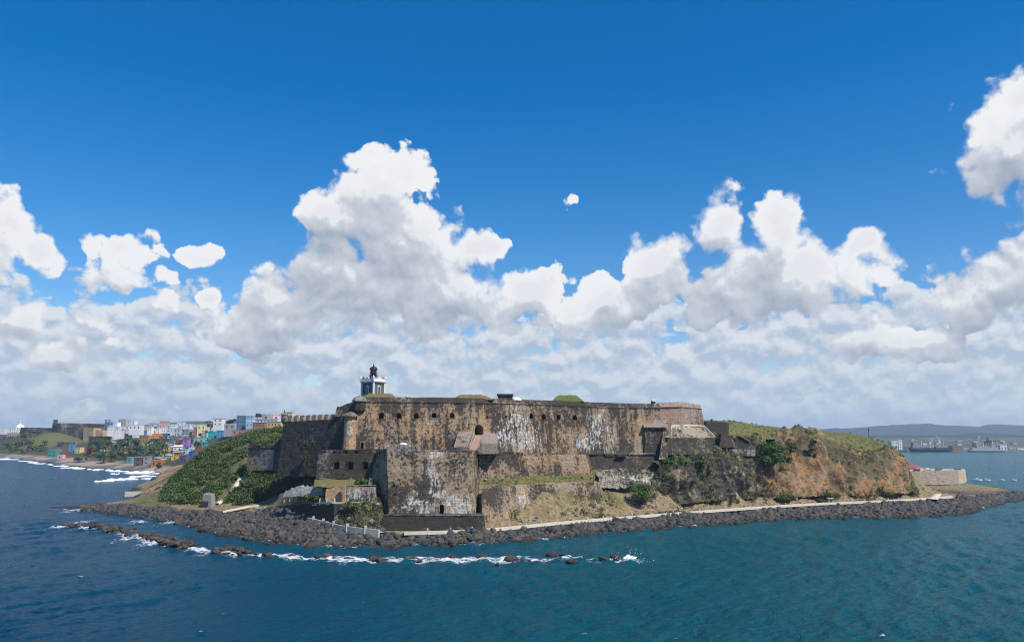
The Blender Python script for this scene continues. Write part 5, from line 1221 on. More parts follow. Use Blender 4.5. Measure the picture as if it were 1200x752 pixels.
# low weeds and tufts on the cliff and the slopes
cs, rd_, pr_ = [], [], []
for arr, n, f in ((CL1, 420, .30), (CL2, 360, .36), (BANK, 130, .45), (RUB, 60, .2), (LEDGE, 40, .4)):
    Vf = arr.reshape(-1, 3); nz = np.abs(gnormals(arr)).reshape(-1, 3)[:, 2]
    pick = rsv.choice(len(Vf), n * 3)
    for i in pick[:n * 3]:
        if vnoise(Vf[i:i + 1] * .11, 77)[0] + nz[i] * .8 > f + .12: r = rsv.uniform(.35, 1.05); cs.append(Vf[i] + [0, -.2, 0]); rd_.append(r); pr_.append(int(22 * r) + 4)
gp = PL([(q, r_, 300) for q, r_ in []])
for (a, b, ya, yb, Ya, n) in ((600, 700, 575, 600, 0, 120), (570, 700, 559, 568, 0, 70), (700, 790, 555, 596, 0, 130), (970, 1055, 513, 552, 0, 260), (830, 965, 493, 516, 0, 260), (1040, 1110, 565, 578, 0, 70), (1110, 1175, 570, 578, 0, 50), (600, 900, 590, 606, 0, 60)):
    got = 0
    for _ in range(6000):
        if got >= n: break
        x, y = rsv.uniform(-30, 250), rsv.uniform(270, 520); z = LAND(np.array([[x, y]]))[0]; q = proj(np.array([x, y, z]))
        if a < q[0] < b and ya < q[1] < yb: r = rsv.uniform(.25, .75); cs.append(np.array([x, y, z + .15])); rd_.append((r, r, r * .7)); pr_.append(int(18 * r) + 5); got += 1
V, Fc, tn = leaf_quads(cs, rd_, pr_, .24, rsv); o = tri_mesh('weeds', V, Fc, leaf_mat('weed_leaves', (.035, .050, .014), (.16, .16, .055)), tn); tag(o, 'low weeds and dry tufts over the cliffs and slopes', 'weeds', kind='stuff')

def shrub(name, label, cat, px, py, w, hgt, Y, mat, seed, trunk=False, n=14, group=None, leaf=.30, dens=46):
    rs = np.random.RandomState(seed); c = P(px, py, Y); t = thing(name, label, cat, c, group)
    W, H = w / F * Y / 2, hgt / F * Y; cs, rd, pr = [], [], []
    for k in range(n):
        a, b, f = rs.rand() * 6.28, math.sqrt(rs.rand()), rs.uniform(.25, .85); e = math.sqrt(max(.1, 1 - (f - .35) ** 2 * 1.8))
        r = max(.45, min(W, H) * rs.uniform(.28, .46)); cs.append(c + [math.cos(a) * b * (W - r * .6) * e, math.sin(a) * b * min(W * .7, 4) * e, H * f - r * .1]); rd.append((r, r, r * .85)); pr.append(int(dens * r * (1 if r > 1 else 1.3)))
    V, Fc, tn = leaf_quads(cs, rd, pr, leaf, rs); o = tri_mesh('foliage' if not trunk else 'crown', V - c, Fc, mat, tn); o.parent = t
    m = MB()
    if trunk:
        m.tube([c + [0, 0, -.6], c + [rs.normal(0, .2), 0, H * .3], c + [rs.normal(0, .4), 0, H * .6]], [.32, .24, .12], 6)
        for k in range(3): p = cs[k]; m.tube([c + [0, 0, H * .3], (c + p) / 2 + [0, 0, H * .15], p], [.16, .11, .05], 5)
        m.build('trunk', M_BARK, t)
    else:
        for k in range(min(4, n)): m.tube([c + [rs.normal(0, .3), rs.normal(0, .2), -.4], (c + cs[k]) / 2, cs[k]], [.09, .06, .03], 4)
        m.build('stems', M_BARK, t)
    return t
shrub('sea_grape', 'large dark green tree hanging over the cliff between dark and orange rock', 'tree', 902, 550, 40, 36, 350, M_BUSH, 1, True, 34, None, .36, 60)
shrub('bush', 'broad bush at the foot of the casemate wall, leftmost of the cliff top bushes', 'bush', 785, 548, 22, 15, 319, M_BUSH, 2)
shrub('bush', 'small round bush second from the left along the cliff top', 'bush', 801, 547, 14, 12, 325, M_BUSH, 3)
shrub('bush', 'tall round green bush under the middle of the glacis wall', 'bush', 820, 552, 17, 19, 334, M_BUSH, 4, n=18)
shrub('bush', 'bright rounded bush under the broken ochre wall stub', 'bush', 844, 549, 18, 19, 342, M_BUSH, 5, n=18)
shrub('bush', 'dark leafy bush on the slope left of the dark cliff', 'bush', 752, 590, 32, 24, 305, M_BUSH, 6, n=26)
shrub('bush', 'yellow green bush on the lawn beside the water bastion', 'bush', 424, 568, 17, 8, 265, M_BUSH, 7, n=12)
shrub('bush', 'round bush beside the ruins below the pale retaining wall', 'bush', 412, 602, 22, 13, 255, M_SCRUB, 8, n=18)
shrub('bush', 'grey green bush on the terrace below the pale whitewashed wall', 'bush', 366, 590, 20, 12, 267, M_SCRUB, 9, n=14)
shrub('bush', 'dark bush on the cliff face amid the orange rock', 'bush', 953, 543, 13, 34, 366, M_DARKTREE, 10, n=20)
shrub('bush', 'dark round bush at the right foot of the orange cliff', 'bush', 1030, 581, 15, 15, 372, M_BUSH, 11)
shrub('bush', 'dry bushy clump at the far right end of the cliff foot', 'bush', 1068, 582, 20, 12, 384, leaf_mat('dry_leaves', (.05, .06, .02), (.16, .15, .06)), 12)
shrub('bush', 'green bush hanging over the west side of the orange cliff top', 'bush', 926, 538, 20, 24, 360, M_SCRUB, 13, n=20)
shrub('bush', 'low dark bush in front of the orange cliff, beside the grey kiosk', 'bush', 961, 590, 12, 6, 351, M_DARKTREE, 14, n=10)
shrub('bush', 'dark creeper patch on the shaded corner bastion', 'bush', 357, 545, 10, 34, 299.0, M_SCRUB, 15, n=18)
for k, (a, b, yb, hh, Y, lab) in enumerate([(832, 868, 590, 7, 336, 'trimmed green hedge at the foot of the dark cliff'), (868, 905, 588, 8, 345, 'trimmed green hedge where dark rock meets orange cliff'), (905, 938, 587, 9, 350, 'thick hedge below the big tree on the cliff'),
                                           (956, 990, 586, 9, 358, 'hedge behind the grey kiosk at the foot of the orange cliff'), (990, 1032, 585, 7, 365, 'long low hedge at the right half of the orange cliff foot'), (1032, 1052, 584, 8, 372, 'last short hedge before the bare sand at the point')]):
    shrub('hedge', lab, 'hedge', (a + b) / 2, yb, b - a, hh, Y, M_SCRUB, 30 + k, n=22, leaf=.26)

# ------------------------------------------------------------------ promenade, parapet, posts, stairs
def ribbon(name, pts, w, mat, dz=.25, thick=.3, kind='structure', n=160):
    c = soften(smooth_polyline(pts, n), max(2, n // 24)); c[:, 2] = gzs(c[:, :2]) + dz if dz is not None else c[:, 2]
    k = np.ones(9) / 9; z = np.r_[[c[0, 2]] * 4, c[:, 2], [c[-1, 2]] * 4]; c[:, 2] = np.convolve(z, k, 'valid')
    t = np.gradient(c[:, :2], axis=0); t /= np.linalg.norm(t, axis=1)[:, None]; nn_ = np.stack([-t[:, 1], t[:, 0], np.zeros(n)], 1)
    up_ = np.array([0, 0, thick])
    o = grid_mesh(name, np.stack([c - nn_ * w / 2 - up_, c - nn_ * w / 2, c + nn_ * w / 2, c + nn_ * w / 2 - up_]), mat, False)
    if kind: tag(o, kind=kind)
    return o, c, nn_
prom = [G(*q) for q in [(302, 597, 5.0), (330, 601.5, 4.9), (352, 606, 4.6), (372, 610.5, 4.3), (392, 615.5, 4.0), (404, 618.5, 3.8), (425, 621.3, 3.6), (452, 624, 3.4)]]
M_PARAP = plain('limewashed_parapet', (.66, .58, .45), .9, .12, .6)
o, c, nn_ = ribbon('promenade', prom, 3.0, M_PATH, None, .8, n=90)
t = thing('promenade_parapet', 'pale limewashed promenade parapet curving down to the water bastion', 'parapet', c[45])
def strip_wall(pts, h0, h1, w, nm, mat, par):
    pts = np.asarray(pts); tt = np.gradient(pts[:, :2], axis=0); tt /= np.linalg.norm(tt, axis=1)[:, None] + 1e-9; q = np.stack([-tt[:, 1], tt[:, 0], np.zeros(len(pts))], 1) * w / 2
    ring = [pts - q + [0, 0, h0], pts - q + [0, 0, h1], pts + q + [0, 0, h1], pts + q + [0, 0, h0]]
    m = MB(); n = len(pts); V = np.vstack(ring); f = [(j * n + i, j * n + i + 1, ((j + 1) % 4) * n + i + 1, ((j + 1) % 4) * n + i) for j in range(4) for i in range(n - 1)]
    f += [(0, n, 2 * n, 3 * n), (n - 1, 4 * n - 1, 3 * n - 1, 2 * n - 1)]; return m.add(V, f).build(nm, mat, par)
strip_wall(c - nn_ * 1.5, -1.4, .95, .45, 'wall', M_PARAP, t)
for i in range(2, 90, 8):
    p = c[i] - nn_[i] * 1.5; MB().box(p[0] - .33, p[0] + .33, p[1] - .33, p[1] + .33, p[2] - .8, p[2] + 1.75).build('pier', M_CONC, t)
east = [G(452, 624, 3.4), G(505, 623.2, 3.3), G(560, 621.8, 3.3)] + [G(a, c_, z + .3) for a, _, c_, z in SHORE[11:19]]
o, c2, n2 = ribbon('promenade', east, 2.2, M_PATH, None, .8, n=240)
t = thing('kerb_wall', 'long low white kerb along the shore path east of the water bastion', 'kerb', c2[100])
strip_wall(c2 - n2 * 1.2, -.6, .42, .4, 'kerb', M_PARAP, t)
ps = smooth_polyline(c2 - n2 * 1.25, 41)
me_post = MB().box(-.22, .22, -.22, .22, -.5, 1.25, .03).mesh('post', M_CONC)
for i, p in enumerate(ps[1:-4]):
    if 0 < i % 7 < 6 or i < 12:
        o = bpy.data.objects.new('bollard', me_post); COL.objects.link(o); o.location = tuple(p); tag(o, 'short stone post beside the low white kerb of the shore path', 'post', 'posts along the shore path')
ps = smooth_polyline(PL([(333, 591, 287), (346, 589.8, 280), (368, 589.2, 269), (390, 589.3, 259.5), (424, 589, 257.4)]), 11)
for p in ps:
    o = bpy.data.objects.new('fence_post', me_post); COL.objects.link(o); o.location = tuple(p); o.scale = (1, 1, 1.25); tag(o, 'short pale post along the edge of the terrace below the lawn', 'post', 'posts along the terrace')
t = thing('terrace_kerb', 'white kerb along the edge of the terrace below the lawn', 'kerb', P(410, 589, 258)); strip_wall(smooth_polyline(PL([(366, 590, 269), (390, 590, 259), (424, 589.5, 257)]), 20), -.6, .5, .4, 'kerb', M_PARAP, t)
# stairway down the scrub slope, spur track at the rocks, slip to the eastern point
ribbon('stairway', PL([(284, 560, 358), (276, 568, 350), (266, 577, 343), (253, 587.5, 336)]), 2.3, M_CONC, .75, .8, n=40)
ribbon('footpath', PL([(258, 607, 300), (270, 603, 303), (290, 599, 309), (306, 598.5, 309)]), 1.8, M_PATH, 1.35, .6, n=30)
ribbon('slipway', [G(1092, 585, 3.9), G(1095, 581.5, 4.0), G(1098, 578, 4.1)], 4.2, plain('white_concrete', (.52, .47, .38), .9, .12), None, .25, n=20)
def boxthing(name, label, cat, px, py, Y, w, d, h, body, cap, cmat):
    c = P(px, py, Y); t = thing(name, label, cat, c)
    MB().box(c[0] - w / 2, c[0] + w / 2, c[1] - d / 2, c[1] + d / 2, c[2] - .6, c[2] + h, .04).build(body, M_GREYC, t)
    MB().box(c[0] - w / 2 - .15, c[0] + w / 2 + .15, c[1] - d / 2 - .15, c[1] + d / 2 + .15, c[2] + h, c[2] + h + .18).build(cap, cmat, t); return t, c
boxthing('stone_plinth', 'small grey plinth on the dry grass beside the shore path', 'plinth', 626, 615.5, 267, 1.5, 1.0, 1.9, 'body', 'cap', M_GREYC)
t, c = boxthing('kiosk', 'grey concrete kiosk on the sand at the foot of the orange cliff', 'kiosk', 973, 589.5, 352, 2.3, 2.0, 2.2, 'wall', 'roof', M_CONC)
MB().box(c[0] - .45, c[0] + .45, c[1] - 1.1, c[1] - .95, c[2], c[2] + 1.6).build('door', M_SLATE, t)

# ------------------------------------------------------------------ people on the bastion terrace
def person(px, Y, z, shirt, trouser, skin, label, face=0.0, arm=0.0, hgt=1.7):
    x, Y = PZ(px, Y, z)[:2]
    J = {'pel': (0, 0, .95), 'bel': (0, 0, 1.12), 'che': (0, .01, 1.36), 'nec': (0, 0, 1.50), 'hea': (0, -.02, 1.62), 'top': (0, 0, 1.72),
         'hl': (-.10, 0, .90), 'kl': (-.11, -.02, .50), 'al': (-.11, .02, .09), 'tl': (-.12, -.14, .04), 'hr': (.10, 0, .90), 'kr': (.12, -.05, .50), 'ar': (.13, 0, .09), 'tr': (.14, -.16, .04),
         'sl': (-.19, 0, 1.42), 'el': (-.26, .02, 1.14), 'wl': (-.25, -.08 - arm * .1, .90 + arm * .25), 'dl': (-.25, -.12 - arm * .14, .82 + arm * .3), 'sr': (.19, 0, 1.42), 'er': (.26, .02, 1.14), 'wr': (.26, -.10, .91), 'dr': (.26, -.14, .83)}
    R = dict(pel=.15, bel=.14, che=.17, nec=.06, hea=.10, top=.08, hl=.10, kl=.07, al=.05, tl=.045, hr=.10, kr=.07, ar=.05, tr=.045, sl=.075, el=.05, wl=.035, dl=.04, sr=.075, er=.05, wr=.035, dr=.04)
    E = [('pel', 'bel'), ('bel', 'che'), ('che', 'nec'), ('nec', 'hea'), ('hea', 'top'), ('pel', 'hl'), ('hl', 'kl'), ('kl', 'al'), ('al', 'tl'), ('pel', 'hr'), ('hr', 'kr'), ('kr', 'ar'), ('ar', 'tr'), ('che', 'sl'), ('sl', 'el'), ('el', 'wl'), ('wl', 'dl'), ('che', 'sr'), ('sr', 'er'), ('er', 'wr'), ('wr', 'dr')]
    ks = list(J); me = bpy.data.meshes.new('body'); me.from_pydata([J[k] for k in ks], [(ks.index(a), ks.index(b)) for a, b in E], [])
    o = bpy.data.objects.new('tmp_body', me); COL.objects.link(o); md = o.modifiers.new('s', 'SKIN'); md.use_smooth_shade = True
    for i, k in enumerate(ks): me.skin_vertices[0].data[i].radius = (R[k], R[k] * (.8 if k in ('che', 'bel', 'pel') else 1)); me.skin_vertices[0].data[i].use_root = (k == 'pel')
    o.modifiers.new('u', 'SUBSURF').levels = 1
    bpy.context.view_layer.update(); m2 = bpy.data.meshes.new_from_object(o.evaluated_get(bpy.context.evaluated_depsgraph_get())); bpy.data.objects.remove(o)
    for mm in (skin, shirt, trouser): m2.materials.append(mm)
    for p in m2.polygons:
        cz, cx = p.center.z, abs(p.center.x); p.material_index = 1 if 1.0 < cz < 1.47 and (cx < .2 or cz > 1.2) else 2 if cz <= 1.0 and cz > .1 and cx < .21 else 0
    b = bpy.data.objects.new('person', m2); COL.objects.link(b); b.location = (x, Y, z); b.rotation_euler = (0, 0, face); b.scale = (hgt / 1.74,) * 3; tag(b, label, 'person', None)
    mb = MB().lathe((0, .015, 1.60), [(.118, 0), (.125, .06), (.10, .12), (.03, .145)], 10); h_ = mb.build('hair', M_IRON); h_.parent = b
    return b
M_SKIN = plain('skin', (.42, .26, .18), .6, .05); cl = lambda r, g, b: plain('cloth', (r, g, b), .9, .08)
TZZ = 27.85
person(450, 266, TZZ, cl(.05, .09, .20), cl(.04, .04, .06), M_SKIN, 'person in a dark blue shirt at the west end of the terrace railing', .4)
person(454.5, 267, TZZ, cl(.72, .72, .70), cl(.10, .11, .14), M_SKIN, 'person in a white shirt at the west end of the terrace', -.3)
person(480.5, 268, TZZ, cl(.74, .73, .72), cl(.25, .24, .22), M_SKIN, 'person in a white shirt just east of the white parasol', .8, .6)
person(484, 266, TZZ, cl(.10, .10, .12), cl(.30, .26, .20), M_SKIN, 'person in black standing between two others in white', 0)
person(487.5, 267, TZZ, cl(.70, .66, .68), cl(.08, .10, .20), M_SKIN, 'person in a pale shirt and blue trousers by the railing', 2.6)
person(491, 269, TZZ, cl(.50, .18, .20), cl(.60, .58, .54), M_SKIN, 'person in a red shirt at the east end of the terrace group', 1.2, .4)
c = PZ(473, 267, TZZ); t = thing('parasol', 'white domed parasol on the bastion terrace beside the visitors', 'parasol', c)
MB().lathe(c, [(.05, 0), (.05, 2.3)], 8).build('pole', M_GREYC, t)
pr = [(1.35 * math.cos(a), 1.55 + .75 * math.sin(a)) for a in np.linspace(.05, 1.5, 7)]; MB().lathe(c, pr, 12).build('canopy', M_WHITE, t, smooth=True)

# ------------------------------------------------------------------ the old town along the coast
rst = np.random.RandomState(31); COLS = {}
WINM = {}
def building(label, px0, px1, yt, yb, col, roof=None, Y=None, cat='house', name='town_house', group=None, wins=None, rz=None, peak=0.0, trim=None, door=False, tank=False, depth=None):
    pxm = (px0 + px1) / 2
    if Y is None: Y = town_hit(pxm, yb) or 1000.0
    w = (px1 - px0) / F * Y; c = P(pxm, yb, Y); zt = P(pxm, yt, Y)[2]; h = zt - c[2]; rz = rst.uniform(-.22, .22) if rz is None else rz
    d = depth or float(np.clip(w * rst.uniform(.7, 1.1), 6, 26)); w2 = w * .93 / (abs(math.cos(rz)) + abs(math.sin(rz)) * d / max(w, 1) * .6)
    t = thing(name, label, cat, c + [0, d / 2, 0], group, rz); x0, x1, y0, y1 = -w2 / 2, w2 / 2, -d / 2, d / 2
    def pt(nm, mb, mat, par=None): o = mb.build(nm, mat, None, fix=False); o.parent = par or t; return o
    pt('wall', MB().box(x0, x1, y0, y1, -7.0, h), paint(col))
    rc = roof or tuple(min(.8, q * .8 + .08) for q in col); ro = MB()
    e = .25 if peak == 0 else .5
    if peak: ro.add([(x0 - e, y0 - e, h), (x1 + e, y0 - e, h), (x1 + e, y1 + e, h), (x0 - e, y1 + e, h), (x0 - e, 0, h + peak), (x1 + e, 0, h + peak)], [(3, 2, 1, 0), (0, 1, 5, 4), (2, 3, 4, 5), (1, 2, 5), (3, 0, 4)])
    else: ro.box(x0 - e, x1 + e, y0 - e, y1 + e, h + .002, h + max(.35, h * .05))
    r_ = pt('roof', ro, paint(rc))
    if tank: pt('water_tank', MB().lathe((x0 * .4, 0, h), [(1.1, 0), (1.1, 1.9), (.7, 2.2)], 10), M_GREYC, r_)
    nc, nr = wins if wins else (int(np.clip(w2 / 4.2, 1, 4)), int(np.clip(h / 4.0, 1, 3)))
    ww, wh = w2 / nc * .26, h / nr * .40; wm = MB().box(-ww / 2, ww / 2, -.06, .05, 0, wh).mesh('window', M_WIN, fix=False)
    for i in range(nc):
        for j in range(nr):
            o = bpy.data.objects.new('window', wm); COL.objects.link(o); o.parent = t; o.location = (x0 + (i + .5) * w2 / nc, y0, j * h / nr + h / nr * .3)
    if trim: pt('trim', MB().box(x0 - .12, x1 + .12, y0 - .14, y1 + .12, h * .48, h * .48 + max(.4, h * .06)), paint(trim))
    if door: pt('door', MB().box(-.7, .7, y0 - .08, y0 + .1, 0, 2.3), M_SLATE)
    return t
W_ = (.74, .74, .72)
B = building
# lower shanty houses by the beach
B('teal green low house with a pale roof among the far beach houses', 55, 67, 527, 535.5, (.06, .28, .22), (.40, .48, .48))
B('dark red wide house beside the pale roofed far beach house', 69, 78, 529.5, 535, (.33, .05, .05))
B('pink and white little house right at the far beach rocks', 66, 74, 533, 538, (.62, .42, .46), W_)
B('bright blue two storey house under the far grey fortress', 79, 86.5, 521.5, 532, (.06, .26, .42), (.10, .36, .48))
B('pale yellow house under a teal roof next to the bright blue one', 86.5, 95, 524, 531.5, (.60, .52, .27), (.08, .33, .36))
B('red boxy house to the right of the pale yellow teal roofed one', 99, 106, 524, 533, (.46, .06, .07))
B('pale green house above the green one at the edge of the palms', 117, 126, 522.5, 529.5, (.48, .50, .30))
B('deep green house at the left edge of the palm grove', 113, 122, 529, 536.5, (.04, .24, .09))
B('white shed between the palm trunks above the grey beach', 150, 156, 527.5, 533, W_)
B('turquoise shack under the palms near the sand', 148, 155, 536, 542, (.10, .36, .36), (.5, .5, .5))
B('brown shack on posts above the sandy beach', 156, 167, 536, 546.5, (.17, .11, .09), (.36, .33, .31))
B('grey shack beside the brown one above the sand', 167, 175, 535, 544.5, (.30, .31, .33), (.45, .45, .45))
B('orange brown shack with a flat roof above the sandy beach', 176, 190, 539, 547, (.42, .17, .06), (.55, .30, .18))
B('small white roofed shed behind the orange brown shack', 180, 188, 535.5, 539.5, (.50, .45, .40), (.62, .60, .58))
B('pale yellow house at the right end of the palms', 193, 205, 526, 531, (.62, .55, .10), (.66, .60, .20))
B('cream narrow house under the pale yellow one', 189, 195, 530.5, 536.5, (.58, .52, .36))
B('vivid yellow low house near the sea wall', 200, 209, 534, 539, (.72, .50, .05), (.75, .6, .15))
B('purple grey dark house right of the vivid yellow one', 209, 219, 534, 540.5, (.14, .10, .20), (.24, .20, .28))
B('white gabled house below the crimson block', 202, 213, 523, 529.5, W_, W_, peak=1.6)
B('light aqua house with an arched front below the violet one', 212, 220.5, 526.5, 533.5, (.42, .62, .66))
B('royal blue small house at the foot of the scrub hill', 220.5, 226.5, 529, 535.5, (.05, .12, .45))
B('brown shed at the foot of the scrub hill', 227, 238, 526, 534, (.20, .10, .07), (.30, .16, .11))
B('crimson block below the blue grey white framed building', 205, 213, 516.5, 523.5, (.42, .03, .06))
B('violet narrow house beside the crimson block', 213.5, 221, 514, 525, (.30, .20, .50))
B('indigo low house between the violet and mint green houses', 221, 227, 515, 521, (.06, .08, .30))
B('mint green house on the hill edge', 226, 240, 513, 520.5, (.24, .56, .36), (.40, .60, .45))
B('long white roofed shed in front of the mint green house', 224, 234, 520, 523, (.60, .60, .58), W_)
# middle rows
B('dark teal building with a green band in the town middle', 177, 198, 514, 522, (.03, .09, .10), (.05, .16, .14), trim=(.10, .32, .24))
B('tan wide building left of the orange roofed one', 162, 176, 510, 519, (.40, .24, .10))
B('bright orange building on the town hill', 176, 189, 508.3, 515, (.66, .26, .05), (.70, .30, .08))
B('blue grey building framed in white in the town middle', 197, 213, 511.5, 518.5, (.14, .20, .28), (.60, .58, .50))
B('navy block behind the bright orange building', 189, 199, 508, 513, (.05, .11, .24))
B('turquoise terrace of houses on the hill edge', 243, 253, 505.5, 513.5, (.04, .40, .42), (.10, .50, .50), wins=(3, 2))
B('sky blue row house beside the turquoise terrace', 253, 262, 504.5, 512, (.06, .30, .50), wins=(2, 2))
B('white and blue row house at the end of the terrace', 262, 270, 504, 511, (.30, .50, .62), W_, wins=(2, 2))
B('pale mint house left of the turquoise terrace', 238, 243.5, 507, 514.5, (.34, .60, .46))
B('emerald small house above the turquoise terrace', 254, 262, 499, 505, (.04, .26, .20))
B('long terracotta roofed house on the scrub hill top', 270, 291, 504, 509.5, (.40, .22, .13), (.48, .22, .10))
# upper town
B('pink arcaded long palace in the upper town', 149, 165, 502.5, 511, (.60, .30, .24), (.64, .50, .46), wins=(5, 1))
B('rose red house left of the pink arcaded palace', 137, 149, 503.5, 510, (.44, .20, .20))
B('slate grey house at the left of the upper town', 130, 138, 502.5, 512, (.16, .18, .20))
B('white long building above the rose red house', 131, 150, 499.5, 504.5, W_, wins=(4, 1))
B('white square building above the pink palace', 150, 165, 498, 503, W_, wins=(3, 1))
B('steel blue building behind the orange one', 165, 181, 504.5, 512, (.10, .22, .38), (.22, .32, .46), wins=(4, 2))
B('grey apartment slab at the left of the skyline', 138, 148, 491.3, 500.5, (.42, .39, .37), Y=1560, wins=(4, 3), cat='apartment block', name='apartment_block')
B('white apartment tower beside the grey skyline slab', 148.5, 158.5, 493, 500.5, W_, Y=1540, wins=(3, 2), cat='apartment block', name='apartment_block')
B('cobalt blue cube on the skyline above the far fortress', 122, 129, 494.5, 503, (.08, .18, .40), Y=1480)
B('white low skyline house left of the grey slab', 129, 138, 495, 503, W_, Y=1500)
B('grey skyline block left of the pink tower', 173, 186, 496, 506, (.40, .40, .42), Y=1420, wins=(4, 2))
B('pink tower block with a dark red top in the skyline', 185, 195.5, 494, 505, (.62, .34, .34), (.30, .08, .08), Y=1400, wins=(3, 3), cat='apartment block', name='apartment_block')
B('pale aqua tower between pink tower and white houses', 193.5, 200.5, 499, 510.5, (.52, .68, .64), wins=(1, 3))
B('white stepped skyline house right of the aqua tower', 200, 207, 497.5, 507, W_, Y=1300)
B('taller white skyline house with a water tank', 206, 215, 495, 505, W_, Y=1340, tank=True)
B('grey white skyline house below the water tank house', 203, 212, 502, 511, (.52, .52, .54))
B('white broad skyline house in the middle of the upper town', 215, 223, 497, 505.5, (.66, .66, .66), Y=1280)
B('blue shaded house in the middle of the upper town', 212, 222, 503, 511, (.22, .30, .38))
B('small white skyline house left of the cream one', 222, 229.5, 498, 505, W_, Y=1220)
B('cream and yellow house in front of tall palms', 229, 240, 497.3, 504.5, (.68, .62, .36), (.70, .66, .52))
B('white house with a stepped roof near the hill top', 249, 261, 490.5, 499, W_, (.46, .18, .15), Y=900)
B('deep blue glass fronted block on the hill top', 275, 287.5, 487.3, 501, (.09, .16, .25), (.16, .24, .32), Y=760, wins=(3, 3))
B('light blue block with white floors on the hill top', 287.5, 297, 486.6, 500, (.34, .48, .60), W_, Y=750, wins=(2, 3), trim=W_)
B('long grey house with a white roof on the hill crest', 262, 276, 497, 503, (.36, .37, .38), W_, Y=780)
B('ochre yellow mansion with tall windows left of the dark bastion', 312, 331, 494, 507, (.58, .42, .20), (.70, .66, .58), Y=560, wins=(4, 2), rz=-.1)
B('brown balconied mansion beside the ochre yellow one', 295, 312, 495, 506.5, (.33, .20, .12), (.66, .62, .56), Y=565, wins=(4, 2), rz=-.1)
B('pink penthouse with a grey slab roof on the hill crest', 318, 327, 485.5, 494.5, (.66, .36, .36), Y=600)
B('grey penthouse block beside the pink one', 306, 318, 485, 494.5, (.36, .36, .39), W_, Y=605)
B('white roofed long house in front of the penthouses', 299, 331, 491, 496, (.62, .62, .62), W_, Y=590, wins=(6, 1))
B('cream house showing above the merlons of the dark bastion', 335, 344, 483, 492, (.66, .58, .44), Y=470, wins=(2, 1))
B('white cream terrace house behind the bastion merlons', 342, 350, 486, 492, (.68, .62, .54), Y=475, wins=(2, 1))
for k in range(26):                                          # more roofs far back in the upper town
    px = rst.uniform(128, 300); w = rst.uniform(4, 8); yt = np.interp(px, [128, 160, 200, 240, 300], [499, 498.5, 497, 497, 493]) + rst.uniform(-.6, 2.5)
    v = rst.uniform(.45, .74); B('small pale house far back among the crowded roofs of the upper town', px, px + w, yt, yt + 6, (v, v * rst.uniform(.92, 1), v * rst.uniform(.85, 1.02)), Y=rst.uniform(1250, 1700) if px < 240 else rst.uniform(950, 1200), group='pale houses far back in the upper town')
for cname, cc in [('yellow', (.66, .52, .14)), ('turquoise', (.08, .40, .40)), ('pink', (.62, .30, .32)), ('white', (.72, .72, .70)), ('brick red', (.40, .11, .07)), ('blue', (.10, .24, .48)), ('green', (.14, .40, .18)), ('brown', (.26, .16, .10)), ('grey', (.34, .34, .35))]:
    for k in range(13):                                       # the crowded small houses of the shore district and the slope above it
        px = rst.uniform(126, 240); lo_ = np.interp(px, [126, 150, 190, 240], [520, 541, 543, 524]); hi_ = np.interp(px, [126, 160, 200, 240], [505, 507, 505, 504]); yb = hi_ + (lo_ - hi_) * rst.rand() ** .8; w = rst.uniform(3.2, 6.5)
        v = rst.uniform(.75, 1.1); B('small %s house crowded among the roofs of the shore district' % cname, px, px + w, yb - rst.uniform(2.6, 4.6), yb, tuple(min(.8, q * v) for q in cc), group='small %s houses of the shore district' % cname, wins=(2, 1), peak=rst.choice([0, 0, 1.2]), roof=rst.choice([0, 1]) and (.36, .33, .31) or None)
for k in range(40):
    px = rst.uniform(124, 236); w = rst.uniform(3.5, 8); yt = np.interp(px, [104, 128, 160, 200, 240], [500, 499, 499.5, 498, 498]) + rst.uniform(0, 5); v = rst.uniform(.62, .80); Y_ = rst.uniform(1080, 1400)
    B('white house packed between the others in the upper town', px, px + w, yt, yt + rst.uniform(4, 7), (v, v * rst.uniform(.95, 1), v * rst.uniform(.9, 1)), Y=Y_, group='white houses packed in the upper town', wins=(2, 2), tank=rst.rand() < .25)
t = B('white domed capitol like building at the far left', 12, 24, 501.5, 508, W_, W_, Y=1600, cat='domed building', name='domed_building', rz=0.05)
lz = P(18, 501.5, 1600)[2] - t.location[2]; o = MB().lathe((3, 0, lz), [(8.5, 0), (8.5, 1.2), (7.2, 4.5), (4.2, 7.2), (1.0, 8.6), (.5, 9.2), (.5, 12), (1.3, 13), (1.2, 14.5), (.2, 15.6)], 16).build('dome', M_WHITE); o.parent = t
B('white far tower block at the left edge of the skyline', 0, 4.5, 501, 512, (.66, .67, .68), Y=1700, wins=(2, 4), cat='apartment block', name='apartment_block')
B('pale far block second from the left edge of the skyline', 4.8, 9.5, 502, 512, (.60, .62, .64), Y=1710, wins=(2, 3), cat='apartment block', name='apartment_block')
B('tan low building below the far white dome', 7, 21, 507.5, 514.5, (.42, .27, .18), (.40, .30, .22), Y=1560, wins=(5, 1))
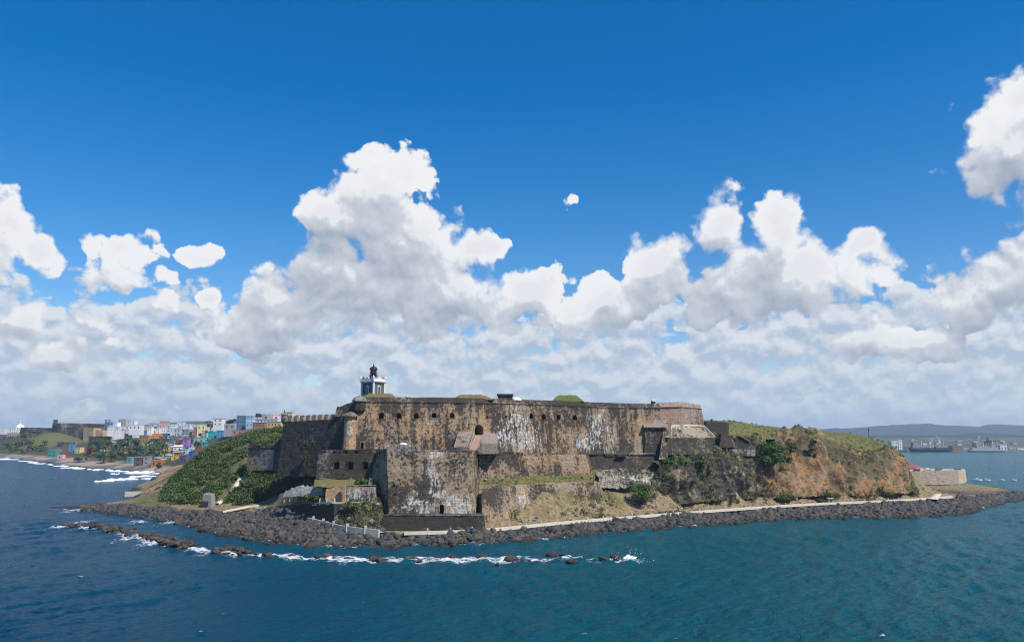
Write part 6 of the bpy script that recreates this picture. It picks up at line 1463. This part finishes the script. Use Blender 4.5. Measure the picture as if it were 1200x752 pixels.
# the far fortress above the shore
S_FAR = stone('stone_far_fort', .62, .10, base=(.20, .18, .155), course=1.2); S_FART = stone('stone_far_tan', .1, .5, base=(.40, .29, .19), course=1.2)
t = thing('far_fortress', 'grey fortress with a corner watch tower above a green mound on the far coast', 'fortress', P(75, 512, 1400))
def fw(nm, mat, b, tp_, th, seed): wall(nm, mat, t, lift(PL(b), -14), PL(tp_), th, 6.0, .5, .4, seed)
fw('wall', S_FAR, [(23, 510, 1470), (62, 511, 1440)], [(24, 500.5, 1473), (62, 501.5, 1443)], 12, 1)
fw('tower', S_FAR, [(60.5, 515, 1418), (73, 517, 1405)], [(61.5, 496, 1420), (72, 495.5, 1408)], 16, 2)
fw('main_wall', S_FAR, [(70, 522, 1395), (98, 522, 1385)], [(71, 500.5, 1398), (97, 501, 1388)], 22, 3)
fw('upper_wall', S_DIM, [(72, 505, 1425), (118.5, 505, 1420)], [(72.5, 495.5, 1427), (118, 496.5, 1422)], 18, 4)
fw('tan_wall', S_FART, [(97, 516, 1378), (110, 516, 1370)], [(98, 501.5, 1380), (109.5, 501.5, 1372)], 16, 5)
fw('side_wall', S_FART, [(110, 516, 1375), (121, 516, 1370)], [(110.5, 503.5, 1376), (120.5, 504, 1372)], 16, 6)
c = P(65, 496, 1416); MB().lathe(c, [(3.6, -3), (3.6, 5.2), (4.2, 5.4), (4.2, 6.2), (3.2, 6.6)], 8).build('watch_turret', S_FAR, t)
simple_wall('outer_wall', 'low dark wall below the far grey fortress, above the houses', [(66, 525, 1290), (88, 524, 1280)], [(67, 517.5, 1292), (88, 518, 1282)], 8, S_FAR, .2, 120, 'wall', 5)
simple_wall('town_wall', 'long dark town wall running behind the palms below the upper town', [(104, 520, 1240), (140, 518, 1190), (168, 520, 1130)], [(104, 511, 1242), (140, 511, 1192), (168, 513, 1132)], 6, S_FAR, .4, 121, 'wall', 5)
simple_wall('sea_wall', 'grey sea wall with a dark opening at the corner of the sandy beach', [(190, 552, 800), (203, 551.5, 790)], [(190.5, 541.5, 801), (203, 540.5, 791)], 10, S_GREY, .2, 122, 'sea wall', 3)
simple_wall('sea_wall', 'pale sloping wall top leading up from the beach corner', [(203, 548, 770), (216, 543, 740), (231, 539, 690)], [(203, 541, 772), (216, 538.5, 742), (231, 536.5, 692)], 8, M_CONC, .2, 123, 'sea wall', 3)
simple_wall('cliff_wall', 'dark rocky wall below the far white dome at the left edge', [(-4, 522, 1500), (14, 521, 1490), (24, 519, 1480)], [(-4, 511, 1502), (14, 512, 1492), (24, 512.5, 1482)], 8, S_FAR, .8, 124, 'wall', 5)
for k, (px, lab, colr) in enumerate([(122.5, 'left of two flagpoles above the far fortress', (.10, .12, .30)), (126.5, 'right of two flagpoles above the far fortress', (.40, .10, .10))]):
    c = P(px, 500, 1430); t = thing('flagpole', lab, 'flagpole', c); MB().tube([c - [0, 0, 8], c + [0, 0, 14]], .22, 5).build('pole', M_GREYC, t)
    n = 8; V = [(c[0] + i * .55, c[1] + .35 * math.sin(i * 1.1), c[2] + 10.5 + j * 3.0 - i * .1) for j in (0, 1) for i in range(n)]; V2 = [(x, y + .1, z) for x, y, z in V]
    f = [(i, i + 1, n + i + 1, n + i) for i in range(n - 1)]; f += [tuple(2 * n + q for q in reversed(g)) for g in f]; MB().add(V + V2, f).build('flag', paint(colr), t)

# palms and broad trees of the far coast
def palm_proto(seed):
    rs = np.random.RandomState(seed); m = MB(); b = [(0, 0, -1.5), (.25, 0, 3), (.7, .1, 6.5), (1.3, .1, 9.6)]; tr = MB().tube(b, [.34, .27, .22, .18], 6).mesh('trunk', M_BARK)
    V, Fq, T_ = [], [], []; top = np.array(b[-1])
    for k in range(15):
        a = k * 2.4 + rs.rand() * .5; el = rs.uniform(-.25, 1.05); L = rs.uniform(3.0, 4.2); d = np.array([math.cos(a), math.sin(a), 0]); s_ = np.array([-math.sin(a), math.cos(a), 0]); n = 6
        for i in range(n + 1):
            u = i / n; c = top + d * L * (u * math.cos(el) ** .5) + np.array([0, 0, L * (u * math.sin(el) * .9 - u * u * .75)]); w = .95 * math.sin(math.pi * (.12 + .86 * u)) ; V += [c - s_ * w + [0, 0, -.25 * w], c + [0, 0, .05], c + s_ * w + [0, 0, -.25 * w]]; T_ += [rs.rand()] * 3
        o = len(V) - 3 * (n + 1); Fq += [(o + 3 * i + j, o + 3 * i + j + 1, o + 3 * i + j + 4, o + 3 * i + j + 3) for i in range(n) for j in (0, 1)]
    me = bpy.data.meshes.new('crown'); me.from_pydata([tuple(v) for v in V], [], Fq); at = me.attributes.new('tone', 'FLOAT', 'POINT'); at.data.foreach_set('value', np.array(T_, np.float32)); me.materials.append(M_PALM); return tr, me
PALMS = [palm_proto(k) for k in range(4)]
def palm(px, yb, hpx, label, group=None, Y=None):
    Y = Y or town_hit(px, yb) or 900; c = P(px, yb, Y); t = thing('palm_tree', label, 'palm', c, group, rst.rand() * 6.28); tr, cr = PALMS[rst.randint(4)]; s = hpx / F * Y / 11.5; t.scale = (s,) * 3
    for nm, me in (('trunk', tr), ('crown', cr)): o = bpy.data.objects.new(nm, me); COL.objects.link(o); o.parent = t
for k in range(70):
    px = rst.uniform(106, 194); yb = rst.uniform(525, 543); palm(px, yb, rst.uniform(12, 17), 'coconut palm in the grove between the grey beach and the town', 'palms of the beach grove')
for px, yb, hp, lab in [(175, 509, 10, 'single palm before the steel blue building'), (181.5, 509, 11, 'palm leaning behind the bright orange building'), (241.5, 505, 14, 'tall palm beside the cream and yellow house'), (246, 504, 9, 'short palm right of the tall one by the cream house'),
                        (211, 534, 9, 'dark palm in front of the white gabled house'), (217, 547, 12, 'dark palm at the sea wall below the vivid yellow house'), (244, 522, 9, 'palm beside the tan kiosk on the scrub hill'), (186, 548, 8, 'low palm beside the orange brown shack')]: palm(px, yb, hp, lab)
palm(285, 579, 19, 'ragged palm standing in the scrub below the outwork', Y=342)
def far_tree(px, yb, w, hpx, label, mat=None, group=None, Y=None, n=9):
    Y = Y or town_hit(px, yb) or 950; rs = rst; c = P(px, yb, Y); t = thing('broadleaf_tree', label, 'tree', c, group); W, H = w / F * Y / 2, hpx / F * Y; cs, rd, pr = [], [], []
    for k in range(n): a, b = rs.rand() * 6.28, math.sqrt(rs.rand()); r = max(1.2, min(W, H) * rs.uniform(.3, .5)); cs.append(c + [math.cos(a) * b * (W - r * .5), math.sin(a) * b * W * .6, H * rs.uniform(.4, .8)]); rd.append((r, r, r * .85)); pr.append(90)
    V, Fc, tn = leaf_quads(cs, rd, pr, .16 * Y / 200, rs); o = tri_mesh('crown', V - c, Fc, mat or M_DARKTREE, tn); o.parent = t
    MB().tube([c - [0, 0, 3], c + [0, 0, H * .55]], [W * .09 + .2, W * .05 + .1], 6).build('trunk', M_BARK, t)
for q in [(110, 529, 13, 12, 'dark broad tree left of the palm grove'), (93, 541, 22, 5, 'low green thicket at the far beach in front of the red box house'), (118, 539, 12, 7, 'bright bushy tree below the deep green house'), (147, 515, 14, 8, 'dark round tree under the pink arcaded palace'), (105, 533, 8, 10, 'dark tree beside the red boxy house'),
          (186, 549, 8, 5, 'small round tree next to the orange brown shack'), (232, 509, 14, 5, 'dark trees in front of the white upper houses'), (221, 510, 10, 4, 'low dark tree left of the cream house'), (251, 503.5, 18, 7, 'dark trees behind the turquoise terrace'), (266, 500, 8, 8, 'dark tree left of the long grey house'), (272, 499.5, 9, 9, 'bushy tree beside the deep blue block'),
          (302, 492, 11, 8, 'dark round tree between blue block and penthouse'), (130, 541, 14, 10, 'dark spreading tree in the middle of the palm grove'), (160, 534, 18, 9, 'spreading dark tree at the right of the palm grove'), (190, 526, 14, 6, 'dark tree below the dark teal building'), (143, 527, 16, 8, 'dark tree above the palm grove'), (178, 534, 16, 8, 'dark tree before the cream narrow house')]: far_tree(*q[:5])
for k in range(40):
    px = rst.uniform(108, 246); yb = np.interp(px, [108, 150, 200, 246], [528, 530, 526, 514]) + rst.uniform(-14, 8); far_tree(px, yb, rst.uniform(5, 11), rst.uniform(3.5, 6), 'small dark tree growing between the houses of the shore district', None, 'trees between the shore district houses', n=6)
for q in [(28, 516, 10, 9), (36, 512, 11, 9), (44, 510, 10, 6), (33, 522, 13, 8), (22, 524, 11, 7), (38, 528, 14, 7), (14, 530, 14, 6), (48, 528, 12, 7), (28, 531, 12, 5), (52, 522, 8, 7), (8, 525, 10, 7)]: far_tree(*q, 'dark bushy tree on the slope left of the far green mound', M_SCRUB, 'trees on the far fortress slope', n=7)

# ------------------------------------------------------------------ the harbour across the bay
S1 = P(0, 512, 1)[2]
def BP(px, py, Y): return P(px, py, Y)
def pb(label, px0, px1, yt, yb, col, Y=1790, name='harbour_shed', cat='shed', wins=(3, 1), rz=0.0, **k): return B(label, px0, px1, yt, yb, col, Y=Y, name=name, cat=cat, wins=wins, rz=rz, depth=18, **k)
pb('white grey silo block left behind the hill at the harbour', 1045, 1053, 517, 528.5, (.62, .64, .66), wins=(2, 3), name='harbour_block', cat='block')
pb('tall pale harbour block next to the silo block', 1053.5, 1058, 515.5, 528.5, (.72, .73, .74), wins=(1, 4), name='harbour_block', cat='block')
pb('long dark quay building behind the dark cargo ship', 1058, 1072, 523, 528.5, (.16, .18, .20))
pb('rust red container stack on the quay', 1116, 1128, 522.5, 528.5, (.28, .15, .14), name='container_stack', cat='containers', wins=(4, 2))
pb('grey warehouse left of the white ship', 1128, 1136, 524.5, 528.5, (.40, .42, .43))
pb('white low warehouse at the right edge of the harbour', 1192, 1212, 525.2, 529, W_)
pb('pale warehouse with a dark front right of the white ship', 1172, 1181, 521.5, 528.3, (.62, .64, .66), wins=(2, 1))
pb('grey harbour shed between pale warehouse and right edge', 1182, 1191, 523.5, 528.5, (.34, .37, .38))
for k in range(22):
    px = rst.uniform(1040, 1205); Y = rst.uniform(2000, 3300); yb = 512 + (32 - 8) * F / Y; v = rst.uniform(.3, .62); pb('pale small building in the industrial strip behind the harbour', px, px + rst.uniform(3, 8), yb - rst.uniform(2, 4.5), yb + 1, (v, v, v * 1.02), Y=Y, group='small industrial buildings behind the harbour', wins=(2, 1))
def ship(label, px0, px1, yw, hull_h, col, deck, Y, house, masts):
    c = P((px0 + px1) / 2, yw, Y); c[2] = 0; L = (px1 - px0) / F * Y; t = thing('ship', label, 'ship', c); B_ = L * .075; m = MB(); n = 13; xs = np.linspace(-.5, .5, n); V = []
    for lev, (zz, fb, fl) in enumerate([(-.5, .75, .94), (hull_h * .5, 1.0, .98), (hull_h, 1.0, 1.0)]):
        for sgn in (-1, 1):
            for u in xs:
                wd = B_ * fb * min(1, (1 - max(0, (u - .28) / .22) ** 2)) * (1 if u > -.44 else .8); V.append((c[0] + u * L * fl, c[1] + sgn * max(wd, .05), zz + (hull_h * .35 * max(0, (u - .3) / .2) ** 2 if lev == 2 else 0)))
    f = []
    for lev in range(2):
        for sgn in range(2):
            o = lev * 2 * n + sgn * n; f += [(o + i, o + i + 1, o + 2 * n + i + 1, o + 2 * n + i) for i in range(n - 1)]
    o = 4 * n; f += [(o + i, o + i + 1, o + n + i + 1, o + n + i) for i in range(n - 1)]; f += [(4 * n, 5 * n, 3 * n, 2 * n), (2 * n, 3 * n, n, 0)]
    m.add(V, f).build('hull', paint(col), t)
    for (u0, u1, h0, h1) in house: MB().box(c[0] + u0 * L, c[0] + u1 * L, c[1] - B_ * .75, c[1] + B_ * .75, hull_h + h0, hull_h + h1).build('superstructure', paint(deck), t)
    for (u, hh) in masts: MB().tube([(c[0] + u * L, c[1], hull_h), (c[0] + u * L, c[1], hull_h + hh)], .55, 6).build('mast', M_WHITE, t)
    return t
ship('dark hulled cargo ship with a white bridge at the far quay', 1066, 1117, 529.6, 8.5, (.03, .04, .06), (.26, .26, .27), 1735, [(-.46, -.24, 0, 6), (-.44, -.34, 6, 12), (.1, .2, 0, 3)], [(-.42, 20), (-.22, 16), (.05, 15), (.30, 13)])
ship('white ship moored at the right of the far quay', 1134, 1182, 529.3, 5.0, (.36, .38, .39), (.32, .33, .34), 1725, [(-.42, .20, 0, 4), (-.30, .05, 4, 7.5), (.06, .16, 4, 11)], [(-.1, 14), (.12, 22), (.24, 12)])
ship('small grey coaster low in the water left of the dark cargo ship', 1047, 1063, 529.8, 3.0, (.07, .08, .10), (.5, .5, .5), 1742, [(-.40, -.2, 0, 4)], [(.1, 6)])
def crane(label, px, py, hpx, Y, kind, col):
    c = P(px, py, Y); H = hpx / F * Y; t = thing('harbour_crane', label, 'crane', c); mt = paint(col, .6)
    if kind == 'gantry':
        for sx in (-1, 1):
            for sy in (-1, 1): MB().tube([c + [sx * 6, sy * 5, -3], c + [sx * 5, sy * 5, H * .62]], .75, 4).build('leg', mt, t)
        MB().box(c[0] - 6, c[0] + 6, c[1] - 6, c[1] + 6, c[2] + H * .58, c[2] + H * .68).build('portal', mt, t); MB().tube([c + [0, 8, H * .72], c + [0, -28, H * .72]], .9, 4).build('boom', mt, t)
        MB().tube([c + [-3, 4, H * .65], c + [0, 2, H], c + [3, 4, H * .65]], .55, 4).tube([c + [-3, -3, H * .65], c + [0, 2, H]], .5, 4).tube([c + [3, -3, H * .65], c + [0, 2, H]], .5, 4).build('apex_frame', mt, t)
    else:
        MB().tube([c - [0, 0, 3], c + [0, 0, H * .55]], [1.3, 1.0], 6).build('tower', mt, t); MB().box(c[0] - 2.4, c[0] + 2.0, c[1] - 2, c[1] + 2, c[2] + H * .5, c[2] + H * .66).build('cab', mt, t)
        s = 1 if kind == 'right' else -1; MB().tube([c + [0, 0, H * .62], c + [s * 7, 0, H * 1.0]], [.7, .4], 5).tube([c + [0, 0, H * .62], c + [-s * 1.5, 0, H * .95]], .4, 5).tube([c + [-s * 1.5, 0, H * .95], c + [s * 7, 0, H]], .18, 4).build('jib', mt, t)
crane('white jib crane behind the dark cargo ship, left one', 1090.5, 527, 13, 1775, 'right', (.70, .70, .68)); crane('white jib crane behind the dark cargo ship, right one', 1101.5, 527, 16, 1770, 'left', (.70, .70, .68))
crane('dark gantry crane above the white ship', 1159, 528, 16, 1785, 'gantry', (.05, .07, .10)); crane('grey gantry crane just right of the grassy hill', 1031, 527, 14, 1800, 'gantry', (.14, .16, .18))
crane('slim far jib crane on the skyline of the harbour hills', 1147, 517, 7, 2600, 'right', (.55, .57, .58))
for px, y0, y1, Y, lab in [(932, 516, 502.5, 1760, 'dark slim harbour tower rising behind the dry hill top'), (976, 516, 507, 1790, 'short dark tower behind the middle of the hill top'), (997, 516, 505.5, 1800, 'dark mast left of the lattice mast behind the hill'), (1018.5, 516, 501, 1780, 'tall lattice mast behind the right end of the hill')]:
    c = P(px, y0, Y); H = (y0 - y1) / F * Y; t = thing('harbour_mast', lab, 'mast', c); w = 2.6 if px < 940 else 1.2
    MB().tube([c - [0, 0, 10], c + [0, 0, H]], [w, w * .55], 6).build('tower', M_SLATE, t); MB().lathe(c + [0, 0, H * .78], [(w * .8, 0), (w * 1.7, .5), (w * 1.7, 2.0), (w * .6, 2.4)], 8).build('platform', M_SLATE, t)
for px, py, s, lab in [(1145.5, 563, 1.15, 'white motor boat, first and largest of the row off the point'), (1156, 563, 1.0, 'white motor boat following the largest one off the point'), (1174, 562.5, .7, 'tiny white boat third in the row off the point'), (1187.5, 562.8, .8, 'tiny white boat at the right end of the row off the point')]:
    c = G(px, py, 0); t = thing('motor_boat', lab, 'boat', c); n = 7; V = []
    for zz, fb in ((-.2, .6), (.75, 1.0)):
        for sg in (-1, 1): V += [(c[0] + u * 3.0 * s, c[1] + sg * s * .95 * fb * (1 - max(0, u) ** 2 * .95), zz * s + (.25 * s * max(0, u) if zz > 0 else 0)) for u in np.linspace(-1, 1, n)]
    f = [(i, i + 1, 2 * n + i + 1, 2 * n + i) for i in range(n - 1)] + [(n + i, n + i + 1, 3 * n + i + 1, 3 * n + i) for i in range(n - 1)] + [(2 * n + i, 2 * n + i + 1, 3 * n + i + 1, 3 * n + i) for i in range(n - 1)] + [(0, n, 3 * n, 2 * n)]
    MB().add(V, f).build('hull', M_WHITE, t); MB().box(c[0] - 1.0 * s, c[0] + .7 * s, c[1] - .6 * s, c[1] + .6 * s, .7 * s, 1.6 * s, .12).build('cabin', M_WHITE, t); MB().box(c[0] - .9 * s, c[0] + .78 * s, c[1] - .63 * s, c[1] + .63 * s, 1.05 * s, 1.35 * s).build('windscreen', M_GLASS, t)
# a dark sea bird gliding low over the water
c = G(1128, 724, 3.0) ; t = thing('seabird', 'dark sea bird gliding low over the water at the lower right', 'bird', c, rz=.9)
def bird(nm, V, f):
    o = MB().add(np.array(V) * .8, f).build(nm, M_SLATE); o.parent = t
MBx = MB(); MBx.tube([(-.55, 0, 0), (-.25, 0, .02), (.1, 0, .03), (.35, 0, .05), (.5, 0, .04), (.66, 0, .01)], [.02, .075, .11, .075, .055, .012], 8); o = MBx.build('body', M_SLATE); o.parent = t
for s in (-1, 1):
    r_ = [(.22, s * .06, .04), (.32, s * .45, .26), (.18, s * .85, .42), (-.15, s * 1.25, .48)]; b_ = [(-.12, s * .06, .03), (.04, s * .45, .24), (-.02, s * .85, .39), (-.22, s * 1.25, .47)]
    V = r_ + b_ + [(x, y, z + .03) for x, y, z in r_ + b_]; n = 4; f = [(i, i + 1, n + i + 1, n + i) for i in range(3)] + [(8 + i, 8 + n + i, 8 + n + i + 1, 8 + i + 1) for i in range(3)] + [(i, 8 + i, 8 + i + 1, i + 1) for i in range(3)] + [(n + i, n + i + 1, 12 + i + 1, 12 + i) for i in range(3)] + [(3, 7, 15, 11)]
    bird('wing', V, f)
bird('tail', [(-.5, -.03, 0), (-.5, .03, 0), (-.95, .14, 0), (-.75, 0, 0), (-.95, -.14, 0), (-.5, 0, .04)], [(0, 1, 2, 3), (0, 3, 4), (0, 5, 1), (1, 5, 2), (2, 5, 3), (3, 5, 4), (4, 5, 0)])

# ------------------------------------------------------------------ the air
hm = bpy.data.materials.new('haze_air'); hm.use_nodes = True; ht = hm.node_tree; ht.nodes.clear(); H_ = NT(ht)
pv = H_.n('ShaderNodeVolumePrincipled'); pv.inputs['Color'].default_value = (.66, .83, 1.0, 1); pv.inputs['Density'].default_value = 8e-5; pv.inputs['Anisotropy'].default_value = 0.1
ht.links.new(pv.outputs[0], H_.n('ShaderNodeOutputMaterial').inputs['Volume'])
hb = MB().box(-12300, 12300, -12300, 12300, -24, 225).build('haze', hm); tag(hb, 'thin blue haze of the sea air over the whole bay', 'haze', kind='stuff')
